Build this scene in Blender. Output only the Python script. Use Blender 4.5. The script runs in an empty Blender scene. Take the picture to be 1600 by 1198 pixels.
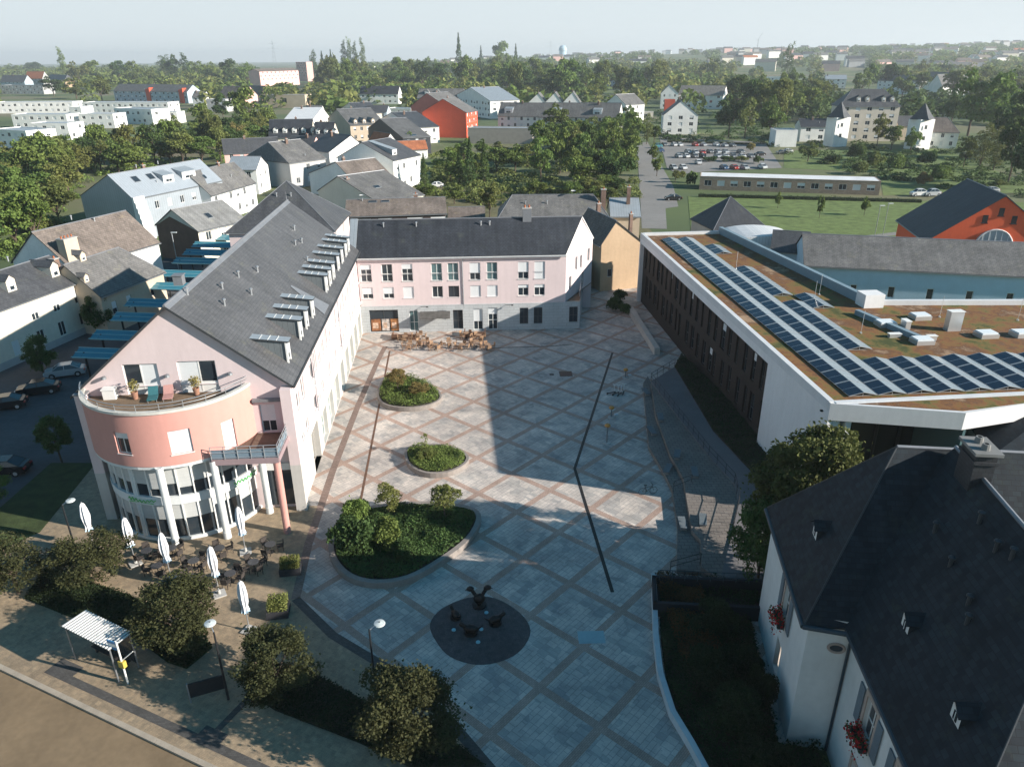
import bpy, math, random
import numpy as np
from mathutils import Vector, Matrix
R = math.radians
random.seed(7)
scene = bpy.context.scene
C = scene.collection

# ---------------------------------------------------------------- camera, sky, sun
CAM_H = 34.0; FPX = 1150.0; PITCH = R(23.9); ROLL = R(0.46)
_fw = Vector((0, math.cos(PITCH), -math.sin(PITCH)))
_r0 = Vector((1, 0, 0)); _u0 = _r0.cross(_fw)
_rt = _r0 * math.cos(ROLL) - _u0 * math.sin(ROLL)
_up = _r0 * math.sin(ROLL) + _u0 * math.cos(ROLL)
cd = bpy.data.cameras.new('camera'); cam = bpy.data.objects.new('camera', cd); C.objects.link(cam)
cam.matrix_world = Matrix(((_rt.x, _up.x, -_fw.x, 0), (_rt.y, _up.y, -_fw.y, 0), (_rt.z, _up.z, -_fw.z, CAM_H), (0, 0, 0, 1)))
cd.sensor_width = 36; cd.lens = FPX / 1600 * 36; cd.clip_start = 0.5; cd.clip_end = 30000
scene.camera = cam
SUN_EL = R(21.5); SUN_AZ = math.atan2(.957, -.29)      # clockwise from +Y
w = bpy.data.worlds.new('World'); scene.world = w; w.use_nodes = True
nt = w.node_tree; nt.nodes.clear()
sky = nt.nodes.new('ShaderNodeTexSky'); sky.sky_type = 'NISHITA'; sky.sun_disc = False
sky.sun_elevation = SUN_EL; sky.sun_rotation = SUN_AZ; sky.air_density = 1.0; sky.dust_density = 0.2; sky.ozone_density = 2.0
bg = nt.nodes.new('ShaderNodeBackground'); bg.inputs['Strength'].default_value = 0.055
wo = nt.nodes.new('ShaderNodeOutputWorld')
# pale hazy horizon band below about 12 degrees, deep clear blue above it
wg = nt.nodes.new('ShaderNodeNewGeometry'); wsx = nt.nodes.new('ShaderNodeSeparateXYZ'); nt.links.new(wg.outputs['Incoming'], wsx.inputs[0])
wab = nt.nodes.new('ShaderNodeMath'); wab.operation = 'MULTIPLY'; wab.inputs[1].default_value = -1; nt.links.new(wsx.outputs['Z'], wab.inputs[0])
wr = nt.nodes.new('ShaderNodeValToRGB'); wr.color_ramp.interpolation = 'EASE'; we = wr.color_ramp.elements
we[0].position = .16; we[0].color = (0, 0, 0, 1); we[1].position = .36; we[1].color = (1, 1, 1, 1); nt.links.new(wab.outputs[0], wr.inputs[0])
wh = nt.nodes.new('ShaderNodeValToRGB'); wh.color_ramp.elements[0].position = 0; wh.color_ramp.elements[0].color = (.76, .83, .86, 1); wh.color_ramp.elements[1].position = .2; wh.color_ramp.elements[1].color = (.62, .75, .80, 1); nt.links.new(wab.outputs[0], wh.inputs[0])
wv = nt.nodes.new('ShaderNodeVectorMath'); wv.operation = 'SCALE'; wv.inputs['Scale'].default_value = 9.6; nt.links.new(wh.outputs[0], wv.inputs[0])
wt = nt.nodes.new('ShaderNodeVectorMath'); wt.operation = 'MULTIPLY'; wt.inputs[1].default_value = (.34, 1.16, 1.24); nt.links.new(sky.outputs[0], wt.inputs[0])
wm_ = nt.nodes.new('ShaderNodeMix'); wm_.data_type = 'RGBA'; nt.links.new(wr.outputs[0], wm_.inputs[0]); nt.links.new(wv.outputs[0], wm_.inputs[6]); nt.links.new(wt.outputs[0], wm_.inputs[7])
nt.links.new(wm_.outputs[2], bg.inputs['Color']); nt.links.new(bg.outputs[0], wo.inputs['Surface'])
sd = bpy.data.lights.new('sun', 'SUN'); sd.energy = 5.0; sd.angle = R(0.5); sd.color = (1.0, 0.92, 0.82)
sun = bpy.data.objects.new('sun', sd); C.objects.link(sun)
_sv = Vector((math.sin(SUN_AZ) * math.cos(SUN_EL), math.cos(SUN_AZ) * math.cos(SUN_EL), math.sin(SUN_EL)))
sun.rotation_euler = _sv.to_track_quat('Z', 'Y').to_euler(); sun.location = _sv * 300
vs = scene.view_settings; vs.view_transform = 'Standard'; vs.look = 'None'; vs.exposure = 0.98; vs.gamma = 1; vs.use_curve_mapping = False
scene.render.engine = 'CYCLES'
scene.cycles.max_bounces = 5; scene.cycles.diffuse_bounces = 3; scene.cycles.glossy_bounces = 2
scene.cycles.transmission_bounces = 3; scene.cycles.transparent_max_bounces = 6; scene.cycles.volume_bounces = 0
scene.cycles.caustics_reflective = False; scene.cycles.caustics_refractive = False
scene.cycles.use_denoising = True

def at(x, y, z=0.0):
    """survey point: where the sight line of photo pixel x,y meets height z"""
    d = _fw + _rt * ((x - 800) / FPX) - _up * ((y - 599) / FPX)
    t = (z - CAM_H) / d.z
    return Vector((0, 0, CAM_H)) + d * t
def on_plane(x, y, a, b):
    d = _fw + _rt * ((x - 800) / FPX) - _up * ((y - 599) / FPX)
    n = Vector((b[1] - a[1], -(b[0] - a[0]), 0)); o = Vector((0, 0, CAM_H))
    return o + d * ((Vector((a[0], a[1], 0)) - o).dot(n) / d.dot(n))

# ---------------------------------------------------------------- materials
MATS = {}
def mat(name, col=(.5, .5, .5), rough=.8, metal=0.0, var=.12, scale=.6, bump=0.0, kind=None, col2=None, bs=(1, .3), mortar=None, spec=.3, objvar=0.0, streak=0.0, alpha=None):
    if name in MATS: return MATS[name]
    m = bpy.data.materials.new(name); MATS[name] = m; m.use_nodes = True
    n = m.node_tree.nodes; l = m.node_tree.links
    b = n['Principled BSDF']; b.inputs['Roughness'].default_value = rough; b.inputs['Metallic'].default_value = metal
    b.inputs['Specular IOR Level'].default_value = spec
    tc = n.new('ShaderNodeTexCoord')
    c4 = (*col, 1)
    if kind in ('slate', 'tile', 'paver'):
        br = n.new('ShaderNodeTexBrick'); l.new(tc.outputs['UV'], br.inputs['Vector'])
        c2 = col2 or tuple(x * .72 for x in col); mo = mortar or tuple(x * .45 for x in col)
        br.inputs['Color1'].default_value = c4; br.inputs['Color2'].default_value = (*c2, 1); br.inputs['Mortar'].default_value = (*mo, 1)
        br.inputs['Scale'].default_value = 1.0; br.inputs['Brick Width'].default_value = bs[0]; br.inputs['Row Height'].default_value = bs[1]
        br.inputs['Mortar Size'].default_value = min(bs) * .06; br.inputs['Mortar Smooth'].default_value = .3
        src = br.outputs['Color']
        if bump:
            bp = n.new('ShaderNodeBump'); bp.inputs['Strength'].default_value = bump; bp.inputs['Distance'].default_value = .03
            l.new(br.outputs['Fac'], bp.inputs['Height']); bp.invert = True; l.new(bp.outputs[0], b.inputs['Normal'])
    elif kind == 'seam':   # standing seam metal or boards: stripes along slope
        wv = n.new('ShaderNodeTexWave'); wv.wave_type = 'BANDS'; wv.bands_direction = 'X'; wv.wave_profile = 'SAW'
        l.new(tc.outputs['UV'], wv.inputs['Vector']); wv.inputs['Scale'].default_value = math.pi / 10 / bs[0] * 1.0
        rp = n.new('ShaderNodeValToRGB'); rp.color_ramp.elements[0].position = 0; rp.color_ramp.elements[0].color = (*[x * .5 for x in col], 1)
        rp.color_ramp.elements[1].position = .12; rp.color_ramp.elements[1].color = c4
        l.new(wv.outputs['Fac'], rp.inputs[0]); src = rp.outputs[0]
    else:
        rg = n.new('ShaderNodeRGB'); rg.outputs[0].default_value = c4; src = rg.outputs[0]
    # large blotches + fine grain, both in object space
    def noisemul(src, sc, amt, det=4):
        no = n.new('ShaderNodeTexNoise'); no.inputs['Scale'].default_value = sc; no.inputs['Detail'].default_value = det
        l.new(tc.outputs['Object'], no.inputs['Vector'])
        mr = n.new('ShaderNodeMapRange'); mr.inputs['From Min'].default_value = .3; mr.inputs['From Max'].default_value = .7
        mr.inputs['To Min'].default_value = 1 - amt; mr.inputs['To Max'].default_value = 1 + amt
        l.new(no.outputs['Fac'], mr.inputs['Value'])
        mx = n.new('ShaderNodeVectorMath'); mx.operation = 'SCALE'; l.new(src, mx.inputs[0]); l.new(mr.outputs[0], mx.inputs['Scale'])
        return mx.outputs[0]
    if var: src = noisemul(src, scale, var); src = noisemul(src, scale * 9, var * .6, 3)
    if streak or kind == 'slate':    # rain streaks on walls, weathered runs and lichen on roofs
        mp = n.new('ShaderNodeMapping'); mp.inputs['Scale'].default_value = (1.6, 1.6, .12) if kind != 'slate' else (1, .08, 1); l.new(tc.outputs['Object' if kind != 'slate' else 'UV'], mp.inputs['Vector'])
        no = n.new('ShaderNodeTexNoise'); no.inputs['Scale'].default_value = 1.5; no.inputs['Detail'].default_value = 6; l.new(mp.outputs[0], no.inputs['Vector'])
        am = streak or .16; mr = n.new('ShaderNodeMapRange'); mr.inputs['From Min'].default_value = .35; mr.inputs['From Max'].default_value = .65; mr.inputs['To Min'].default_value = 1 - am; mr.inputs['To Max'].default_value = 1 + am * .6; l.new(no.outputs['Fac'], mr.inputs['Value'])
        mx = n.new('ShaderNodeVectorMath'); mx.operation = 'SCALE'; l.new(src, mx.inputs[0]); l.new(mr.outputs[0], mx.inputs['Scale']); src = mx.outputs[0]
    if kind == 'slate':
        no = n.new('ShaderNodeTexNoise'); no.inputs['Scale'].default_value = .55; no.inputs['Detail'].default_value = 9; no.inputs['Roughness'].default_value = .75; l.new(tc.outputs['Object'], no.inputs['Vector'])
        mr = n.new('ShaderNodeMapRange'); mr.inputs['From Min'].default_value = .56; mr.inputs['From Max'].default_value = .72; mr.inputs['To Max'].default_value = .55; l.new(no.outputs['Fac'], mr.inputs['Value'])
        mx = n.new('ShaderNodeMix'); mx.data_type = 'RGBA'; l.new(mr.outputs[0], mx.inputs[0]); l.new(src, mx.inputs[6]); mx.inputs[7].default_value = (col[0] * 1.5 + .01, col[1] * 1.45 + .012, col[2] * 1.1, 1); src = mx.outputs[2]
    if objvar:
        oi = n.new('ShaderNodeObjectInfo'); hs = n.new('ShaderNodeHueSaturation')
        def rng(lo, hi, src2):
            mr = n.new('ShaderNodeMapRange'); mr.inputs['To Min'].default_value = lo; mr.inputs['To Max'].default_value = hi; l.new(src2, mr.inputs['Value']); return mr.outputs[0]
        l.new(rng(.5 - objvar * .12, .5 + objvar * .08, oi.outputs['Random']), hs.inputs['Hue'])
        mu = n.new('ShaderNodeMath'); mu.operation = 'MULTIPLY'; mu.inputs[1].default_value = 7.31; l.new(oi.outputs['Random'], mu.inputs[0])
        fr = n.new('ShaderNodeMath'); fr.operation = 'FRACT'; l.new(mu.outputs[0], fr.inputs[0])
        l.new(rng(1 - objvar, 1 + objvar, fr.outputs[0]), hs.inputs['Value'])
        l.new(src, hs.inputs['Color']); src = hs.outputs[0]
    l.new(src, b.inputs['Base Color'])
    if bump and kind not in ('slate', 'tile', 'paver'):
        no = n.new('ShaderNodeTexNoise'); no.inputs['Scale'].default_value = 8; no.inputs['Detail'].default_value = 5; l.new(tc.outputs['Object'], no.inputs['Vector'])
        bp = n.new('ShaderNodeBump'); bp.inputs['Strength'].default_value = bump; bp.inputs['Distance'].default_value = .05
        l.new(no.outputs['Fac'], bp.inputs['Height']); l.new(bp.outputs[0], b.inputs['Normal'])
    if kind == 'leaf':
        b.inputs['Subsurface Weight'].default_value = 0
        tr = n.new('ShaderNodeBsdfTranslucent'); l.new(src, tr.inputs['Color']); ms = n.new('ShaderNodeMixShader'); ms.inputs[0].default_value = .28
        o = n['Material Output']; l.new(b.outputs[0], ms.inputs[1]); l.new(tr.outputs[0], ms.inputs[2]); l.new(ms.outputs[0], o.inputs['Surface'])
    if alpha is not None: b.inputs['Alpha'].default_value = alpha
    return m
glass = mat('window_glass', (.025, .035, .045), rough=.08, var=0, spec=.6)
glass_teal = mat('window_glass_teal', (.10, .17, .18), rough=.15, var=0, spec=.6)
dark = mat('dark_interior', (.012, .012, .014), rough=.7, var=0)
white = mat('white_paint', (.72, .72, .70), rough=.55, var=.05)
shutter = mat('white_shutter', (.70, .72, .73), rough=.5, var=.03, kind='tile', bs=(9, .09), col2=(.7, .72, .73), mortar=(.45, .46, .47))
metal = mat('grey_metal', (.30, .32, .34), rough=.4, metal=.6, var=.05)
steel = mat('galvanised_steel', (.50, .52, .54), rough=.4, metal=.7, var=.08)
blackm = mat('black_metal', (.02, .021, .023), rough=.45, var=.05)
conc = mat('pale_concrete', (.42, .41, .39), rough=.85, var=.12, bump=.1)

# ---------------------------------------------------------------- mesh builder
class MB:
    def __init__(s): s.v = []; s.f = []; s.m = []
    def poly(s, pts, m=0):
        i = len(s.v); s.v += [tuple(p) for p in pts]; s.f.append(tuple(range(i, i + len(pts)))); s.m.append(m); return s
    def bx(s, x0, x1, y0, y1, z0, z1, m=0, mt=None):
        i = len(s.v); s.v += [(x0, y0, z0), (x1, y0, z0), (x1, y1, z0), (x0, y1, z0), (x0, y0, z1), (x1, y0, z1), (x1, y1, z1), (x0, y1, z1)]
        for q in ((0, 3, 2, 1), (4, 5, 6, 7), (0, 1, 5, 4), (1, 2, 6, 5), (2, 3, 7, 6), (3, 0, 4, 7)):
            s.f.append(tuple(i + k for k in q)); s.m.append(m)
        if mt is not None: s.m[-5] = mt
        return s
    def obx(s, c, dx, lx, ly, z0, z1, m=0):
        """box centred on c (x,y), first axis dx"""
        dx = Vector((dx[0], dx[1])).normalized(); dy = Vector((-dx.y, dx.x)); c = Vector((c[0], c[1]))
        q = [c + dx * (a * lx / 2) + dy * (b * ly / 2) for a, b in ((-1, -1), (1, -1), (1, 1), (-1, 1))]
        return s.prism([(p.x, p.y) for p in q], z0, z1, m)
    def prism(s, pts, z0, z1, m=0, mt=None, cap=True):
        """extrude a ccw polygon; z0/z1 number or list"""
        n = len(pts); Z0 = z0 if isinstance(z0, (list, tuple)) else [z0] * n; Z1 = z1 if isinstance(z1, (list, tuple)) else [z1] * n
        i = len(s.v); s.v += [(p[0], p[1], a) for p, a in zip(pts, Z0)] + [(p[0], p[1], a) for p, a in zip(pts, Z1)]
        for k in range(n):
            j = (k + 1) % n; s.f.append((i + k, i + j, i + n + j, i + n + k)); s.m.append(m)
        if cap:
            s.f.append(tuple(i + n + k for k in range(n))); s.m.append(m if mt is None else mt)
            s.f.append(tuple(i + n - 1 - k for k in range(n))); s.m.append(m)
        return s
    def slab(s, pts, t, m=0, ms=None):
        """planar polygon given by its top corners, thickness t downwards"""
        n = len(pts); P3 = [Vector(p) for p in pts]; i = len(s.v)
        s.v += [tuple(p) for p in P3] + [(p.x, p.y, p.z - t) for p in P3]
        s.f.append(tuple(i + k for k in range(n))); s.m.append(m)
        s.f.append(tuple(i + n + n - 1 - k for k in range(n))); s.m.append(m if ms is None else ms)
        for k in range(n):
            j = (k + 1) % n; s.f.append((i + j, i + k, i + n + k, i + n + j)); s.m.append(m if ms is None else ms)
        return s
    def tube(s, p, q, r, n=8, m=0, r2=None):
        p = Vector(p); q = Vector(q); r2 = r if r2 is None else r2
        d = (q - p).normalized(); a = d.orthogonal().normalized(); b = d.cross(a); i = len(s.v)
        for k in range(n):
            t = 2 * math.pi * k / n; o = a * math.cos(t) + b * math.sin(t); s.v.append(tuple(p + o * r)); 
        for k in range(n):
            t = 2 * math.pi * k / n; o = a * math.cos(t) + b * math.sin(t); s.v.append(tuple(q + o * r2))
        for k in range(n):
            j = (k + 1) % n; s.f.append((i + k, i + j, i + n + j, i + n + k)); s.m.append(m)
        s.f.append(tuple(i + n + k for k in range(n))); s.m.append(m); s.f.append(tuple(i + n - 1 - k for k in range(n))); s.m.append(m)
        return s
    def path(s, pts, r, n=6, m=0):
        for a, b in zip(pts, pts[1:]): s.tube(a, b, r, n, m)
        return s
    def lathe(s, prof, c=(0, 0, 0), n=16, m=0):
        i = len(s.v)
        for r, z in prof:
            for k in range(n):
                t = 2 * math.pi * k / n; s.v.append((c[0] + r * math.cos(t), c[1] + r * math.sin(t), c[2] + z))
        for a in range(len(prof) - 1):
            for k in range(n):
                j = (k + 1) % n; s.f.append((i + a * n + k, i + a * n + j, i + (a + 1) * n + j, i + (a + 1) * n + k)); s.m.append(m)
        return s
    def blob(s, c, r, m=0, seed=0, n=8, rough=.18):
        rnd = random.Random(seed); i = len(s.v); rows = n // 2 + 1
        for a in range(rows + 1):
            ph = math.pi * a / rows
            for k in range(n):
                t = 2 * math.pi * k / n; q = 1 + rnd.uniform(-rough, rough)
                s.v.append((c[0] + r[0] * q * math.sin(ph) * math.cos(t), c[1] + r[1] * q * math.sin(ph) * math.sin(t), c[2] - r[2] * q * math.cos(ph)))
        for a in range(rows):
            for k in range(n):
                j = (k + 1) % n; s.f.append((i + a * n + k, i + a * n + j, i + (a + 1) * n + j, i + (a + 1) * n + k)); s.m.append(m)
        return s
    def mesh(s, name, mats, smooth=False):
        me = bpy.data.meshes.new(name); me.from_pydata(s.v, [], s.f); me.update()
        for m in (mats if isinstance(mats, (list, tuple)) else [mats]): me.materials.append(m)
        me.polygons.foreach_set('material_index', s.m)
        if smooth: me.polygons.foreach_set('use_smooth', [True] * len(s.f))
        uv = me.uv_layers.new(name='UV')
        nl = len(me.loops); no = np.zeros(len(s.f) * 3); me.polygons.foreach_get('normal', no); no = no.reshape(-1, 3)
        cnt = np.zeros(len(s.f), int); me.polygons.foreach_get('loop_total', cnt)
        vi = np.zeros(nl, int); me.loops.foreach_get('vertex_index', vi)
        co = np.array(s.v, float)[vi]; N = np.repeat(no, cnt, axis=0)
        U = np.stack([-N[:, 1], N[:, 0], np.zeros(nl)], 1); ln = np.linalg.norm(U, axis=1); flat = ln < .05
        U[flat] = (1, 0, 0); ln[flat] = 1; U /= ln[:, None]; V = np.cross(N, U)
        uv.data.foreach_set('uv', np.stack([(co * U).sum(1), (co * V).sum(1)], 1).ravel())
        return me
    def build(s, name, mats, parent=None, smooth=False):
        o = bpy.data.objects.new(name, s.mesh(name, mats, smooth)); C.objects.link(o)
        if parent is not None: o.parent = parent
        return o

def tag(o, label=None, cat=None, group=None, kind=None):
    if label: o['label'] = label
    if cat: o['category'] = cat
    if group: o['group'] = group
    if kind: o['kind'] = kind
    return o
def thing(name, label, cat, loc=(0, 0, 0), rz=0.0, group=None):
    o = bpy.data.objects.new(name, None); C.objects.link(o); o.location = (loc[0], loc[1], loc[2] if len(loc) > 2 else 0); o.rotation_euler = (0, 0, rz)
    o.empty_display_size = .3
    return tag(o, label, cat, group)
def struct(name, mb, mats, **k):
    return tag(mb.build(name, mats), kind='structure', **k)
def inst(name, me, parent=None, loc=(0, 0, 0), rz=0.0, sc=None):
    o = bpy.data.objects.new(name, me); C.objects.link(o); o.location = loc; o.rotation_euler = (0, 0, rz)
    if sc: o.scale = sc
    if parent is not None: o.parent = parent
    return o
def copy_tree(o, parent=None):
    c = o.copy(); C.objects.link(c)
    if parent is not None: c.parent = parent
    for ch in list(o.children): copy_tree(ch, c)
    return c

# walls with real openings --------------------------------------------------
def wall(mb, F, s0, s1, z0, z1, ops, depth=.22, m=0, mr=None, ds=None):
    """F(s,d,z) -> point; ops = (s,z,w,h) lower-left"""
    mr = m if mr is None else mr
    S = {s0, s1}; Z = {z0, z1}
    for (s, z, w, h) in ops: S |= {s, s + w}; Z |= {z, z + h}
    S = sorted(x for x in S if s0 - 1e-6 <= x <= s1 + 1e-6); Z = sorted(x for x in Z if z0 - 1e-6 <= x <= z1 + 1e-6)
    if ds:
        T = []
        for a, b in zip(S, S[1:]):
            k = max(1, math.ceil((b - a) / ds)); T += [a + (b - a) * i / k for i in range(k)]
        S = T + [S[-1]]
    for a, b in zip(S, S[1:]):
        if b - a < 1e-5: continue
        for c, d in zip(Z, Z[1:]):
            if d - c < 1e-5: continue
            x, y = (a + b) / 2, (c + d) / 2
            if any(s < x < s + w and z < y < z + h for s, z, w, h in ops): continue
            mb.poly([F(a, 0, c), F(b, 0, c), F(b, 0, d), F(a, 0, d)], m)
    for s, z, w, h in ops:
        e, t = s + w, z + h
        mb.poly([F(s, 0, z), F(s, depth, z), F(s, depth, t), F(s, 0, t)][::-1], mr)
        mb.poly([F(e, 0, z), F(e, depth, z), F(e, depth, t), F(e, 0, t)], mr)
        mb.poly([F(s, 0, z), F(e, 0, z), F(e, depth, z), F(s, depth, z)][::1], mr)
        mb.poly([F(s, 0, t), F(e, 0, t), F(e, depth, t), F(s, depth, t)][::-1], mr)
def flatF(o, dx):
    nx, ny = -dx[1], dx[0]      # inward when dx runs left to right seen from outside
    return lambda s, d, z: (o[0] + dx[0] * s + nx * d, o[1] + dx[1] * s + ny * d, z)

_wc = {}
def win_mesh(w, h, kind):
    """window of w x h centred on x, foot at z 0, facing -y, at y 0 : returns list of (name, mesh)"""
    k = (round(w, 2), round(h, 2), kind)
    if k in _wc: return _wc[k]
    fr = MB(); t = .07
    fm = white if not kind.startswith('d') else MATS.get('dark_frame') or mat('dark_frame', (.06, .065, .07), rough=.5, var=0)
    x0, x1 = -w / 2, w / 2
    fr.bx(x0, x0 + t, -.05, .05, 0, h).bx(x1 - t, x1, -.05, .05, 0, h).bx(x0 + t, x1 - t, -.05, .05, 0, t).bx(x0 + t, x1 - t, -.05, .05, h - t, h)
    if w > .95 and 'shut' not in kind: fr.bx(-t / 2, t / 2, -.045, .045, t, h - t)
    if h > 2.0 and 'shut' not in kind: fr.bx(x0 + t, x1 - t, -.04, .04, h * .42, h * .42 + t)
    out = [('window', fr.mesh('window', fm))]
    g = MB().bx(x0 + t, x1 - t, -.012, .012, t, h - t)
    gm = glass_teal if 'teal' in kind else glass
    out.append(('pane', g.mesh('pane', gm)))
    cov = {'shut': 1, 'half': .6, 'third': .3}.get(kind.replace('d_', ''), 0)
    if cov: out.append(('shutter', MB().bx(x0 + .02, x1 - .02, -.10, -.055, h - h * cov, h).mesh('shutter', shutter)))
    _wc[k] = out; return out
def put_window(parent, F, s, z, w, h, kind='glass', depth=.17, detail=True, sill=False):
    p = Vector(F(s + w / 2, depth, z)); q = Vector(F(s + w / 2 + .01, depth, z)); d = q - p; rz = math.atan2(d.y, d.x)
    ms = win_mesh(w, h, kind)
    o = inst('window', ms[0][1], parent, p, rz)
    for nm, me in ms[1:]: inst(nm, me, o)
    if sill:
        k = ('sill', round(w, 2))
        if k not in _wc: _wc[k] = MB().bx(-w / 2 - .06, w / 2 + .06, -.26, -.05, -.06, -.003).mesh('sill', white)
        inst('sill', _wc[k], o)
    return o
_fc = {}
def far_window(parent, F, s, z, w, h, kind='glass', depth=.12):
    p = Vector(F(s + w / 2, depth, z)); q = Vector(F(s + w / 2 + .01, depth, z)); d = q - p; rz = math.atan2(d.y, d.x)
    k = (round(w, 1), round(h, 1), kind)
    if k not in _fc:
        mb = MB(); t = .08
        mb.bx(-w / 2, w / 2, -.03, .03, 0, t, 0).bx(-w / 2, w / 2, -.03, .03, h - t, h, 0).bx(-w / 2, -w / 2 + t, -.03, .03, t, h - t, 0).bx(w / 2 - t, w / 2, -.03, .03, t, h - t, 0)
        if kind == 'shut': mb.bx(-w / 2 + t, w / 2 - t, -.02, .02, t, h - t, 2)
        else:
            mb.bx(-w / 2 + t, w / 2 - t, -.01, .01, t, h - t, 1)
            if w > .9: mb.bx(-.04, .04, -.03, .02, t, h - t, 0)
            if kind == 'half': mb.bx(-w / 2 + t, w / 2 - t, -.045, -.015, h * .45, h - t, 2)
        _fc[k] = mb.mesh('window', [white, glass, shutter])
    return inst('window', _fc[k], parent, p, rz)
# ---------------------------------------------------------------- generic building pieces
slate = mat('slate_roof', (.085, .088, .095), rough=.55, var=.16, scale=.35, kind='slate', bs=(.45, .28), col2=(.065, .068, .075), mortar=(.03, .03, .034), bump=.35, spec=.35)
slate_l = mat('weathered_slate_roof', (.17, .165, .16), rough=.65, var=.2, scale=.35, kind='slate', bs=(.5, .3), col2=(.13, .127, .125), mortar=(.07, .07, .07), bump=.3)
slate_b = mat('brown_tile_roof', (.20, .165, .145), rough=.8, var=.22, scale=.3, kind='slate', bs=(.4, .34), col2=(.15, .125, .11), mortar=(.08, .07, .06), bump=.3)
tile_o = mat('orange_tile_roof', (.42, .15, .07), rough=.8, var=.2, scale=.5, kind='slate', bs=(.35, .34), col2=(.34, .12, .06), mortar=(.16, .07, .04), bump=.3)
zinc = mat('zinc_roof', (.36, .40, .43), rough=.45, metal=.3, var=.08, kind='seam', bs=(.5,))
lead = mat('lead_flashing', (.24, .25, .27), rough=.5, metal=.4, var=.1)
fasc = mat('dark_gutter', (.045, .05, .055), rough=.5, var=.05)
brick_ch = mat('chimney_brick', (.20, .12, .09), rough=.9, var=.2, kind='tile', bs=(.24, .08), col2=(.15, .1, .08), mortar=(.22, .2, .18))
def stucco(name, col, v=.07): return mat(name, col, rough=.88, var=v, scale=.25, bump=.12, streak=.03)
w_white = stucco('white_render', (.82, .81, .78)); w_cream = stucco('cream_render', (.66, .61, .52)); w_grey = stucco('grey_render', (.42, .42, .42))
w_beige = stucco('beige_render', (.52, .43, .33)); w_pink = stucco('soft_pink_render', (.74, .46, .42)); w_red = stucco('red_render', (.62, .10, .05))
w_yel = stucco('yellow_render', (.50, .36, .235)); w_blueg = stucco('blue_grey_render', (.42, .50, .56))

def add_dormer(parent, loc, rz, w, h, sl, kind='gable', wm=None, rm=None, wk='half', rise=None):
    wm = wm or w_white; rm = rm or slate; dpt = h / sl if sl > 0 else 2
    rise = w * .45 if rise is None else rise
    b = MB(); x = w / 2
    if kind == 'gable':
        b.poly([(-x, 0, -.15), (x, 0, -.15), (x, 0, h), (0, 0, h + rise), (-x, 0, h)], 0)
        b.poly([(x, 0, -.15), (x, dpt, h), (x, 0, h)], 0); b.poly([(-x, 0, -.15), (-x, 0, h), (-x, dpt, h)], 0)
        d2 = (h + rise) / sl
        b.slab([(-x - .12, -.15, h - .08), (0, -.15, h + rise + .04), (0, d2, h + rise + .04), (-x - .12, dpt, h - .08)][::-1], .07, 1)
        b.slab([(x + .12, -.15, h - .08), (0, -.15, h + rise + .04), (0, d2, h + rise + .04), (x + .12, dpt, h - .08)], .07, 1)
    else:   # shed / flat roofed box dormer
        b.poly([(-x, 0, -.15), (x, 0, -.15), (x, 0, h), (-x, 0, h)], 0)
        k = .25; d2 = (h) / (sl - k) if sl > k + .05 else dpt * 2
        b.poly([(x, 0, -.15), (x, d2, h + k * d2), (x, 0, h)], 2); b.poly([(-x, 0, -.15), (-x, 0, h), (-x, d2, h + k * d2)], 2)
        b.slab([(-x - .1, -.15, h + .03), (x + .1, -.15, h + .03), (x + .1, d2, h + k * d2 + .05), (-x - .1, d2, h + k * d2 + .05)], .1, 1)
    o = b.build('dormer', [wm, rm, slate if kind == 'gable' else zinc], parent); o.location = loc; o.rotation_euler = (0, 0, rz)
    far_window(o, lambda s, d, z: (s - w * .3, -.04 + d, z), 0, .12, w * .6, h * .82, wk, depth=0)
    return o
def add_chimney(parent, x, y, w, d, z0, z1, m=None):
    b = MB(); b.bx(x - w / 2, x + w / 2, y - d / 2, y + d / 2, z0, z1, 0); b.bx(x - w / 2 - .07, x + w / 2 + .07, y - d / 2 - .07, y + d / 2 + .07, z1, z1 + .1, 1)
    for k in range(max(1, int(w / .5))):
        cx = x - w / 2 + (k + .5) * w / max(1, int(w / .5)); b.lathe([(.13, 0), (.11, .35), (.07, .35)], (cx, y, z1 + .1), 8, 2)
    return b.build('chimney', [m or brick_ch, conc, tile_o], parent)
def add_skylight(parent, loc, rz, w, l, sl):
    c = math.sqrt(1 + sl * sl); t = l / c; b = MB()
    b.slab([(-w / 2, 0, .09), (w / 2, 0, .09), (w / 2, t, .09 + t * sl), (-w / 2, t, .09 + t * sl)], .12, 0)
    b.slab([(-w / 2 + .07, .06, .1 + .06 * sl), (w / 2 - .07, .06, .1 + .06 * sl), (w / 2 - .07, t - .06, .1 + (t - .06) * sl), (-w / 2 + .07, t - .06, .1 + (t - .06) * sl)], .02, 1)
    o = b.build('skylight', [metal, glass], parent); o.location = loc; o.rotation_euler = (0, 0, rz); return o
def add_vent(parent, x, y, z, m=None):
    b = MB().tube((x, y, z - .1), (x, y, z + .45), .09, 8).lathe([(.16, 0), (.16, .08), (.02, .16)], (x, y, z + .45), 8)
    return b.build('vent_pipe', m or steel, parent)

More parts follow.
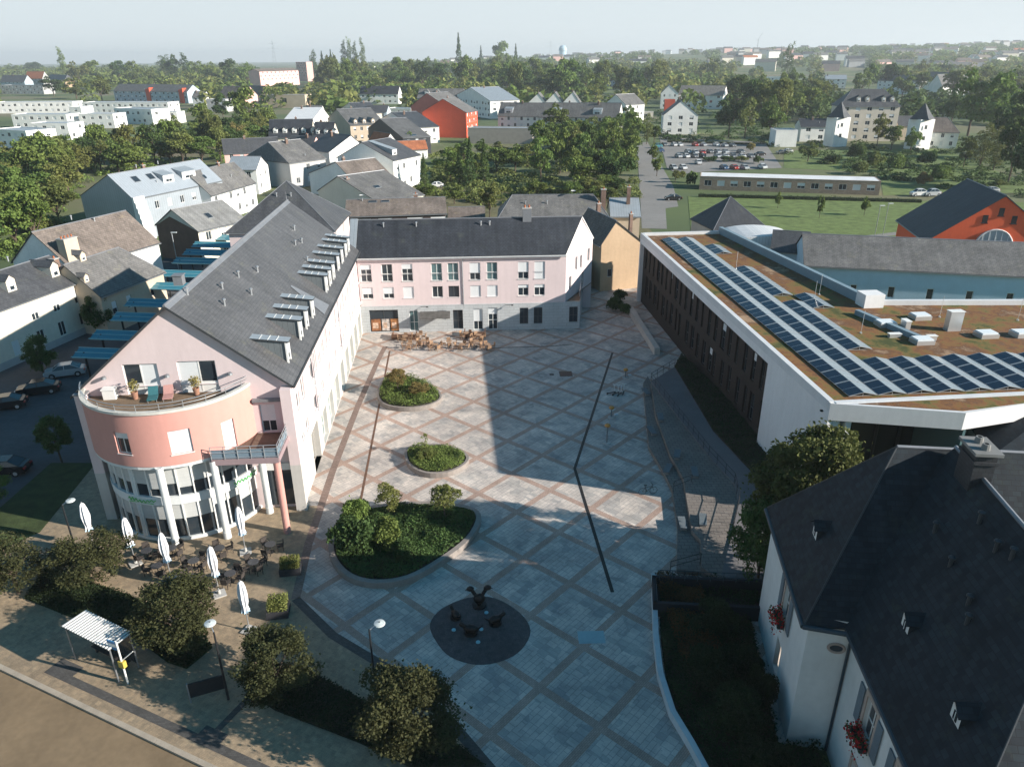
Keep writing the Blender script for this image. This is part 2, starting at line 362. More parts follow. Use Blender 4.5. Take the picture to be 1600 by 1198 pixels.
def rows(L, n, z, h, w, kinds='glass', m0=1.0, m1=None):
    m1 = m0 if m1 is None else m1; out = []
    if isinstance(kinds, str): kinds = [kinds]
    for k in range(n):
        c = m0 + (L - m0 - m1) * ((k + .5) / n); out.append((c - w / 2, z, w, h, kinds[k % len(kinds)]))
    return out
def house(name, label, cat, A, B, D, he, hr, roof='side', wm=None, rm=None, win=None, group=None, oh=.3, hip=(0, 0), ry=None,
          chim=(), dorm=(), sky=(), vents=(), near=False, base=None, z0=0.0, auto='', step=3.2, wkinds=('glass', 'half', 'glass', 'shut'), parapet=.35):
    wm = wm or w_white; rm = rm or slate
    A = Vector((A[0], A[1])); B = Vector((B[0], B[1])); v = B - A; L = v.length; rz = math.atan2(v.y, v.x)
    t = thing(name, label, cat, (A.x, A.y, z0), rz, group); win = dict(win or {})
    FF = {'F': (flatF((0, 0), (1, 0)), L), 'R': (flatF((L, 0), (0, 1)), D), 'B': (flatF((L, D), (-1, 0)), L), 'L': (flatF((0, D), (0, -1)), D)}
    for q in auto:
        ln = FF[q][1]; nf = max(1, int((he + .2) / 2.8)); nn = max(1, int((ln - .8) / step)); dz = he / nf
        win[q] = [o for f_ in range(nf) for o in rows(ln, nn, f_ * dz + dz * .32, min(1.6, dz * .55), min(1.15 if step < 4 else 1.9, ln / nn * .5), [wkinds[(f_ * 7 + k_ * 3 + len(label)) % len(wkinds)] for k_ in range(nn)], .5)]
    b = MB()
    for sd_, (F, ln) in FF.items():
        ops = [o[:4] for o in win.get(sd_, []) if o[1] + o[3] <= he + .01]
        wall(b, F, 0, ln, -1.0 if z0 == 0 else -6, he, ops, .2, 0)
    if roof == 'side':
        ry = D / 2 if ry is None else ry
        if not hip[1]: b.poly([(L, 0, he), (L, D, he), (L, ry, hr - .05)])
        if not hip[0]: b.poly([(0, D, he), (0, 0, he), (0, ry, hr - .05)])
    elif roof == 'front':
        ry = L / 2 if ry is None else ry
        if not hip[0]: b.poly([(0, 0, he), (L, 0, he), (ry, 0, hr - .05)])
        if not hip[1]: b.poly([(L, D, he), (0, D, he), (ry, D, hr - .05)])
    wo_ = b.build('wall', wm, t)
    if base: 
        MB().bx(-.03, L + .03, -.03, D + .03, -.5, base[0]).build('plinth', base[1], t)
    r = MB(); items = []
    if roof == 'side':
        sf = (hr - he) / ry; sb = (hr - he) / (D - ry); zf = he - oh * sf; zb = he - oh * sb; e = .12
        xl = hip[0] if hip[0] else -oh * .6; xr = L - hip[1] if hip[1] else L + oh * .6
        x0 = -oh if hip[0] else xl; x1 = L + oh if hip[1] else xr
        r.slab([(x0, -oh, zf + e), (x1, -oh, zf + e), (xr, ry, hr + e), (xl, ry, hr + e)], .14, 0, 1)
        r.slab([(x1, D + oh, zb + e), (x0, D + oh, zb + e), (xl, ry, hr + e), (xr, ry, hr + e)], .14, 0, 1)
        if hip[1]: r.slab([(x1, -oh, zf + e), (x1, D + oh, zb + e), (xr, ry, hr + e)], .14, 0, 1)
        if hip[0]: r.slab([(x0, D + oh, zb + e), (x0, -oh, zf + e), (xl, ry, hr + e)], .14, 0, 1)
        r.tube((xl, ry, hr + e), (xr, ry, hr + e), .09, 6, 2)
        if hip[1]: r.tube((x1, -oh, zf + e), (xr, ry, hr + e), .06, 5, 2).tube((x1, D + oh, zb + e), (xr, ry, hr + e), .06, 5, 2)
        if hip[0]: r.tube((x0, -oh, zf + e), (xl, ry, hr + e), .06, 5, 2).tube((x0, D + oh, zb + e), (xl, ry, hr + e), .06, 5, 2)
        def pos(s, q, side='F'): return ((s, q, he + q * sf + e), 0.0, sf) if side == 'F' else ((L - s, D - q, he + q * sb + e), math.pi, sb)
    elif roof == 'front':
        sr = (hr - he) / (L - ry); sl_ = (hr - he) / ry; zr = he - oh * sr; zl = he - oh * sl_; e = .12
        yf = hip[0] if hip[0] else -oh * .6; yb = D - hip[1] if hip[1] else D + oh * .6
        y0 = -oh if hip[0] else yf; y1 = D + oh if hip[1] else yb
        r.slab([(L + oh, y0, zr + e), (L + oh, y1, zr + e), (ry, yb, hr + e), (ry, yf, hr + e)], .14, 0, 1)
        r.slab([(-oh, y1, zl + e), (-oh, y0, zl + e), (ry, yf, hr + e), (ry, yb, hr + e)], .14, 0, 1)
        if hip[0]: r.slab([(-oh, y0, zl + e), (L + oh, y0, zr + e), (ry, yf, hr + e)], .14, 0, 1)
        if hip[1]: r.slab([(L + oh, y1, zr + e), (-oh, y1, zl + e), (ry, yb, hr + e)], .14, 0, 1)
        r.tube((ry, yf, hr + e), (ry, yb, hr + e), .09, 6, 2)
        if hip[0]: r.tube((-oh, y0, zl + e), (ry, yf, hr + e), .06, 5, 2).tube((L + oh, y0, zr + e), (ry, yf, hr + e), .06, 5, 2)
        def pos(s, q, side='R'): return ((L - q, s, he + q * sr + e), math.pi / 2, sr) if side == 'R' else ((q, D - s, he + q * sl_ + e), -math.pi / 2, sl_)
    else:  # flat roof with parapet
        p = parapet; q = .25
        r.bx(q, L - q, q, D - q, he + .01, he + .08, 0)
        r.bx(-.04, L + .04, -.04, q, he, he + p, 1).bx(-.04, L + .04, D - q, D + .04, he, he + p, 1).bx(-.04, q, q, D - q, he, he + p, 1).bx(L - q, L + .04, q, D - q, he, he + p, 1)
        def pos(s, q, side='F'): return ((s, q, he + .08), 0.0, 0.0)
    if not chim and cat in ('house', 'apartment house', 'terraced house') and roof != 'flat' and L > 7 and D > 7 and (len(label) * 7 + int(L * 10)) % 3:
        q_ = random.Random(len(label) + int(L * 10)); chim = [(L * q_.uniform(.2, .8), D * q_.uniform(.42, .58), .75, .6, hr + .7)] if roof == 'side' else [(L * q_.uniform(.42, .58), D * q_.uniform(.25, .8), .6, .75, hr + .7)]
        if q_.random() < .6: vents = list(vents) + [((L if roof == 'side' else D) * q_.uniform(.2, .8), 2.2)]
    ro = r.build('roof', [rm, fasc if roof != 'flat' else wm, lead], t)
    if roof != 'flat':
        g = MB()
        if roof == 'side': g.bx(x0, x1, -oh - .12, -oh, zf - .08, zf + .05); g.bx(x0, x1, D + oh, D + oh + .12, zb - .08, zb + .05)
        else: g.bx(L + oh, L + oh + .12, y0, y1, zr - .08, zr + .05); g.bx(-oh - .12, -oh, y0, y1, zl - .08, zl + .05)
        g.build('gutter', fasc if near else metal, t)
    for sd_, ops in win.items():
        F, ln = FF[sd_]
        for (s, z, w_, h, k) in ops:
            inn = z + h <= he + .01
            if near: put_window(t, F, s, z, w_, h, k, .17 if inn else -.02, sill=True)
            else: far_window(t, F, s, z, w_, h, k, .12 if inn else -.03)
    for c in chim:
        (x, y, cw, cdp, zt) = c[:5]; add_chimney(ro, x, y, cw, cdp, he - .3, zt, c[5] if len(c) > 5 else None)
    for d in dorm:
        (s, q, w_, h) = d[:4]; side = d[4] if len(d) > 4 else ('F' if roof == 'side' else 'R'); kd = d[5] if len(d) > 5 else 'gable'; mw = d[6] if len(d) > 6 else None
        l, a, sl = pos(s, q, side); add_dormer(ro, l, a, w_, h, sl, kd, mw or wm, rm if kd == 'gable' else zinc, d[7] if len(d) > 7 else 'half')
    for d in sky:
        (s, q, w_, h) = d[:4]; side = d[4] if len(d) > 4 else ('F' if roof == 'side' else 'R')
        l, a, sl = pos(s, q, side); add_skylight(ro, l, a, w_, h, sl)
    for d in vents:
        (s, q) = d[:2]; side = d[2] if len(d) > 2 else ('F' if roof == 'side' else 'R')
        l, a, sl = pos(s, q, side); add_vent(ro, *l)
    return t
def H_side(name, label, cat, pa, pb, he, D, ridge, **k):
    """front eave seen at pixels pa,pb (height he); ridge (parallel) passes pixel ridge"""
    A = at(*pa, he); B = at(*pb, he); v = (B - A).xy.normalized(); n = Vector((-v.y, v.x)); ry = k.get('ry') or D / 2
    a = A.xy + n * ry; b = B.xy + n * ry
    hr = ridge if isinstance(ridge, (int, float)) else on_plane(ridge[0], ridge[1], a, b).z
    return house(name, label, cat, A, B, D, he, hr, 'side', **k)
def H_front(name, label, cat, pa, pb, he, D, apex, **k):
    """gable wall faces us: its two eave corners at pixels pa,pb (height he), apex pixel"""
    A = at(*pa, he); B = at(*pb, he)
    if isinstance(apex, (int, float)): hr = apex
    else:
        q = on_plane(apex[0], apex[1], A, B); hr = q.z
        if 'ry' not in k: k['ry'] = min(max((q.xy - A.xy).length, .25 * (B - A).length), .75 * (B - A).length)
    return house(name, label, cat, A, B, D, he, hr, 'front', **k)
def H_flat(name, label, cat, pa, pb, he, D, **k):
    A = at(*pa, he); B = at(*pb, he)
    return house(name, label, cat, A, B, D, he, he, 'flat', **k)
# ---------------------------------------------------------------- ground
def simple_nodes(name):
    m = bpy.data.materials.new(name); m.use_nodes = True; return m, m.node_tree.nodes, m.node_tree.links, m.node_tree.nodes['Principled BSDF']
def ramp(n, l, src, stops):
    r = n.new('ShaderNodeValToRGB'); e = r.color_ramp.elements
    while len(e) < len(stops): e.new(.5)
    for k, (p, c) in enumerate(stops): e[k].position = p; e[k].color = (*c, 1)
    l.new(src, r.inputs[0]); return r.outputs[0]
m, n, l, b = simple_nodes('ground_cover'); MATS['ground_cover'] = m
tc = n.new('ShaderNodeTexCoord'); a1 = n.new('ShaderNodeTexNoise'); a1.inputs['Scale'].default_value = .012; a1.inputs['Detail'].default_value = 8; l.new(tc.outputs['Object'], a1.inputs['Vector'])
l.new(ramp(n, l, a1.outputs['Fac'], [(.35, (.055, .085, .030)), (.5, (.085, .12, .035)), (.58, (.13, .13, .06)), (.68, (.16, .14, .09))]), b.inputs['Base Color']); b.inputs['Roughness'].default_value = .95
def sheet(name, pts, z, material, cat=None, kind='structure', label=None):
    mb = MB().poly([(p[0], p[1], z) for p in pts])
    o = mb.build(name, material); tag(o, label, cat, kind=kind); return o
def PX(pts, z=0.0): return [at(x, y, z).xy for x, y in pts]
def ccw(p):
    a = sum(p[i][0] * p[(i + 1) % len(p)][1] - p[(i + 1) % len(p)][0] * p[i][1] for i in range(len(p)))
    return p if a > 0 else p[::-1]
def smooth_loop(p, k=4):
    n = len(p); out = []
    for i in range(n):
        p0, p1, p2, p3 = (Vector(p[(i + j - 1) % n]) for j in range(4))
        for t in range(k):
            u = t / k; out.append(.5 * ((2 * p1) + (-p0 + p2) * u + (2 * p0 - 5 * p1 + 4 * p2 - p3) * u * u + (-p0 + 3 * p1 - 3 * p2 + p3) * u ** 3))
    return out
def inset(p, d):
    n = len(p); out = []
    for i in range(n):
        a, b_, c = Vector(p[i - 1]), Vector(p[i]), Vector(p[(i + 1) % n]); t = (c - a).normalized(); out.append(b_ + Vector((-t.y, t.x)) * d)
    return out
def band(pts, w, z):
    """flat ribbon along an open line"""
    mb = MB(); P2 = [Vector((p[0], p[1])) for p in pts]; L_, R_ = [], []
    for i, p in enumerate(P2):
        t = (P2[min(i + 1, len(P2) - 1)] - P2[max(i - 1, 0)]).normalized(); nn = Vector((-t.y, t.x)) * w / 2; L_.append(p + nn); R_.append(p - nn)
    for i in range(len(P2) - 1): mb.poly([(R_[i].x, R_[i].y, z), (R_[i + 1].x, R_[i + 1].y, z), (L_[i + 1].x, L_[i + 1].y, z), (L_[i].x, L_[i].y, z)])
    return mb
ZG = -.15
struct('ground', MB().poly([(-6000, -300, ZG), (6000, -300, ZG), (6000, 9000, ZG), (-6000, 9000, ZG)]), MATS['ground_cover'])

# plaza paving: diagonal lattice of brown bands, mixed slabs between
def paving(name, lat, slab_a, slab_b, slab_c, bandc, joint, ang=48.7, pitch=4.33, org=(3.56, 47.92), bw=.062, dirt=.16):
    m, n, l, b = simple_nodes(name); MATS[name] = m
    tc = n.new('ShaderNodeTexCoord'); mp = n.new('ShaderNodeMapping'); mp.vector_type = 'TEXTURE'
    mp.inputs['Location'].default_value = (org[0], org[1], 0); mp.inputs['Rotation'].default_value = (0, 0, R(ang)); mp.inputs['Scale'].default_value = (pitch, pitch, 1)
    l.new(tc.outputs['Object'], mp.inputs['Vector'])
    def brick(bwid, rh, c1, c2, mo, ms, off=.5, frq=2):
        br = n.new('ShaderNodeTexBrick'); l.new(mp.outputs[0], br.inputs['Vector']); br.inputs['Scale'].default_value = 1
        br.inputs['Brick Width'].default_value = bwid; br.inputs['Row Height'].default_value = rh; br.inputs['Mortar Size'].default_value = ms; br.inputs['Mortar Smooth'].default_value = .2
        br.offset = off; br.offset_frequency = frq; br.inputs['Bias'].default_value = 0
        for k_, c in zip(('Color1', 'Color2', 'Mortar'), (c1, c2, mo)): br.inputs[k_].default_value = (*c, 1)
        return br
    b1 = brick(.16, .075, slab_a, slab_b, joint, .0045, .4, 3); b2 = brick(.105, .155, slab_a, slab_c, joint, .0045, .3, 2)
    no = n.new('ShaderNodeTexNoise'); no.inputs['Scale'].default_value = 2.2; no.inputs['Detail'].default_value = 1; l.new(mp.outputs[0], no.inputs['Vector'])
    st = n.new('ShaderNodeMath'); st.operation = 'GREATER_THAN'; st.inputs[1].default_value = .52; l.new(no.outputs['Fac'], st.inputs[0])
    mx = n.new('ShaderNodeMix'); mx.data_type = 'RGBA'; l.new(st.outputs[0], mx.inputs[0]); l.new(b1.outputs['Color'], mx.inputs[6]); l.new(b2.outputs['Color'], mx.inputs[7])
    # groups of darker slabs
    b3 = brick(.32, .235, (1, 1, 1), (.66, .68, .72), (1, 1, 1), 0, .5, 2)
    n3 = n.new('ShaderNodeMix'); n3.data_type = 'RGBA'; n3.blend_type = 'MULTIPLY'; n3.inputs[0].default_value = .75; l.new(mx.outputs[2], n3.inputs[6]); l.new(b3.outputs['Color'], n3.inputs[7])
    b4 = brick(.19, .31, (1, 1, 1), (.70, .73, .76), (1, 1, 1), 0, .35, 3)
    n4 = n.new('ShaderNodeMix'); n4.data_type = 'RGBA'; n4.blend_type = 'MULTIPLY'; n4.inputs[0].default_value = .6; l.new(n3.outputs[2], n4.inputs[6]); l.new(b4.outputs['Color'], n4.inputs[7])
    src = n4.outputs[2]
    if lat:
        sp = n.new('ShaderNodeSeparateXYZ'); l.new(mp.outputs[0], sp.inputs[0]); es = []
        for ax in (0, 1):
            pp = n.new('ShaderNodeMath'); pp.operation = 'PINGPONG'; pp.inputs[1].default_value = .5; l.new(sp.outputs[ax], pp.inputs[0])
            lt = n.new('ShaderNodeMath'); lt.operation = 'LESS_THAN'; lt.inputs[1].default_value = bw; l.new(pp.outputs[0], lt.inputs[0]); es.append(lt)
        mxx = n.new('ShaderNodeMath'); mxx.operation = 'MAXIMUM'; l.new(es[0].outputs[0], mxx.inputs[0]); l.new(es[1].outputs[0], mxx.inputs[1])
        bb = brick(.05, .025, bandc, tuple(x * .82 for x in bandc), tuple(x * .6 for x in bandc), .003)
        m2 = n.new('ShaderNodeMix'); m2.data_type = 'RGBA'; l.new(mxx.outputs[0], m2.inputs[0]); l.new(src, m2.inputs[6]); l.new(bb.outputs['Color'], m2.inputs[7]); src = m2.outputs[2]
    for sc, amt in ((.12, dirt), (.55, dirt * .8), (2.6, dirt * .5), (11, .08)):
        no = n.new('ShaderNodeTexNoise'); no.inputs['Scale'].default_value = sc; no.inputs['Detail'].default_value = 6; l.new(tc.outputs['Object'], no.inputs['Vector'])
        mr = n.new('ShaderNodeMapRange'); mr.inputs['From Min'].default_value = .3; mr.inputs['From Max'].default_value = .7; mr.inputs['To Min'].default_value = 1 - amt; mr.inputs['To Max'].default_value = 1 + amt; l.new(no.outputs['Fac'], mr.inputs['Value'])
        v = n.new('ShaderNodeVectorMath'); v.operation = 'SCALE'; l.new(src, v.inputs[0]); l.new(mr.outputs[0], v.inputs['Scale']); src = v.outputs[0]
    l.new(src, b.inputs['Base Color']); b.inputs['Roughness'].default_value = .75
    return m
pl = paving('plaza_paving', True, (.65, .565, .49), (.56, .49, .43), (.41, .38, .345), (.43, .305, .245), (.36, .33, .31))
side_m = paving('sidewalk_pavers', False, (.40, .295, .19), (.35, .26, .165), (.37, .28, .18), (.2, .2, .2), (.22, .175, .125), ang=-25, pitch=1.05, dirt=.12)
cobble = paving('dark_cobbles', False, (.10, .085, .085), (.08, .07, .07), (.06, .055, .055), (.1, .1, .1), (.03, .03, .03), ang=10, pitch=1.2)
band_m = mat('brown_band_paving', (.26, .185, .155), rough=.8, var=.12, kind='paver', bs=(.22, .11))
darkpave = mat('dark_band_paving', (.10, .095, .09), rough=.8, var=.12, kind='paver', bs=(.22, .11))
asph = mat('asphalt', (.085, .085, .09), rough=.9, var=.18, scale=.25, bump=.15)
road_m = mat('warm_road_surface', (.215, .155, .095), rough=.9, var=.14, scale=.3, bump=.15)
grass_m = mat('lawn_grass', (.12, .165, .05), rough=.95, var=.28, scale=.5, bump=.3)
soil_m = mat('bed_soil', (.05, .045, .03), rough=.95, var=.3, scale=1.5, bump=.3)
curb = mat('kerb_stone', (.36, .31, .25), rough=.8, var=.12, scale=1.2)

plaza = PX([(560, 560), (565, 533), (905, 520), (945, 482), (950, 425), (1000, 425), (1040, 545), (1075, 580), (1010, 600), (1200, 600)])
plaza = [Vector((-20.8, 95)), Vector((-12, 95.6)), Vector((8.5, 96.2)), Vector((13.5, 121)), Vector((21.5, 128)), Vector((26.5, 118)), Vector((24.5, 62)), Vector((25, 38)), Vector((12, 26)), Vector((11, 20)),
         Vector((0, 20)), *PX([(760, 1198), (700, 1122), (600, 1040), (520, 995), (462, 935), (478, 850), (497, 790)]), Vector((-17.9, 52))]
sheet('plaza', plaza, 0.0, pl)
struct('paving_edge_band', band(PX([(462, 935), (482, 850), (520, 735), (560, 632), (592, 560), (602, 541)]), .62, .005), band_m)
struct('paving_diagonal_band', band(PX([(462, 935), (520, 992), (600, 1040), (700, 1122), (770, 1205)]), .6, .005), darkpave)
# sidewalk, road and kerb at the lower left
K0 = at(0, 1045, 0).xy; K1 = at(320, 1198, 0).xy; kd = (K1 - K0).normalized(); kn = Vector((-kd.y, kd.x))
def KP(s, t): return K0 + kd * s + kn * t
def sz(px, py): q = at(px, py, 0).xy - K0; return q.dot(kd), q.dot(kn)
sheet('sidewalk', [KP(-40, .3), KP(60, .3), KP(60, 9), Vector((13, 25)), *[p for p in PX([(770, 1205), (700, 1122), (600, 1040), (520, 995), (462, 935), (478, 850), (500, 790)])], Vector((-17, 56)), Vector((-33, 55)), *PX([(150, 723), (60, 832), (0, 860)]), KP(-40, 11)], -.006, side_m)
sheet('road', [KP(-60, 0), KP(-60, -30), KP(70, -30), KP(70, 0)], -.13, road_m)
kb = MB()
for i in range(60): kb.obx(KP(-30 + i * 1.0 + .5, .15), kd, .985, .3, -.2, .012)
struct('kerb', kb, curb)
# dark paving bands on the sidewalk
db = MB()
a0 = at(105, 1045, 0).xy; s0, t0 = sz(85, 1050)
for (sa, sb, ta, tb) in ((s0, 40, t0 - .25, t0 + .25), (s0 - .6, s0 + 1.3, t0 - .25, t0 + 1.0)):
    db.poly([(*KP(sa, ta), .002 if sb == 40 else .004), (*KP(sb, ta), .002 if sb == 40 else .004), (*KP(sb, tb), .002 if sb == 40 else .004), (*KP(sa, tb), .002 if sb == 40 else .004)])
s1, t1 = sz(325, 1155)
db.poly([(*KP(s1 - .8, t1 - .3), .006), (*KP(s1 + .8, t1 - .3), .006), (*KP(s1 + .8, t1 + .7), .006), (*KP(s1 - .8, t1 + .7), .006)])
s2, t2 = sz(395, 1085)
db.poly([(*KP(s1 - .2, t1 + .6), .008), (*KP(s1 + .2, t1 + .6), .008), (*KP(s1 + .2, t2 + 2), .008), (*KP(s1 - .2, t2 + 2), .008)])
struct('paving_dark_bands', db, darkpave)
# side street with parking left of the pink building, and its side lawns
sheet('street', [Vector((-33.5, 50)), *PX([(150, 724), (80, 723), (0, 793)]), Vector((-60, 40)), Vector((-90, 60)), Vector((-70, 80)), Vector((-60, 110)), Vector((-66, 140)), Vector((-70, 175)), Vector((-58, 178)), Vector((-50, 140)), Vector((-36, 100))], -.12, asph)
shade_grass = mat('rough_shade_toned_grass', (.040, .058, .020), rough=.95, var=.35, scale=1.2, bump=.4)  # lawn grass with the shade over it put into a darker colour
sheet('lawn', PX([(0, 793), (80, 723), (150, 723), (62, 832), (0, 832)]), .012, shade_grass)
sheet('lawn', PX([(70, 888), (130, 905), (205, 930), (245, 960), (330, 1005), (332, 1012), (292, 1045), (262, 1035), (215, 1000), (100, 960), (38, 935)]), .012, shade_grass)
for pts in ([(392, 1085), (470, 1040), (600, 1110), (720, 1165), (760, 1198), (640, 1198), (560, 1160), (430, 1110)],):
    sheet('planting_bed', PX(pts), .012, soil_m)
# streets and grounds behind
sheet('far_street', PX([(1003, 356), (995, 222), (1012, 222), (1052, 290), (1060, 322), (1040, 325), (1042, 357)]), -.10, mat('pale_asphalt', (.22, .21, .20), rough=.9, var=.1, scale=.1))
sheet('parking_lot', PX([(1030, 214), (1195, 222), (1222, 262), (1100, 268), (1060, 272), (1042, 262)]), -.09, MATS['pale_asphalt'])
sheet('park_grass', PX([(1075, 306), (1600, 316), (1600, 400), (1080, 365)]), -.10, grass_m)
sheet('park_grass', PX([(1225, 235), (1470, 232), (1640, 300), (1380, 305), (1375, 270), (1225, 262)]), -.10, grass_m)
sheet('park_path', PX([(1200, 385), (1400, 362), (1400, 367), (1200, 390)]), -.07, MATS['pale_asphalt'])
sheet('back_yard', [Vector((-66, 140)), Vector((-20, 112)), Vector((30, 112)), Vector((30, 200)), Vector((-60, 230))], -.11, mat('garden_ground', (.13, .12, .06), rough=.95, var=.35, scale=.15))
sheet('village_street', PX([(395, 330), (430, 330), (560, 205), (552, 200), (480, 250)]), -.08, asph)

# slot drains of the plaza and manhole covers
dr = mat('drain_steel', (.03, .028, .026), rough=.5, metal=.3, var=.2)
rust = mat('rusty_steel', (.13, .07, .045), rough=.7, var=.25, scale=2)
tag(struct('slot_drain', band(PX([(957, 551), (898, 732), (957, 925)]), .26, .012), dr), 'long dark kinked drainage channel across the right of the square', 'drain')['kind'] = 'thing'
tag(struct('slot_drain', band(PX([(609, 548), (562, 790)]), .2, .012), rust), 'straight rusty drainage channel along the left of the square', 'drain')['kind'] = 'thing'
tag(struct('slot_drain', band(PX([(760, 544), (860, 541), (895, 538)]), .2, .012), dr), 'short dark drainage channel in front of the far pink wing', 'drain')['kind'] = 'thing'
for (x, y, w_, h_, lb) in ((884, 584, 1.5, 1.5, 'square slatted manhole cover in the shaded part of the square'), (862, 585, .5, .5, 'small dark manhole cover left of the square slatted cover'), (924, 995, 1.7, 1.1, 'pale blue rectangular cover plate beside the sculpture circle')):
    mb = MB(); c_ = at(x, y, 0)
    mb.obx(c_.xy, (1, .02), w_, h_, -.05, .014, 0)
    if w_ == 1.5:
        for k in range(6): mb.obx((c_.x, c_.y - .6 + k * .24), (1, 0), 1.3, .1, .014, .03, 0)
    else: mb.obx(c_.xy, (1, .02), w_ * .8, h_ * .8, .014, .022, 0)
    tag(mb.build('manhole_cover', blackm if w_ < 1.6 else mat('pale_blue_cover', (.30, .42, .45), rough=.5, var=.08)), lb, 'manhole cover')

# ---------------------------------------------------------------- pink corner building
pk = stucco('pale_pink_render', (.66, .55, .55), .035); sal = stucco('salmon_render', (.57, .29, .25), .03); pkgrey = stucco('pale_stone_base', (.52, .50, .47), .06)
O1 = (-32.7, 50.95); RZ1 = math.atan2(1.05, 15.4); W1 = 15.44; D1 = 43.0
pb = thing('corner_building', 'long pale pink corner building with rounded salmon front and slate roof', 'building', (*O1, 0), RZ1)
ZE, ZR = 11.3, 17.6; XM = 7.5
b = MB()
F1 = flatF((0, 0), (1, 0))
gops = [(3.4, 10.62, 2.55, 2.5), (7.4, 10.62, 2.85, 2.6), (13.0, 7.0, 1.15, 2.4)]
wall(b, F1, 0, W1, -.2, ZE, [gops[2], (3.4, 10.62, 2.55, ZE - 10.62), (7.4, 10.62, 2.85, ZE - 10.62)], .22, 0)
# gable above the eaves with the two terrace openings
def gz(s): return ZE + (ZR - ZE) * (s / XM if s < XM else (W1 - s) / (W1 - XM))
cuts = sorted({0, W1, XM, 3.4, 5.95, 7.4, 10.25, 1.7, 12})
bb = MB()
for a_, c_ in zip(cuts, cuts[1:]):
    mid = (a_ + c_) / 2; op = next((o for o in gops[:2] if o[0] < mid < o[0] + o[2]), None)
    z0_ = op[1] + op[3] if op else ZE
    b.poly([(a_, 0, z0_), (c_, 0, z0_), (c_, 0, gz(c_)), (a_, 0, gz(a_))])
for o in gops[:2]:
    s, z, w_, h_ = o
    b.poly([(s, 0, ZE), (s, .22, ZE), (s, .22, z + h_), (s, 0, z + h_)][::-1]); b.poly([(s + w_, 0, ZE), (s + w_, .22, ZE), (s + w_, .22, z + h_), (s + w_, 0, z + h_)])
    b.poly([(s, 0, z + h_), (s + w_, 0, z + h_), (s + w_, .22, z + h_), (s, .22, z + h_)][::-1])
# right (plaza) facade, windows + arcade
FR = flatF((W1, 0), (0, 1)); rops = []; kinds = []
bays = [1.9 + 2.02 * k for k in range(20)]
for k, s in enumerate(bays):
    if s + 1.3 > D1 - 1: continue
    if k not in (2, 9): rops.append((s, 7.75, 1.15, 1.95)); kinds.append(['third', 'glass', 'half'][k % 3])
    rops.append((s, 4.75, 1.15, 1.35)); kinds.append(['half', 'third', 'shut', 'glass'][k % 4])
arc = [(5.3, .0, 3.1, 4.1)] + [(10.2 + 4.05 * k, .1, 2.6, 3.1) for k in range(8)]
wall(b, FR, 0, D1, 4.3, ZE, rops, .25, 0)
wall(b, FR, 0, D1, -.2, 4.3, arc[:], .5, 1)
FL = flatF((0, D1), (0, -1)); lops = [(2 + 3.3 * k, z, 1.1, 1.4) for k in range(12) for z in (5, 8.2)]
wall(b, FL, 0, D1, -.2, ZE, lops, .2, 0)
FB = flatF((W1, D1), (-1, 0)); wall(b, FB, 0, W1, -.2, ZE, [], .2, 0); b.poly([(W1, D1, ZE), (0, D1, ZE), (XM, D1, ZR)])
b.build('wall', [pk, pkgrey], pb)
# string course above ground floor on plaza side + corner pilasters
c_ = MB(); c_.bx(W1, W1 + .12, .5, D1, 4.15, 4.42); c_.bx(W1, W1 + .1, .5, D1, 6.95, 7.08); c_.build('string_course', white, pb)
p_ = MB()
p2_ = MB()
p_.bx(-.25, .55, -.75, .0, -.2, 4.3, 1).bx(-.25, .55, -.75, 0, 4.3, 11.0, 0).bx(-.3, .6, -.8, .05, 11.0, 11.12, 2)
p2_.bx(W1 - .55, W1 + .28, -.75, .0, -.2, 4.3, 1).bx(W1 - .55, W1 + .28, -.75, 0, 4.3, 10.9, 0)
p_.build('corner_pilaster', [pk, pkgrey, lead], pb); p2_.build('corner_pilaster', [pk, pkgrey, lead], pb)
for (s, z, w_, h_), kd_ in zip(rops, kinds): put_window(pb, FR, s, z, w_, h_, kd_, .2, sill=True)
for (s, z, w_, h_) in lops: far_window(pb, FL, s, z, w_, h_, 'half')
for i, (s, z, w_, h_) in enumerate(arc):
    if i: put_window(pb, FR, s, z, w_, h_, 'teal', .45)
    else: 
        MB().bx(W1 - 3.2, W1 - .52, s, s + .1, 0, 4.1).bx(W1 - 3.2, W1 - .52, s + w_ - .1, s + w_, 0, 4.1).bx(W1 - 3.3, W1 - 3.2, s, s + w_, 0, 4.1).build('passage_wall', pkgrey, pb)
    # downpipes
for s in (9.0, 24.6): MB().tube((W1 + .12, s, 4.4), (W1 + .12, s, ZE - .2), .06, 6).build('downpipe', steel, pb)
# terrace windows: left half dark glass, white sliding panel
for (s, z, w_, h_), flip in zip(gops[:2], (0, 1)):
    fr = MB(); x0, x1 = s, s + w_; t_ = .08
    fr.bx(x0, x1, .1, .18, z, z + t_).bx(x0, x1, .1, .18, z + h_ - t_, z + h_).bx(x0, x0 + t_, .1, .18, z + t_, z + h_ - t_).bx(x1 - t_, x1, .1, .18, z + t_, z + h_ - t_)
    xm = x0 + w_ * (.5 if not flip else .55); fr.bx(xm - .05, xm + .05, .09, .185, z + t_, z + h_ - t_)
    wd = fr.build('window', white, pb)
    ga, gb_ = ((x0 + t_, xm - .05), (xm + .05, x1 - t_))
    sh, gl = (gb_, ga) if not flip else (ga, gb_)
    MB().bx(sh[0], sh[1], .11, .15, z + t_, z + h_ - t_).build('shutter', shutter, wd)
    MB().bx(gl[0], gl[1], .12, .14, z + .9, z + h_ - t_).build('pane', glass, wd)
    MB().bx(gl[0], gl[1], .10, .16, z + t_, z + .9).build('lower_panel', white, wd)
put_window(pb, F1, *gops[2], 'half', .17)
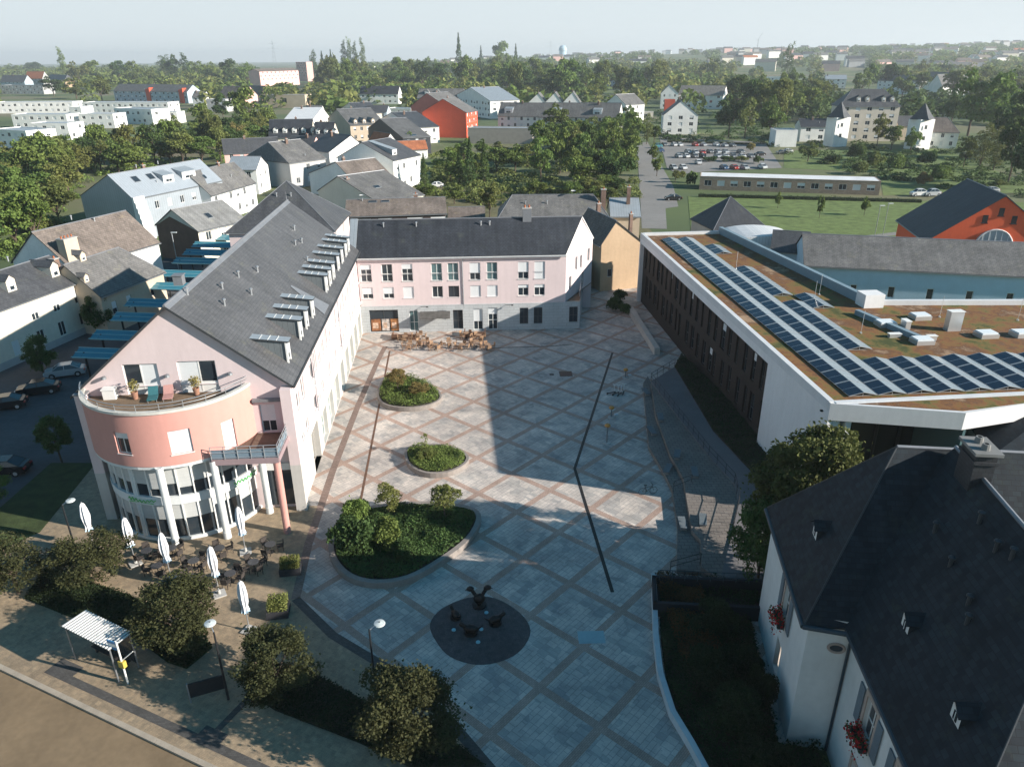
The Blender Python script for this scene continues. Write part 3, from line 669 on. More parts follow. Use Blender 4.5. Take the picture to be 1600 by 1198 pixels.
# lamps on the gable
for s in (2.0, 6.65, 11.3):
    MB().lathe([(.03, .0), (.17, -.05), (.2, -.2), (.0, -.2)], (s, -.25, 12.3), 10).tube((s, 0, 12.25), (s, -.25, 12.3), .03).build('wall_lamp', metal, pb)
# roof
rf = MB(); e = .1
sr = (ZR - ZE) / (W1 - XM); sl_ = (ZR - ZE) / XM
xr = W1 + .45; xl = -.75; zr = ZE - .45 * sr + e; zl = ZE - .75 * sl_ + e
rf.slab([(xr, -.35, zr), (xr, D1, zr), (XM, D1, ZR + e), (XM, -.35, ZR + e)], .22, 0, 1)
rf.slab([(xl, D1, zl), (xl, -.35, zl), (XM, -.35, ZR + e), (XM, D1, ZR + e)], .22, 0, 1)
# lead ridge strip lying on the slope next to the ridge
rf.slab([(XM + .34, -.37, ZR + e + .03 - .34 * sr), (XM + .34, D1, ZR + e + .03 - .34 * sr), (XM, D1, ZR + e + .03), (XM, -.37, ZR + e + .03)], .03, 2)
rf.tube((XM, -.37, ZR + e + .02), (XM, D1 + .1, ZR + e + .02), .1, 6, 2)
roof1 = rf.build('roof', [mat('blue_grey_slate', (.098, .098, .102), rough=.5, var=.14, scale=.3, kind='slate', bs=(.42, .26), col2=(.082, .082, .086), mortar=(.05, .05, .054), bump=.35, spec=.45), fasc, lead], pb)
MB().bx(xr, xr + .14, -.4, D1, zr - .16, zr + .02).build('gutter', fasc, pb)
def rpos(s, q): return ((W1 + .45 - q, s, zr + q * sr), math.pi / 2, sr)
# flat-topped dormers with zinc roofs and dark cheeks
cheek = mat('dark_zinc_cheek', (.17, .19, .20), rough=.6, metal=.2, var=.12, kind='seam', bs=(.45,))
def box_dormer(s):
    w_, h_ = .82, 1.75; k = .12; q = .95; d2 = h_ / (sr - k); mb = MB(); x = w_ / 2
    mb.poly([(-x, 0, -.2), (x, 0, -.2), (x, 0, h_), (-x, 0, h_)], 0)
    mb.poly([(x, 0, -.2), (x, d2, h_ + k * d2), (x, 0, h_)], 1); mb.poly([(-x, 0, -.2), (-x, 0, h_), (-x, d2, h_ + k * d2)], 1)
    mb.slab([(-x - .12, -.3, h_ + .0), (x + .12, -.3, h_), (x + .12, d2 + .1, h_ + k * (d2 + .3) + .04), (-x - .12, d2 + .1, h_ + k * (d2 + .3) + .04)], .12, 2, 3)
    mb.bx(-x - .1, -x + .06, -.12, .02, -.2, h_ - .1, 4).bx(x - .06, x + .1, -.12, .02, -.2, h_ - .1, 4)
    for j in range(1, 4): mb.slab([(-x - .13, d2 * j / 4 - .02, h_ + k * (d2 * j / 4 + .3) + .02 + .02), (x + .13, d2 * j / 4 - .02, h_ + k * (d2 * j / 4 + .3) + .04), (x + .13, d2 * j / 4 + .02, h_ + k * (d2 * j / 4 + .34) + .04), (-x - .13, d2 * j / 4 + .02, h_ + k * (d2 * j / 4 + .34) + .04)], .03, 4)
    l_, a_, _ = rpos(s, q); o = mb.build('dormer', [white, cheek, zinc, fasc, white], roof1); o.location = l_; o.rotation_euler = (0, 0, a_)
    put_window(o, lambda s_, d, z: (s_, -.06 + d, z), -.34, .15, .68, 1.45, 'half', 0)
def find_s(px, py):   # where a dormer foot is seen: solve along eave
    best = min((((P_.x - px) ** 2 + (P_.y - py) ** 2), s) for s in [k * .1 for k in range(430)] for P_ in [proj(wl(rpos(s, .95)[0]))])
    return best[1]
def wl(p):
    c, s_ = math.cos(RZ1), math.sin(RZ1); return Vector((O1[0] + p[0] * c - p[1] * s_, O1[1] + p[0] * s_ + p[1] * c, p[2]))
def proj(p):
    d = p - Vector((0, 0, CAM_H)); z = d.dot(_fw); return Vector((800 + FPX * d.dot(_rt) / z, 599 - FPX * d.dot(_up) / z))
for (px, py) in ((448, 560), (468, 526), (479, 510), (490, 494), (508, 453), (514, 443), (521, 434), (528, 420), (534, 409), (540, 399), (545, 392)):
    box_dormer(find_s(px, py))
# recessed loggia between the dormer groups: pale trough in the slope
mb = MB(); s_ = find_s(502, 478)
for (a_, q0, q1) in ((s_, .25, 3.4),):
    w2 = 1.5
    mb.slab([(W1 + .45 - q0, a_ - w2, zr + q0 * sr + .07), (W1 + .45 - q0, a_ + w2, zr + q0 * sr + .07), (W1 + .45 - q1, a_ + w2 * .15, zr + q1 * sr + .07), (W1 + .45 - q1, a_ - w2 * .15, zr + q1 * sr + .07)], .05, 0)
mb.build('lead_valley', lead, roof1)
for s, q in ((3.5, 8.0), (5.5, 6.0), (8.1, 6.8), (10.5, 5.2), (12.3, 6.6), (16, 5.9), (27, 3.5), (29.5, 5.1), (31.5, 4.8), (34, 6.0)):
    add_vent(roof1, *rpos(s, q)[0])
mb = MB().bx(-.35, .35, -.35, .35, -.4, .35).bx(-.42, .42, -.42, .42, .35, .42); o = mb.build('roof_hatch', lead, roof1); o.location = rpos(5.0, 9.0)[0]
MB().tube((XM, D1 - .5, ZR), (XM, D1 - .5, ZR + 1.3), .05, 6, 0, .01).build('finial', lead, roof1)

# rotunda ------------------------------------------------------------------
cx, cy, RR = 6.25, 1.75, 6.5
TH0 = math.atan2(-cy, -math.sqrt(RR ** 2 - cy ** 2)); TH1 = math.atan2(-cy, math.sqrt(RR ** 2 - cy ** 2))   # left .. right through -90 deg
TH0 = TH0 if TH0 < 0 else TH0 - 2 * math.pi
arcL = RR * (TH1 - TH0)
def Fc(rad):
    return lambda s, d, z: (cx + (rad - d) * math.cos(TH0 + s / RR), cy + (rad - d) * math.sin(TH0 + s / RR), z)
def s_at(px, py, z):   # arc position seen at a pixel for height z
    return min((((q.x - px) ** 2 + (q.y - py) ** 2), k * .05) for k in range(int(arcL / .05)) for q in [proj(wl(Fc(RR)(k * .05, 0, z)))])[1]
ro = MB()
sw = [s_at(192, 690, 8.6) - .55, s_at(281, 683, 8.6) - .75]
ops_c = [(sw[0], 7.9, 1.15, 1.75), (sw[1], 7.75, 1.5, 1.9), (arcL - 3.3, 6.95, 1.05, 2.35)]
wall(ro, Fc(RR), 0, arcL, 6.9, 11.25, ops_c, .3, 0, ds=.16)
rot = ro.build('rotunda_wall', [sal, white], pb)
put_window(rot, Fc(RR), *ops_c[0], 'third', .25, sill=True); put_window(rot, Fc(RR), *ops_c[1], 'shut', .25, sill=True); put_window(rot, Fc(RR), *ops_c[2], 'shut', .25)
# terrace deck, coping and rail
nseg = 42; ang = [TH0 + (TH1 - TH0) * k / nseg for k in range(nseg + 1)]
dk = MB(); dk.prism([(cx + (RR - .25) * math.cos(a), cy + (RR - .25) * math.sin(a)) for a in ang], 10.45, 10.62)
dk.build('terrace_floor', mat('terrace_floor_brown', (.17, .12, .08), rough=.9, var=.25, scale=1.2), pb)
cp = MB()
for a0_, a1_ in zip(ang, ang[1:]):
    q = [(cx + r * math.cos(a), cy + r * math.sin(a)) for r, a in ((RR - .28, a0_), (RR + .08, a0_), (RR + .08, a1_), (RR - .28, a1_))]
    cp.prism(q, 11.1, 11.3, 0)
cp.build('parapet_coping', mat('pale_coping', (.55, .54, .50), rough=.7, var=.1), pb)
rl = MB(); pts = [(cx + (RR - .1) * math.cos(a), cy + (RR - .1) * math.sin(a), 11.85) for a in ang]; rl.path(pts, .03, 6); rl.path([(x, y, 11.6) for x, y, _ in pts], .018, 5)
for k in range(0, nseg + 1, 4): rl.tube((pts[k][0], pts[k][1], 11.25), pts[k], .025)
rl.build('terrace_rail', steel, pb)
# lower glazed two storeys, set back behind the columns
gf = MB(); gf2 = MB(); gf3 = MB(); bl2 = MB(); R2 = RR - .75
mull = MB(); panes = MB(); blinds = MB()
for a0_, a1_ in zip(ang[::3], ang[3::3]):
    def q4(r, za, zb): return [(cx + r * math.cos(a0_), cy + r * math.sin(a0_), za), (cx + r * math.cos(a1_), cy + r * math.sin(a1_), za), (cx + r * math.cos(a1_), cy + r * math.sin(a1_), zb), (cx + r * math.cos(a0_), cy + r * math.sin(a0_), zb)]
    panes.poly(q4(R2, 0.1, 3.3)); panes.poly(q4(R2, 3.9, 6.7))
    blinds.poly(q4(R2 + .06, 1.9 if random.random() < .75 else 2.5, 3.3)); bl2.poly(q4(R2 + .06, 5.0 if random.random() < .8 else 4.6, 6.7))
    mull.obx((cx + (R2 + .06) * math.cos(a0_), cy + (R2 + .06) * math.sin(a0_)), (math.cos(a0_), math.sin(a0_)), .16, .09, 0, 6.75)
    gf.prism([(cx + r * math.cos(a), cy + r * math.sin(a)) for r, a in ((R2 - .1, a0_), (R2 + .22, a0_), (R2 + .22, a1_), (R2 - .1, a1_))], 3.25, 3.95, 0)
    gf2.prism([(cx + r * math.cos(a), cy + r * math.sin(a)) for r, a in ((R2 - .1, a0_), (RR - .02, a0_), (RR - .02, a1_), (R2 - .1, a1_))], 6.65, 6.9, 0)
    gf3.prism([(cx + r * math.cos(a), cy + r * math.sin(a)) for r, a in ((R2 - .1, a0_), (R2 + .2, a0_), (R2 + .2, a1_), (R2 - .1, a1_))], -.1, .25, 0)
[g_.build('floor_band', mat('white_band', (.62, .64, .64), rough=.6, var=.06), pb) for g_ in (gf, gf2, gf3)]; panes.build('shop_glazing', glass, pb); mull.build('mullions', white, pb)
bl2.build('blinds', mat('grey_blinds', (.50, .51, .50), rough=.7, var=.05, kind='tile', bs=(6, .07), col2=(.46, .47, .46), mortar=(.3, .3, .3)), pb); blinds.build('blinds', mat('grey_blinds', (.50, .51, .50), rough=.7, var=.05, kind='tile', bs=(6, .07), col2=(.46, .47, .46), mortar=(.3, .3, .3)), pb)
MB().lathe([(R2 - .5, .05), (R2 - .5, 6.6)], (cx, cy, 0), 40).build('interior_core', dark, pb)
for (px, py) in ((232, 838), (276, 851), (356, 839), (422, 800)):
    q = at(px, py, 0); 
    MB().lathe([(.30, -.1), (.30, .6), (.27, .62), (.27, 6.85)], (0, 0, 0), 16).build('column', mat('column_white', (.60, .62, .62), rough=.55, var=.06), pb)
    o = bpy.context.scene.objects[-1] if False else C.objects[-1]
    c, s_ = math.cos(RZ1), math.sin(RZ1); dx_, dy_ = q.x - O1[0], q.y - O1[1]; o.location = (dx_ * c + dy_ * s_, -dx_ * s_ + dy_ * c, 0)
MB().lathe([(.27, -.1), (.27, 6.8)], (14.75, -3.75, 0), 16).build('red_column', sal, pb)
# script-like green sign strokes on the band
grn = mat('green_sign_paint', (.10, .45, .12), rough=.5, var=0)
for (px, py, ln) in ((214, 785, 2.6), (388, 741, 2.6)):
    sc_ = s_at(px, py, 3.6); sg = MB(); Fq = Fc(R2 + .27); prev = None
    for k in range(41):
        u = k / 40; s_ = sc_ - ln / 2 + ln * u; z_ = 3.62 + .16 * math.sin(u * 46) * (1 - .5 * u) + .05 * math.sin(u * 9)
        p_ = Fq(s_, 0, z_)
        if prev: sg.tube(prev, p_, .035, 4)
        prev = p_
    sg.tube(Fq(sc_ - ln / 2, 0, 3.38), Fq(sc_ + ln * .4, 0, 3.42), .03, 4)
    sg.build('shop_sign', grn, pb)
# corner balcony
bl = MB(); bl.bx(10.2, 15.05, -4.15, -.0, 6.78, 6.93, 0)
bl.bx(10.2, 15.05, -4.2, -4.12, 6.5, 6.95, 1).bx(14.98, 15.08, -4.1, -.1, 6.5, 6.95, 1)
bal = bl.build('balcony', [mat('wood_deck', (.17, .12, .09), rough=.8, var=.2, kind='tile', bs=(6, .14)), mat('dusky_pink_edge', (.30, .22, .23), rough=.7, var=.05)], pb)
ra = MB()
for z_ in (7.1, 7.5, 7.75, 8.0): ra.tube((10.2, -4.15, z_), (15.03, -4.15, z_), .028).tube((15.03, -4.15, z_), (15.03, -.1, z_), .028)
for k in range(6): ra.tube((10.2 + k * .966, -4.15, 6.9), (10.2 + k * .966, -4.15, 8.02), .035)
for k in range(1, 5): ra.tube((15.03, -4.15 + k, 6.9), (15.03, -4.15 + k, 8.02), .035)
rail_o = ra.build('railing', steel, bal)
MB().bx(10.25, 14.98, -4.12, -4.10, 6.98, 7.72).bx(14.97, 14.99, -4.05, -.1, 6.98, 7.72).build('mesh_panel', mat('blue_mesh_panel', (.20, .27, .33), rough=.5, var=.05, alpha=.85), bal)
# shallow box roof (awning case) above balcony door
MB().bx(12.6, 15.2, -.35, .0, 9.75, 9.95).build('awning_case', lead, pb)
# ground floor side wall between rotunda and right pilaster: dark shop window
MB().bx(12.7, 14.8, -.12, -.02, .3, 3.6).build('shop_window', glass, pb)
MB().bx(12.6, 14.9, -.2, -.0, 3.6, 4.2).build('shop_fascia', white, pb)
# ---------------------------------------------------------------- far pink wing closing the square
A = at(557, 402, 10.4); B = at(885, 396, 10.4); v = (B - A).xy; L = v.length; rz = math.atan2(v.y, v.x)
pw = thing('pink_wing', 'pale pink wing closing the far side of the square, dark slate roof', 'building', (A.x, A.y, 0), rz)
DW = 9.0; SK = 4.8; ry = 4.5; hr = on_plane(700, 343, A.xy + Vector((-v.y, v.x)).normalized() * ry, B.xy + Vector((-v.y, v.x)).normalized() * ry).z; he = 10.4
F = flatF((0, 0), (1, 0)); b = MB(); k = L / 328.0
tops = [(x - 540) for x in (561, 594, 625.5, 671.6, 697.5, 732, 759, 808.5, 834.5)]
ops_t = [((x + 540 - 557) * k, 7.05, 17 * k, 2.35) for x in tops]; ops_m = [((x + 540 - 557) * k, 4.75, 17 * k, 1.55) for x in tops]
gnd = [(569, 46, .1, 3.1), (633, 14, .1, 2.9), (677, 15, 1.7, 1.3), (703, 16, .3, 2.7), (736, 15, .1, 3.0), (760, 15, .1, 3.1), (811, 14, .8, 2.3), (834, 14, .8, 2.3)]
ops_g = [((x - 557) * k, z, w_ * k, h_) for x, w_, z, h_ in gnd]
wall(b, F, 0, L, 3.75, he, ops_t + ops_m, .25, 0)
dxs = SK / DW; sk = Vector((SK, DW)).normalized(); FRs = flatF((L, 0), (sk.x, sk.y)); Ls = math.hypot(SK, DW)
rop = [(1.2, 4.9, .9, 2.0), (3.4, 7.2, .8, 1.9), (5.2, 7.0, .8, 1.9), (6.0, 4.2, 1.0, 2.1), (8.2, 7.3, .9, 1.9)]
wall(b, FRs, 0, Ls, 3.75, he, rop, .25, 0)
b.poly([(L, 0, he), (L + SK, DW, he), (L + SK / 2, ry, hr)]); wall(b, flatF((L + SK, DW), (-1, 0)), 0, L + SK, -.2, he, [], .2, 0); wall(b, flatF((0, DW), (0, -1)), 0, DW, -.2, he, [], .2, 0); b.poly([(0, DW, he), (0, 0, he), (0, ry, hr)])
b.build('wall', pk, pw)
g = MB(); GX = L + 2.0
wall(g, flatF((-.3, -.12), (1, 0)), 0, GX + .3, -.2, 3.75, [(s + .3, z, w_, h_) for s, z, w_, h_ in ops_g + [((877 + 11 - 557) * k + .3, .9, 14 * k, 2.2)]], .3, 0)
gs = Vector((4.4, 25)).normalized(); FG = flatF((GX, -.12), (gs.x, gs.y)); wall(g, FG, 0, 26, -.2, 4.5, [], .2, 0)
g.poly([(-.3, -.12, 3.75), (GX, -.12, 3.75), (GX, 0, 3.75), (-.3, 0, 3.75)]); g.poly([(L, 0, 3.74), (GX, -.1, 3.74), (GX + 4.35, 24, 3.74), (L + SK + 2, 24, 3.74), (L + SK, DW, 3.74)])
gb = g.build('ground_floor_wall', mat('pale_blue_stone', (.46, .48, .49), rough=.8, var=.08, kind='tile', bs=(1.2, .4), col2=(.44, .46, .47), mortar=(.33, .34, .35)), pw)
MB().bx(L + .1, GX, -.1, .05, 3.76, 3.85).build('terrace_edge', conc, pw)
tw = MB(); tw.slab([(L + .2, .1, 3.8), (GX - .1, .1, 3.8), (GX + 4.1, 23, 3.8), (L + SK + 1.8, 23, 3.8), (L + SK + .1, DW, 3.8)], .04); tw.build('terrace_floor', MATS['terrace_floor_brown'], pw)
for kk in range(14):
    p0 = FG(kk * 1.8, .1, 4.5); MB().tube(p0, (p0[0], p0[1], 5.3), .03).build('rail_post', steel, pw) if kk % 2 == 0 else None
MB().tube(FG(0, .1, 5.3), FG(25, .1, 5.3), .035).tube(FG(0, .1, 4.9), FG(25, .1, 4.9), .02).build('terrace_rail', steel, pw)
wk = ['third', 'glass', 'third', 'teal', 'teal', 'half', 'teal', 'half', 'shut']
for (o, kd_) in zip(ops_t, wk): put_window(pw, F, *o, kd_, .2, sill=True); MB().bx(o[0] - .02, o[0] + o[2] + .02, -.05, -.02, o[1] + .02, o[1] + .06).bx(o[0] - .02, o[0] + o[2] + .02, -.05, -.02, o[1] + .95, o[1] + 1.0).build('guard_rail', steel, pw)
for (o, kd_) in zip(ops_m, ['half', 'half', 'shut', 'glass', 'd_glass', 'shut', 'shut', 'third', 'third']): put_window(pw, F, *o, kd_, .2, sill=True)
for o in rop: put_window(pw, FRs, *o, 'glass', .2)
FG0 = flatF((-.3, -.12), (1, 0))
for (o, kd_) in zip(ops_g + [((877 + 11 - 557) * k + .3, .9, 14 * k, 2.2)], ['d_glass', 'teal', 'third', 'd_glass', 'half', 'third', 'd_glass', 'd_glass', 'd_glass']):
    put_window(pw, FG0, o[0] + .3, o[1], o[2], o[3], kd_, .25)
rf = MB(); e = .12; oh = .3; sf = (hr - he) / ry; zf = he - oh * sf
rf.slab([(-.1, -oh, zf + e), (L - .1, -oh, zf + e), (L + SK / 2 + .2, ry, hr + e), (-.1, ry, hr + e)], .16, 0, 1)
rf.slab([(L + SK + .2, DW + oh, zf + e), (-.1, DW + oh, zf + e), (-.1, ry, hr + e), (L + SK / 2 + .2, ry, hr + e)], .16, 0, 1)
rf.tube((0, ry, hr + e), (L + SK / 2 + .2, ry, hr + e), .09, 6, 2)
r2 = rf.build('roof', [mat('dark_slate', (.045, .05, .06), rough=.55, var=.16, scale=.35, kind='slate', bs=(.4, .26), col2=(.036, .04, .048), mortar=(.02, .02, .024), bump=.3), white, lead], pw)
MB().slab([(-1.1, -oh, zf + .3), (-.1, -oh, zf + .3), (-.1, ry, hr + .3), (-1.1, ry, hr + .3)], .1).build('zinc_verge', zinc, r2)
add_chimney(r2, (814 - 557) * k + 1.0, ry - .2, 1.15, .8, hr - .8, hr + 1.35, lead)
for px in (592, 644, 747, 761): add_vent(r2, (px - 557) * k + .4, ry - .9, hr - .9 * sf + e)
MB().bx(0, L, -oh - .13, -oh, zf - .1, zf + .04).build('gutter', steel, pw)
MB().tube(((721 - 557) * k, -.08, 3.4), ((721 - 557) * k, -.08, he - .2), .06).build('downpipe', steel, pw)
for px in (652, 788): 
    x_ = (px - 557) * k; MB().tube((x_, -.12, 3.55), (x_ + .9, -.75, 3.75), .03).lathe([(.02, .06), (.14, .0), (.16, -.08), (0, -.08)], (x_ + .9, -.75, 3.75), 10).build('wall_lamp', blackm, pw)
for i_, (px0, px1, cc, zz) in enumerate(((571, 586, (.30, .13, .06), 1.9), (588, 600, (.50, .44, .40), 1.9), (602, 615, (.38, .17, .07), 1.9))):
    MB().bx((px0 - 557) * k, (px1 - 557) * k, -.02, .0, .25, zz).bx((px0 - 555) * k, (px1 - 561) * k, -.03, -.02, .6, 1.4, 1).build('poster', [mat('poster_%d' % i_, cc, rough=.5, var=.5, scale=2.5), mat('poster_skin_%d' % i_, (.55, .38, .28), rough=.5, var=.5, scale=3)], pw)
# awning over the shop and cafe furniture in front
ax = (706 - 557) * k
MB().slab([(ax - 4.6, -.2, 2.9), (ax - .6, -.2, 2.9), (ax - .6, -1.6, 2.35), (ax - 4.6, -1.6, 2.35)][::-1], .06).build('awning', mat('dark_awning', (.09, .085, .08), rough=.8, var=.25, scale=2), pw)
# gap building between: step next to the corner building is covered by the wing's left zinc verge

# ---------------------------------------------------------------- hall with solar roof
S0 = Vector((23.7, 49.4)); ux = Vector((.997, .080)); RZS = math.atan2(.080, .997)
hall = thing('solar_hall', 'long white and dark brown hall with planted flat roof and solar panels', 'hall', (S0.x, S0.y, 0), RZS)
ZP = 10.3; OUT = [(0, 0), (8.9, -2.5), (19, .1), (46, -.6), (46, 20.5), (15.4, 23.6), (12.0, 58.3), (0, 58.3)]
sed = mat('sedum_roof', (.19, .105, .045), rough=.95, var=.35, scale=.9, bump=.4)
m_, n_, l_, b_ = sed, sed.node_tree.nodes, sed.node_tree.links, sed.node_tree.nodes['Principled BSDF']
tc = n_.new('ShaderNodeTexCoord'); no = n_.new('ShaderNodeTexNoise'); no.inputs['Scale'].default_value = .22; no.inputs['Detail'].default_value = 12; no.inputs['Roughness'].default_value = .78; l_.new(tc.outputs['Object'], no.inputs['Vector'])
l_.new(ramp(n_, l_, no.outputs['Fac'], [(.40, (.055, .065, .018)), (.455, (.15, .12, .035)), (.50, (.22, .095, .035)), (.55, (.11, .055, .028)), (.62, (.32, .21, .13))]), b_.inputs['Base Color'])
MB().prism([(.3, .3), (8.9, -.2), (19, .4), (45.7, -.3), (45.7, 20.2), (15.1, 23.2), (11.7, 58), (.3, 58)], 9.6, 9.95, 1, 0).build('green_roof', [sed, dark], hall)
wh = stucco('hall_white_render', (.70, .70, .70), .04)
# left facade: white frame 11 m long at the near end, dark cladding beyond
clad = mat('dark_timber_cladding', (.030, .022, .019), rough=.75, var=.2, kind='seam', bs=(.3,), scale=.5)
b = MB(); b.bx(0, .4, 0, 11.2, -.5, ZP, 0); b.bx(0, .45, 11.2, 58.3, 8.9, ZP, 0); b.bx(0, .6, 57.8, 58.3, -.5, 8.9, 0)
b.bx(.4, 12.0, 57.9, 58.3, -.5, ZP - .02, 0)
b.bx(.45, 1.0, 0, .4, -.5, ZP, 0)
b.prism([(15.4, 23.2), (46, 20.1), (46, 20.5), (15.4, 23.6)], -.5, ZP - .01, 0)
b.build('white_frame_wall', wh, hall)
W_ = MB(); FD = flatF((.55, 57.8), (0, -1)); dops = []
rnd = random.Random(3)
s = 1.2
for i in range(21):
    w_ = rnd.choice([.7, .9, .9, 1.3]); dops.append((s, 5.4 + rnd.choice([0, .1]), w_, 2.9)); dops.append((s + rnd.choice([.5, .9, 1.2]), 1.5 + rnd.choice([0, .2]), rnd.choice([.7, .9, 1.2]), 2.9)); s += 2.15
wall(W_, FD, 0, 46.6, -.5, 8.9, dops, .3, 0); W_.build('timber_facade', clad, hall)
for i, o in enumerate(dops): put_window(hall, FD, *o, 'd_third' if i in (12, 30, 38, 20, 27) else 'd_glass', .26)
# parapets (top coping)
cp = MB(); cop = mat('pale_parapet', (.60, .61, .62), rough=.6, var=.06)
def par(p, q, w_=.45, z0=9.6, z1=ZP + .05, m=0):
    p = Vector(p); q = Vector(q); cp.obx((p + q) / 2, (q - p), (q - p).length, w_, z0, z1, m)
par((.2, .2), (.2, 58.1)); par((.4, 58.08), (11.8, 58.08)); cp.build('coping', cop, hall)
cp = MB(); par((11.9, 58.1), (15.3, 23.8), .55, 9.6, 10.95); cp.build('raised_parapet', mat('blue_grey_panel', (.20, .28, .33), rough=.5, var=.06), hall)
cp = MB(); par((15.6, 23.4), (46, 20.3), .5, 9.6, 10.45); cp.build('back_coping', cop, hall); cp = MB(); par((.4, .15), (19, .3), .45, 9.6, ZP + .03); par((19, .3), (46, -.4), .45, 9.6, ZP + .03); cp.build('front_coping', cop, hall)
MB().bx(14.6, 16.7, 22.2, 24.0, 9.6, 11.35).build('stair_head', wh, hall)
cp = MB(); par((12.9, 20.5), (14.8, 12.2), .5, 9.9, 10.45); cp.build('low_duct', MATS['blue_grey_panel'], hall)
# canopy wedge in front and recessed entrance under it
MB().prism([(0, -.02), (8.9, -2.5), (19, -.6), (19, -.05)][::1], 8.9, ZP - .02, 0, 1).build('entrance_canopy', [wh, cop], hall)
MB().prism([(2, -.3), (8.9, -2.2), (18.6, -.7), (18, -.12)], ZP - .01, ZP + .02).build('gravel_bed', sed, hall)
b = MB(); b.bx(1.0, 46, 3.2, 3.4, -.5, 9.6); b.build('entrance_wall', mat('dark_entrance_glass', (.02, .022, .022), rough=.25, var=0), hall)
b = MB(); b.bx(1.4, 1.8, -.2, 2.8, -.5, 8.9, 0); b.build('pier', wh, hall)
for x_ in (6.0, 8.0, 10.0, 12.0): MB().bx(x_, x_ + .18, 2.95, 3.15, -.5, 8.9).build('door_frame', blackm, hall)
MB().bx(9.3, 9.5, -2.2, 3.1, -.5, 8.9).build('glass_screen', glass_teal, hall)
# solar panels: tents, dark cells left, sky reflection painted into the right face's colour
spd = mat('solar_cells', (.012, .018, .035), rough=.18, var=.05, spec=.6); spl = mat('painted_sheen_panel_face', (.21, .25, .28), rough=.25, var=.05, spec=.6); alu = mat('aluminium', (.65, .67, .68), rough=.35, metal=.7, var=0)
pp = MB(); wX, lY, hz = 1.14, 2.24, .26
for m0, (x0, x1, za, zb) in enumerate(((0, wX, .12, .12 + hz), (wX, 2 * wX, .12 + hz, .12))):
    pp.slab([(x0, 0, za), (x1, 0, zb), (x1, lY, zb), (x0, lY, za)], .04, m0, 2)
    for yy in (0, lY / 2 - .012, lY - .03):
        pp.slab([(x0, yy, za + .006), (x1, yy, zb + .006), (x1, yy + (.03 if yy != lY / 2 - .012 else .018), zb + .006), (x0, yy + (.03 if yy != lY / 2 - .012 else .018), za + .006)], .004, 2)
pp.tube((0, .1, .05), (2 * wX, .1, .05), .03, 4, 2).tube((wX, .1, .0), (wX, .1, .36), .03, 4, 2)
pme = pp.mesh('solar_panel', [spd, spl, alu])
cells = [(0, j) for j in range(23)] + [(1, j) for j in range(23)] + [(2, j) for j in (0, 1, 2, 4, 5, 6, 7, 8, 9, 11, 12, 13, 14, 15, 19, 20)] + [(3, j) for j in (0, 1, 2, 9, 10)] + [(i, j) for i in range(4, 13) for j in range(3)]
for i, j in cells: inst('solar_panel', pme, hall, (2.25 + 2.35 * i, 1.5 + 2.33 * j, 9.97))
# roof lights, mast, equipment
dome = MB().bx(-.85, .85, -.65, .65, 0, .4, 0).bx(-.75, .75, -.55, .55, .4, .52, 1).mesh('roof_light', [alu, mat('pale_acrylic', (.72, .76, .78), rough=.3, var=.02)])
def hl(px, py, z=10): q = at(px, py, z).xy - S0; return (q.x * .997 + q.y * .080, -q.x * .080 + q.y * .997)
for px, py in ((1383, 508), (1437, 497), (1440, 535), (1540, 525), (1596, 524)): inst('roof_light', dome, hall, (*hl(px, py), 9.95))
for px, py, w_, d_, h_ in ((1414, 512, .5, .9, .8), (1487, 515, 1.3, .7, 1.9), (1455, 530, .8, .4, .4), (1397, 526, 1.1, .4, .35)):
    q = hl(px, py); MB().bx(q[0] - w_ / 2, q[0] + w_ / 2, q[1] - d_ / 2, q[1] + d_ / 2, 9.95, 9.95 + h_, 0).bx(q[0] - w_ / 2 - .05, q[0] + w_ / 2 + .05, q[1] - d_ / 2 - .05, q[1] + d_ / 2 + .05, 9.95 + h_, 10.0 + h_, 1).build('roof_unit', [alu, white], hall)
for px, py in ((1468, 495), (1280, 460), (1590, 500), (1150, 420), (1345, 520), (1272, 470)):
    q = hl(px, py); MB().tube((*q, 9.95), (*q, 12.2), .02, 5).lathe([(.12, 0), (.12, .1), (0, .1)], (*q, 9.95), 8).build('lightning_rod', alu, hall)
MB().lathe([(.0, -.12), (.12, -.1), (.14, 0), (0, .02)], (-.1, .9, 9.3), 8).build('wall_camera', blackm, hall)

# ---------------------------------------------------------------- town hall, lower right
th = thing('town_hall', 'white old town hall with steep dark slate roofs and red flower boxes', 'town hall', (16.7, 28.1, 0), 0)
def T(p): return (p[0] - 16.7, p[1] - 28.1, p[2])
t1 = Vector((.12, .993)); t2 = Vector((.993, -.12))
E1 = Vector((16.1, 38.2, 8.5)); E2 = Vector((14.7, 28.6, 8.5)); E3 = Vector((16.7, 28.1, 8.5)); E4 = Vector((15.5, 16.75, 8.5))
AP = Vector((20, 33.6, 15.2)); AR = Vector((37, 31.5, 15.2)); NR = Vector((21.17, 22.25, 15.5)); FR_ = Vector((22.4, 31.2, 15.5))
E5 = E4 + Vector((11.6, -1.4, 0)); E6 = E3 + Vector((11.6, -1.4, 0)); E7 = Vector((38, 25.8, 8.5)); E8 = Vector((38.8, 35.5, 8.5))
thw = stucco('town_hall_render', (.66, .66, .64), .06)
foot = [E1, E2, E3, E4, E5, E6, E7, E8]
def edgeF(a, c): d = (c - a).xy.normalized(); return flatF((a.x - 16.7, a.y - 28.1), (d.x, d.y)), (c - a).xy.length
walls_ = MB(); wl_ops = {}
F12, L12 = edgeF(E1, E2); F34, L34 = edgeF(E3, E4); F23, L23 = edgeF(E2, E3)
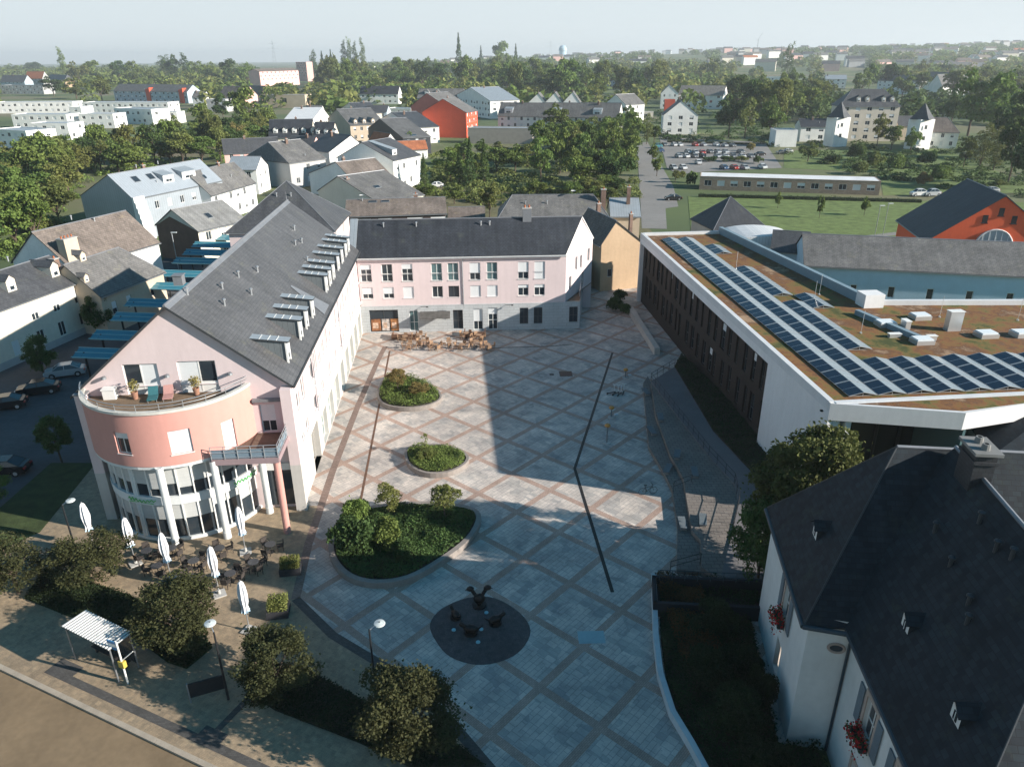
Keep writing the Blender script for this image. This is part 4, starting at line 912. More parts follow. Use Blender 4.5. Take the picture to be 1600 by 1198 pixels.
op12 = [(5.0, 4.75, 1.15, 2.2), (5.0, .9, 1.15, 2.2)]; op34 = [(2.9, 4.75, 1.15, 2.2), (2.9, .2, 1.3, 2.6), (6.6, 4.75, 1.15, 2.2), (10, 4.75, 1.15, 2.2)]
for (a_, c_) in zip(foot, foot[1:] + foot[:1]):
    Fq, Lq = edgeF(a_, c_); ops = op12 if a_ is E1 else op34 if a_ is E3 else []
    wall(walls_, Fq, 0, Lq, -.3, 8.6, ops, .28, 0)
walls_.build('wall', thw, th)
stone = mat('pinkish_stone_surround', (.42, .33, .28), rough=.8, var=.1)
geran = mat('red_geraniums', (.42, .02, .02), rough=.8, var=.4, scale=6); leafg = mat('geranium_leaves', (.03, .06, .015), rough=.8, var=.4, scale=6)
for Fq, ops in ((F12, op12[:1]), (F34, op34)):
    for i, (s, z, w_, h_) in enumerate(ops):
        wd = put_window(th, Fq, s, z, w_, h_, 'glass', .22)
        a0_ = Vector(Fq(s, -.04, z)); mb = MB()
        def bxF(s0_, s1_, d0, d1, z0_, z1_, mb=mb, m=0):
            q = [Fq(s0_, d1, z0_), Fq(s1_, d1, z0_), Fq(s1_, d0, z0_), Fq(s0_, d0, z0_)]; mb.prism(ccw([(x[0], x[1]) for x in q]), z0_, z1_, m)
        bxF(s - .22, s - .01, -.05, .02, z - .1, z + h_ + .22); bxF(s + w_ + .01, s + w_ + .22, -.05, .02, z - .1, z + h_ + .22); bxF(s - .01, s + w_ + .01, -.05, .02, z + h_ + .01, z + h_ + .22)
        mb.build('surround', stone, wd); mb2 = wd.children[-1]; mb2.parent = th
        if z > 4:
            for sx in (s - .85, s + w_ + .27):
                q = MB(); bxF(sx, sx + .55, -.09, -.03, z, z + h_, q); q.build('window_shutter', mat('grey_blue_shutter', (.16, .20, .23), rough=.6, var=.08, kind='tile', bs=(4, .08), col2=(.14, .18, .21), mortar=(.07, .08, .1)), th)
            if i in (0,) or Fq is F34 and i == 0:
                fb = MB(); fr_ = random.Random(i + 5); bxF(s - .1, s + w_ + .1, -.45, -.1, z - .15, z + .1, fb, 2)
                for kk in range(420):
                    u = fr_.uniform(-.2, w_ + .2); dd = fr_.uniform(.05, .75); zz = z + .25 + fr_.gauss(0, .22) - dd * .35; p_ = Vector(Fq(s + u, -dd, zz)); r_ = fr_.uniform(.03, .075)
                    v1 = Vector((fr_.uniform(-1, 1), fr_.uniform(-1, 1), fr_.uniform(-1, 1))).normalized(); v2 = v1.orthogonal().normalized()
                    fb.poly([p_ + v1 * r_, p_ + v2 * r_, p_ - v1 * r_, p_ - v2 * r_], 0 if fr_.random() < .62 else 1)
                fb.build('flower_box', [geran, leafg, blackm], th)
# oval window
cq = Vector(F23(1.45, -.03, 6.9)); oc = MB(); d_ = (E3 - E2).normalized()
for k in range(24):
    a_, c_ = 2 * math.pi * k / 24, 2 * math.pi * (k + 1) / 24
    oc.tube(cq + d_ * math.cos(a_) * .38 + Vector((0, 0, .27 * math.sin(a_))), cq + d_ * math.cos(c_) * .38 + Vector((0, 0, .27 * math.sin(c_))), .07, 6)
oc.poly([cq + d_ * math.cos(2 * math.pi * k / 24) * .36 + Vector((0, 0, .25 * math.sin(2 * math.pi * k / 24))) for k in range(24)], 1)
oc.build('oval_window', [stone, glass], th)
thr = MB(); ovh = .35; up = Vector((0, 0, .15))
def out(p, d): return Vector(p) + Vector(d)
e1 = out(E1, (-.35, .35, -.3)); e2 = out(E2, (-.4, -.3, -.3)); e3 = out(E3, (-.4, -.35, -.3)); e4 = out(E4, (-.4, -.35, -.3)); e5 = out(E5, (.4, -.35, -.3)); e6 = out(E6, (.4, -.4, -.3)); e7 = out(E7, (0, -.35, -.3)); e8 = out(E8, (0, .35, -.3))
tsl = mat('town_hall_slate', (.026, .036, .044), rough=.7, var=.14, scale=.3, spec=.15, kind='slate', bs=(.42, .27), col2=(.017, .021, .027), mortar=(.018, .02, .024), bump=.35)
def V3(*ps): return [T(p + up) for p in ps]
thr.slab(V3(e1, e2, AP), .14, 0, 1)
mid = E3 + (E6 - E3) * .5
thr.slab(V3(e2, out(e7, (0, 0, 0)), AR, AP), .14, 0, 1)
thr.slab(V3(e8, e1, AP, AR), .14, 0, 1)
ax_n = FR_ + (FR_ - NR) * .2
thr.slab(V3(ax_n + Vector((-5.9, 0.7, -7.3)), out(e4, (0, 0, 0)), NR, ax_n), .14, 0, 1)
thr.slab(V3(e4, e5, NR), .14, 0, 1)
thr.slab(V3(e5, ax_n + Vector((5.9, -.7, -7.3)), ax_n, NR), .14, 0, 1)
thr.tube(T(AP + up), T(AR + up), .1, 6, 2).tube(T(NR + up), T(ax_n + up), .1, 6, 2).tube(T(e4 + up), T(NR + up), .045, 6, 1).tube(T(e5 + up), T(NR + up), .08, 6, 2).tube(T(e1 + up), T(AP + up), .045, 6, 1).tube(T(e2 + up), T(AP + up), .045, 6, 1)
thro = thr.build('roof', [tsl, fasc, lead], th)
gt = MB(); gm = mat('blue_black_gutter', (.035, .055, .07), rough=.4, var=.05)
for p_, q_ in ((e1, e2), (e2, e3), (e3, e4), (e4, e5)): gt.tube(T(p_ + Vector((-.05, 0, .02))), T(q_ + Vector((-.05, 0, .02))), .13, 8)
gt.tube(T(E3 + Vector((-.1, -.1, -.3))), T((E3.x - .1, E3.y - .1, 0)), .07, 8)
gt.build('gutter', gm, th)
# big chimney
ch = MB(); c0 = Vector((22.2, 30.6)); dch = (.12, .993)
ch.obx((c0.x - 16.7, c0.y - 28.1), dch, 1.5, .95, 12.5, 16.9, 0).obx((c0.x - 16.7, c0.y - 28.1), dch, 1.65, 1.1, 16.4, 16.55, 0).obx((c0.x - 16.7, c0.y - 28.1), dch, 1.8, 1.25, 16.9, 17.05, 1)
for kk in (-.4, .3): ch.lathe([(.2, 0), (.17, .3), (.1, .3)], (c0.x - 16.7 + dch[0] * kk, c0.y - 28.1 + dch[1] * kk, 17.05), 10, 1)
ch.build('chimney', [mat('slate_clad_chimney', (.04, .044, .05), rough=.7, var=.15, kind='tile', bs=(.3, .2), col2=(.033, .036, .042), mortar=(.02, .02, .02)), mat('grey_coping', (.20, .20, .195), rough=.7, var=.1), tile_o], thro)
# small lucarnes with white fronts on the left slope
def slope_pt(px, py, a_, b_, c_):
    n_ = (b_ - a_).cross(c_ - a_); d = _fw + _rt * ((px - 800) / FPX) - _up * ((py - 599) / FPX); o = Vector((0, 0, CAM_H)); return o + d * ((a_ - o).dot(n_) / d.dot(n_))
for (px, py, tri) in ((1272, 838, (e1, e2, AP)), (1412, 985, (e3, e4, NR)), (1490, 1128, (e3, e4, NR))):
    q = slope_pt(px, py, *[p + up for p in tri]); a_ = (tri[1] - tri[0]).xy.normalized(); inw = Vector((-a_.y, a_.x)); slp = 1.27
    mb = MB(); w_ = .36; h_ = .72
    mb.poly([(-w_, 0, -.25), (w_, 0, -.25), (w_, 0, h_), (0, 0, h_ + .32), (-w_, 0, h_)], 0)
    mb.poly([(w_, 0, -.25), (w_, h_ / slp, h_), (w_, 0, h_)], 1); mb.poly([(-w_, 0, -.25), (-w_, 0, h_), (-w_, h_ / slp, h_)], 1)
    hh = h_ + .32
    mb.slab([(w_ + .12, -.18, h_ - .03), (0, -.18, hh + .05), (0, hh / slp + .05, hh + .05), (w_ + .12, h_ / slp, h_ - .03)], .05, 1)
    mb.slab([(-w_ - .12, h_ / slp, h_ - .03), (0, hh / slp + .05, hh + .05), (0, -.18, hh + .05), (-w_ - .12, -.18, h_ - .03)], .05, 1)
    mb.bx(-.14, .14, -.03, -.005, .12, .55, 2).bx(-.018, .018, -.04, -.03, .12, .55, 0)
    mb.bx(-w_ - .1, w_ + .1, -.12, .0, -.3, -.2, 0)
    o = mb.build('lucarne', [white, tsl, glass], thro); o.location = T(q); o.rotation_euler = (0, 0, math.atan2(inw.y, inw.x) - math.pi / 2)
for (px, py) in ((1484, 885), (1512, 945), (1510, 975), (1460, 830), (1530, 815), (1555, 860), (1580, 872)):
    q = slope_pt(px, py, *[p + up for p in (e3, e4, NR)]); q = T(q); add_vent(thro, *q, fasc)
# annex with dark hipped roof at the right edge
P_ = [at(1516, 653, 8), at(1554, 709, 8), at(1586, 711, 8)]; P_ += [P_[2] + Vector((14, 1.0, 0)), P_[2] + Vector((14, 10, 0)), P_[0] + Vector((4, 4, 0))]
an = thing('annex', 'small pale annex with dark hipped slate roof behind the town hall', 'building', (P_[1].x, P_[1].y, 0), 0)
o_ = P_[1]; loc_ = [(p.x - o_.x, p.y - o_.y) for p in P_]
MB().prism(ccw(loc_), -.2, 8.0).build('wall', mat('annex_render', (.50, .56, .60), rough=.85, var=.05), an)
apx = (10, 5.5, 11.2); rr = MB(); cen = Vector((7, 5.0))
lo = [Vector(p) + (Vector(p) - cen).normalized() * .4 for p in loc_]
for i in range(len(lo)):
    j = (i + 1) % len(lo); rr.slab([(lo[i].x, lo[i].y, 7.95), (lo[j].x, lo[j].y, 7.95), apx], .1, 0, 1)
rr.build('roof', [tsl, fasc], an)
# ---------------------------------------------------------------- houses of the village, near to far
zn = mat('blue_grey_metal_cladding', (.34, .38, .42), rough=.5, metal=.25, var=.05, kind='seam', bs=(.6,))
brn = mat('brown_fibre_cladding', (.17, .10, .075), rough=.8, var=.15, kind='seam', bs=(.4,))
shb = 'half'
H_side('house', 'long cream house with grey slate roof and two white dormers, left edge', 'house', (-70, 508), (132, 436), 7.0, 10, (52, 408), wm=w_cream, near=False, rm=slate,
       win={'F': [(6, 4.2, 1.1, 1.9, 'shut'), (9.8, 4.2, 1.1, 1.9, 'half'), (13.2, 4.2, 1.1, 1.9, 'half'), (16.8, 4.2, 1.1, 1.9, 'half'), (19.8, 4.3, .7, 1.2, 'glass'), (6, .9, 1.1, 1.9, 'shut'), (9.8, .9, 1.1, 1.9, 'glass'), (13.2, .9, 1.1, 1.9, 'glass'), (16.8, 1.2, 1.1, 1.7, 'glass'), (20, 1.2, .6, 1.2, 'glass')]},
       dorm=[(9.6, 1.6, 1.3, 1.5), (16.4, 1.6, 1.3, 1.5)], vents=[(14, 6)], base=(.8, w_grey))
H_side('house', 'low house with brown slate roof between cream house and glazed canopies', 'house', (156, 462), (254, 424), 5.5, 9, (175, 391), wm=w_beige, rm=slate_l,
       win={'F': [(1.6, 2.3, .9, 1.8, 'half'), (4.4, 2.3, .9, 1.8, 'half'), (9.2, 2.6, .8, 1.2, 'glass')]}, dorm=[(3, 4.2, 1.0, 1.0), (0.3, 1.8, .8, .9)], hip=(0, 2.5), chim=[(1, 7, .8, .8, 9.8)])
H_side('house', 'large brown-roofed house with broad cream chimney behind the low house', 'house', (110, 418), (247, 378), 7.5, 11, (140, 343), wm=w_white, rm=slate_b, auto='R', vents=[(7, 6), (10, 5)], chim=[(1.5, 1.2, 2.2, 1.4, 11.2, w_beige)])
t = H_front('apartment_house', 'big modern apartment house clad in blue-grey metal with curved white flank', 'apartment house', (126, 306), (208, 312), 8.2, 26, (168, 274), wm=zn, rm=zn, auto='R', oh=.1, sky=[(5, 3, 1.6, 1.6), (9, 3, 1.6, 1.6)], dorm=[(12, 1.8, 3, 1.6, 'R', 'shed', w_white), (18, 1.8, 4, 1.6, 'R', 'shed', w_white)], vents=[(8, 6), (14, 6)])
Lw = 0
mb = MB(); x0 = (at(208, 312, 8.2) - at(126, 306, 8.2)).length
for k in range(8):
    a0_, a1_ = math.pi / 2 * k / 8, math.pi / 2 * (k + 1) / 8
    mb.prism([(x0 + 1.6 * math.cos(a0_) * .98, -.15), (x0 + 1.6 * math.cos(a0_) * .98, 2.6), (x0 - .2, 2.6), (x0 - .2, -.15)], 8.6 * k / 8, 8.6 * (k + 1) / 8)
mb.build('curved_flank', white, t)
H_front('house', 'small house with brown clad gable and pale grey roof beside the glazed canopies', 'house', (244, 351), (309, 361), 6.0, 11, (268, 328), wm=w_cream, rm=mat('pale_slate', (.24, .24, .235), rough=.7, var=.15, kind='slate', bs=(.5, .3), col2=(.21, .21, .205), mortar=(.12, .12, .12), bump=.2), auto='R', sky=[(5, 2.2, 1.1, 1.5)])
g_ = C.objects[:]; hs_ = [o for o in g_ if o.get('label', '').startswith('small house with brown clad')][0]
LL = (at(309, 361, 6.0) - at(244, 351, 6.0)).length
MB().poly([(.0, -.03, -.2), (LL, -.03, -.2), (LL, -.03, 5.9), (LL * .38, -.03, 7.9), (0, -.03, 5.9)]).build('gable_cladding', brn, hs_)
H_side('house', 'white two-storey house with grey-brown roof and skylight beside the clipped shrub', 'house', (329, 305), (398, 285), 6.2, 10, (330, 262), wm=w_white, rm=slate_l, auto='F', step=2.6, sky=[(4, 3, 1, 1.2)])
H_side('house', 'white house with pale blue-grey roof and white right gable', 'house', (355, 265), (400, 265), 6.5, 9, (385, 245), wm=w_white, rm=zinc, auto='FR')
H_front('house', 'light grey half-hipped house above the white one with blue-grey roof', 'house', (382, 247), (452, 255), 7, 13, (412, 224), wm=w_grey, rm=slate_l, auto='R', hip=(1.6, 0))
H_side('house', 'pink house with dark roof facing the village street', 'house', (448, 233), (486, 234), 6.8, 8, (466, 213), wm=w_pink, rm=slate, auto='FR', step=3)
H_side('house', 'wide dark-roofed house with a black solar array and five white dormers', 'house', (420, 215), (487, 214), 6.2, 11, (452, 187), wm=w_cream, rm=MATS['dark_slate'], auto='F', dorm=[(2.5 + 3.6 * k, 1.2, 1.6, 1.5, 'F', 'gable', w_white) for k in range(5)])
s_ = [o for o in C.objects if o.get('label', '').startswith('wide dark-roofed')][0]
r_ = [c for c in s_.children if c.name.startswith('roof')][0]; r_.data.materials.append(spd)
H_side('house', 'dark-roofed house with three white dormers beside the solar array house', 'house', (489, 216), (519, 216), 6.2, 10, (505, 191), wm=w_cream, rm=MATS['dark_slate'], auto='FR', dorm=[(1.6 + 3.2 * k, 1.2, 1.4, 1.4, 'F', 'gable', w_white) for k in range(3)])
H_side('house', 'low long house with plain dark slate roof at the edge of the wood', 'house', (350, 240), (437, 236), 5.5, 10, (400, 216), wm=w_pink, rm=slate, auto='F')
H_front('house', 'small white gabled house behind the solar array house', 'house', (452, 185), (482, 185), 5, 9, (465, 173), wm=w_white, rm=slate, auto='F')
H_front('house', 'white gabled house with pale metal roof at the top of the street', 'house', (486, 190), (515, 183), 6.5, 14, (503, 168), wm=w_white, rm=mat('white_metal_roof', (.62, .63, .64), rough=.5, var=.05, kind='seam', bs=(.5,)), auto='F')
H_front('house', 'beige terrace house with grey roof and three dormers on the village street', 'house', (512, 186), (547, 196), 7, 16, (526, 171), wm=w_beige, rm=slate_l, auto='R', step=2.6, dorm=[(3, 1.6, 1.5, 1.4, 'R'), (7, 1.6, 1.5, 1.4, 'R'), (11, 1.6, 1.5, 1.4, 'R')])
H_front('house', 'cream end house with dark brown roof above the beige terrace house', 'house', (530, 172), (563, 178), 7, 12, (545, 161), wm=w_cream, rm=slate, auto='R')
H_front('house', 'tall white house with arched-looking dark verge, left of the two white gables', 'house', (514, 238), (572, 232), 8.2, 13, (548, 212), wm=w_white, rm=slate, auto='')
H_front('house', 'tall white house with blank gable and balconies, right of the two white gables', 'house', (527, 246), (614, 251), 8.2, 14, (565, 223), wm=w_white, rm=slate, auto='R', dorm=[(4, 2, 2.2, 1.5, 'R', 'shed')])
H_front('house', 'white-fronted house with tan roof below the two tall white gables', 'house', (483, 271), (553, 284), 5.2, 12, (525, 254), wm=w_white, rm=slate_b, auto='')
H_front('house', 'low grey-roofed house with satellite dish and white skylight', 'house', (497, 298), (590, 316), 5.2, 13, (528, 276), wm=w_cream, rm=slate_l, auto='', sky=[(5, 6, 1.6, 1.2, 'R')], chim=[(11, 1, .8, .8, 9.0)])
H_side('house', 'small beige extension with flat tan roof behind the satellite dish house', 'house', (590, 292), (625, 290), 4.5, 6, (600, 283), wm=w_cream, rm=slate_b)
H_side('shed', 'long low mossy brown-roofed shed by the gardens', 'shed', (592, 308), (642, 306), 3.2, 6, (618, 298), wm=w_beige, rm=slate_b)
H_side('house', 'dark-walled house with wide brown roof behind the pink wing', 'house', (541, 338), (697, 333), 6.5, 9, (615, 311), wm=mat('dark_brown_wall', (.07, .055, .05), rough=.8, var=.1), rm=slate_b,
       win={'F': [(2, 4.6, 2.6, 1.3, 'shut'), (6, 4.6, 2.6, 1.3, 'shut'), (11.5, 4.6, 3, 1.3, 'shut'), (16, 4.6, 3, 1.3, 'shut')]}, sky=[(5, 3.4, 1.6, .6), (7.4, 3.4, 1.6, .6)], vents=[(3, 4)])
H_side('house', 'small house with plain brown roof right of the dark-walled house', 'house', (701, 342), (757, 341), 5.0, 7, (730, 324), wm=w_beige, rm=slate_b)
H_side('house', 'house with long hipped grey-brown roof behind the right end of the wing', 'house', (779, 342), (951, 341), 6.8, 10, (870, 305), wm=w_beige, rm=slate_l, hip=(2.5, 2.5), auto='F', vents=[(5, 3), (9, 3)], chim=[(19.5, 3.5, .9, .9, 11.4)])
H_front('house', 'ochre gabled house with half dark half brown roof right of the wing', 'house', (940, 381), (1001, 376), 7.6, 11, (963, 346), wm=w_yel, rm=slate_b, win={'F': [(1.2, 2.2, .8, 1.3, 'glass')]}, chim=[(6.2, 3, .5, .5, 11.2), (3.2, 9, .6, .6, 12)])
H_side('house', 'small house with pale blue-grey roof behind the ochre gable', 'house', (955, 338), (1000, 338), 5.4, 9, (975, 310), wm=w_beige, rm=zinc, chim=[(3.5, 3, .7, .5, 10.5)])
# red hall and its neighbours
H_front('house', 'tall house with blank bright red gable', 'house', (660, 175), (728, 176), 11.0, 15, (692, 155), wm=w_red, rm=slate_l, auto='R', step=2.4)
H_front('house', 'dusky red gabled house with grey flank behind the bright red gable', 'house', (642, 166), (700, 168), 11.5, 17, (667, 146), wm=mat('dusky_red_render', (.45, .16, .13), rough=.85, var=.06), rm=slate_l, auto='L')
H_flat('hall', 'windowless low grey concrete hall right of the red gable', 'hall', (731, 201), (832, 202), 6.0, 9, wm=mat('beige_concrete', (.38, .34, .30), rough=.85, var=.08), rm=zinc)
H_front('house', 'black slate-clad gabled house left of the red gable', 'house', (575, 201), (630, 216), 6.2, 11, (594, 186), wm=MATS['dark_slate'], rm=slate_l, auto='R', sky=[(5, 1.5, 2.4, 2)])
H_front('house', 'second slate-clad house with white balcony beside the red gable', 'house', (592, 188), (645, 200), 6.5, 12, (612, 176), wm=w_white, rm=slate, auto='R')
H_side('garage', 'low garage row with orange tiled roof below the red gable', 'garage', (620, 235), (668, 233), 3.2, 8, (645, 220), wm=w_white, rm=tile_o)
H_side('house', 'small house with orange tiled roof between white and black gables', 'house', (575, 222), (600, 226), 5.0, 6, (588, 206), wm=w_white, rm=tile_o)
H_side('house', 'blue-grey fronted house with dark roof behind the black gable', 'house', (571, 175), (604, 175), 7.5, 9, (588, 165), wm=w_blueg, rm=slate, auto='FR')
H_flat('house', 'white flat-roofed house left of the dusky red gable', 'house', (604, 170), (642, 171), 7.0, 9, wm=w_white, rm=zinc, auto='F')
H_side('house', 'long white two-storey house with black roof below the hillside wood', 'house', (562, 147), (622, 147), 7.5, 10, (598, 135), wm=w_white, rm=MATS['dark_slate'], auto='FR', step=4)
H_side('apartment_house', 'grey-roofed apartment house with two dormers behind the red gables', 'apartment house', (652, 153), (722, 153), 10, 14, (690, 139), wm=w_grey, rm=slate_l, auto='F', dorm=[(6, 2, 3, 2), (13, 2, 3, 2)])
H_front('apartment_house', 'white apartment house with stepped pale roofs and balconies', 'apartment house', (706, 152), (766, 158), 10, 20, (735, 137), wm=w_white, rm=zinc, auto='FR', step=4)
# terraced row and white villas in the middle
H_side('terraced_house', 'left house of the white terrace with dark grey roof', 'terraced house', (778, 181), (842, 182), 8.5, 11, (812, 161), wm=w_white, rm=slate_l, auto='FR', dorm=[(5, 1, 4, 2, 'F', 'shed')], group='white terraced houses')
H_side('terraced_house', 'middle house of the white terrace, half hidden by the round tree', 'terraced house', (843, 182), (908, 183), 8.5, 11, (875, 161), wm=w_white, rm=slate_l, auto='FR', dorm=[(8, 1, 4, 2, 'F', 'shed')], group='white terraced houses')
H_side('terraced_house', 'right house of the white terrace beside the path', 'terraced house', (909, 183), (966, 184), 8.5, 11, (938, 161), wm=w_white, rm=slate_l, auto='FR', dorm=[(7, 1, 4, 2, 'F', 'shed')], group='white terraced houses')
for i, (x, lb) in enumerate(((826, 'left'), (852, 'middle'), (880, 'right'))):
    H_front('house', f'{lb} one of three small grey gables above the white terrace', 'house', (x, 160), (x + 26, 160), 10, 12, (x + 15, 146 - i), wm=w_white, rm=slate_l, group='three small gables')
H_front('house', 'white house with stacked grey gables at the right end of the terrace', 'house', (946, 162), (978, 164), 10, 14, (962, 148), wm=w_white, rm=slate_l, auto='R')
H_front('house', 'white gabled villa with bay window above the car park', 'house', (1037, 180), (1091, 180), 8.5, 12, (1065, 158), wm=w_white, rm=MATS['dark_slate'], auto='F', step=4)
H_front('house', 'white villa with dark roof behind the bay-window villa', 'house', (1033, 146), (1060, 146), 10, 14, (1046, 133), wm=w_white, rm=slate, auto='F')
H_side('house', 'long pale-roofed white building behind the villas', 'house', (1060, 148), (1130, 149), 9, 14, (1095, 134), wm=w_white, rm=mat('pale_brown_roof', (.30, .27, .24), rough=.8, var=.1, kind='slate', bs=(.5, .4)), auto='F', step=5)
H_flat('house', 'small red-walled block between the two white villas', 'house', (1039, 157), (1055, 157), 8, 8, wm=w_red, rm=tile_o)
H_flat('apartment_house', 'dark glazed apartment block among the far trees', 'apartment house', (946, 118), (1012, 119), 13, 16, wm=w_blueg, rm=slate_l, auto='F', step=5)
# left: white terraces
for pa, pb_, he_, D_, lb in (((-12, 161), (113, 160), 7, 14, 'rear left long white flat-roofed terrace'), ((128, 161), (262, 161), 7, 14, 'rear right long white flat-roofed terrace'), ((17, 180), (103, 180), 7, 12, 'middle left white flat-roofed row with square windows'),
                        ((122, 179), (176, 179), 7, 12, 'middle white flat-roofed block between the terraces'), ((-14, 203), (40, 206), 7, 13, 'white flat-roofed block at the left edge of the picture'), ((45, 194), (105, 194), 7, 12, 'front white flat-roofed block with grey roof rim'),
                        ((178, 170), (236, 172), 8, 12, 'stepped white flat-roofed block with open balcony')):
    H_flat('apartment_house', lb, 'apartment house', pa, pb_, he_, D_, wm=w_white, rm=zinc, auto='FR', step=4.2, group='white flat-roofed terraces')
t = H_side('apartment_house', 'long blue-grey row with dark roof and two red gables', 'apartment house', (177, 142), (292, 144), 9, 15, (235, 132), wm=w_blueg, rm=slate_l, auto='F', step=5)
for u in (.46, .9):
    L_ = (at(292, 144, 9) - at(177, 142, 9)).length; MB().prism([(L_ * u, -.8), (L_ * u + 5, -.8), (L_ * u + 5, 4), (L_ * u, 4)], 0, [10.5, 12, 12, 10.5]).build('red_gable', w_red, t)
H_side('house', 'pink house with brown roof between trees on the left', 'house', (342, 149), (382, 150), 8, 13, (362, 135), wm=w_pink, rm=slate_b, auto='F')
H_side('house', 'brown-roofed annex right of the pink house on the left', 'house', (382, 146), (408, 147), 7, 11, (395, 134), wm=w_pink, rm=slate_b)
H_flat('house', 'grey concrete house ruin-like front left of the tall tree', 'house', (322, 156), (352, 156), 8, 10, wm=w_grey, rm=zinc, auto='F', step=5)
H_flat('house', 'modern pale concrete house with one dark square window', 'house', (410, 149), (476, 149), 9, 12, wm=w_beige, rm=zinc, win={'F': [(3, 4, 2, 3, 'glass'), (9, 4, 1.5, 3, 'glass'), (15, 3, 4, 4, 'glass')]})
H_side('house', 'small dark-roofed house at the far left edge', 'house', (0, 128), (38, 128), 9, 14, (20, 118), wm=w_blueg, rm=slate, auto='F')
H_side('house', 'grey house with bright orange roof at the far left', 'house', (39, 123), (66, 123), 12, 12, (53, 112), wm=w_grey, rm=tile_o, auto='F')
H_side('house', 'beige hipped house right of the orange roof', 'house', (72, 124), (101, 125), 10, 12, (88, 117), wm=w_yel, rm=slate, auto='F', hip=(3, 3))
t = house('school', 'long salmon school building with square tower on the far left', 'school', at(405, 112, 21.5), at(466, 110, 21.5), 14, 10, 12.5, 'side', wm=w_pink, rm=slate_b, auto='F', step=4, z0=11.5)
house('tower', 'square salmon tower at the end of the far school building', 'tower', at(462, 97, 30), at(478, 97, 30), 9, 18, 18, 'flat', wm=w_pink, rm=tile_o, auto='F', step=4, z0=11.5)
H_side('house', 'low orange-roofed house below the salmon school', 'house', (525, 122), (549, 122), 6, 12, (537, 118), wm=w_pink, rm=tile_o)
# right hand side
A = at(1449, 375, 8); Bf = at(1411, 347, 8); dv = (Bf - A).xy.normalized(); rt_ = Vector((dv.y, -dv.x)); hw = 9.2
barn = house('barn', 'big bright red barn with dark roof and arched window', 'barn', A.xy, A.xy + rt_ * hw * 2, 16, 8, on_plane(1554, 306, A.xy, A.xy + rt_).z, 'front', wm=stucco('barn_red_render', (.78, .13, .05), .04), rm=MATS['dark_slate'], oh=.4)
bm = MB(); 
for s, z in ((hw - 2.3, 10.9), (hw - .35, 12.0), (hw + 1.6, 10.9)): MB().bx(s, s + .7, -.08, -.01, z, z + 1.1).bx(s - .12, s + .82, -.14, -.01, z - .15, z - .02).build('window', blackm, barn)
ar = [(hw + 2.6 * math.cos(math.pi * k / 12), 7.3 + 2.6 * math.sin(math.pi * k / 12)) for k in range(13)]
am = MB(); am.poly([(x, -.06, z) for x, z in ar], 0)
for p_, q_ in zip(ar, ar[1:]): am.tube((p_[0], -.08, p_[1]), (q_[0], -.08, q_[1]), .12, 5, 1)
for k in range(1, 6): am.tube((hw - 2.6 + k * .87, -.08, 7.3), (hw - 2.6 + k * .87, -.08, 7.3 + math.sqrt(max(0, 2.6 ** 2 - (-2.6 + k * .87) ** 2))), .05, 4, 1)
am.build('arched_window', [mat('pale_arch_glass', (.35, .40, .42), rough=.3, var=.05), white], barn)
H_side('hall', 'long pale blue hall with weathered slate roof behind the solar hall', 'hall', (1258, 414), (1700, 436), 6.5, 12, (1400, 372), wm=mat('pale_blue_render', (.46, .62, .74), rough=.85, var=.05), rm=slate_l,
       win={'F': [(6.5 + 5.0 * k, 2.4, .9, 1.6, 'glass') for k in range(8)]})
H_side('hall', 'left stub of the long slate-roofed hall beside the white pavilion', 'hall', (1205, 392), (1262, 396), 6.0, 9, (1235, 362), wm=MATS['pale_blue_render'], rm=slate)
aa, bb_ = at(1116, 358, 4), at(1196, 354, 4); LL = (bb_ - aa).length
H_side('pavilion', 'square pavilion with steep dark pyramid roof', 'pavilion', (1116, 358), (1196, 354), 4.0, LL, on_plane(1152, 308, aa.xy + Vector((0, LL / 2)), bb_.xy + Vector((0, LL / 2))).z, wm=w_grey, rm=MATS['dark_slate'], hip=(LL / 2 - .05, LL / 2 - .05))
pv = at(1143, 372, 7); t = thing('pavilion', 'white ribbed round-backed pavilion beside the pyramid roof', 'pavilion', (pv.x, pv.y, 0), -.05)
mb = MB(); NN = 12
for k in range(NN):
    a0_, a1_ = math.pi * k / NN, math.pi * (k + 1) / NN
    mb.poly([(5.5 + 6 * -math.cos(a0_), 0, 5.8 + 1.5 * math.sin(a0_)), (5.5 + 6 * -math.cos(a1_), 0, 5.8 + 1.5 * math.sin(a1_)), (5.5 + 6 * -math.cos(a1_), 9, 5.8 + 1.5 * math.sin(a1_)), (5.5 + 6 * -math.cos(a0_), 9, 5.8 + 1.5 * math.sin(a0_))])
mb.poly([(5.5 - 6 * math.cos(math.pi * k / NN), 0, 5.8 + 1.5 * math.sin(math.pi * k / NN)) for k in range(NN + 1)]); mb.build('roof', MATS['white_metal_roof'], t)
MB().bx(-.4, 11.4, .1, 8.9, -.2, 5.8).build('wall', w_white, t)
H_flat('bungalow', 'long flat-roofed brick bungalow with white roof and wide windows', 'bungalow', (1094, 276), (1377, 284), 3.4, 8, wm=mat('tan_brick_wall', (.40, .30, .23), rough=.85, var=.08, kind='tile', bs=(.5, .15)), rm=mat('white_roof_felt', (.66, .67, .68), rough=.7, var=.12, scale=.3), parapet=.12,
       win={'F': rows((at(1377, 284, 3.4) - at(1094, 276, 3.4)).length, 13, 1.0, 1.5, 2.0, ['glass', 'shut', 'half', 'glass', 'half'], .5)})
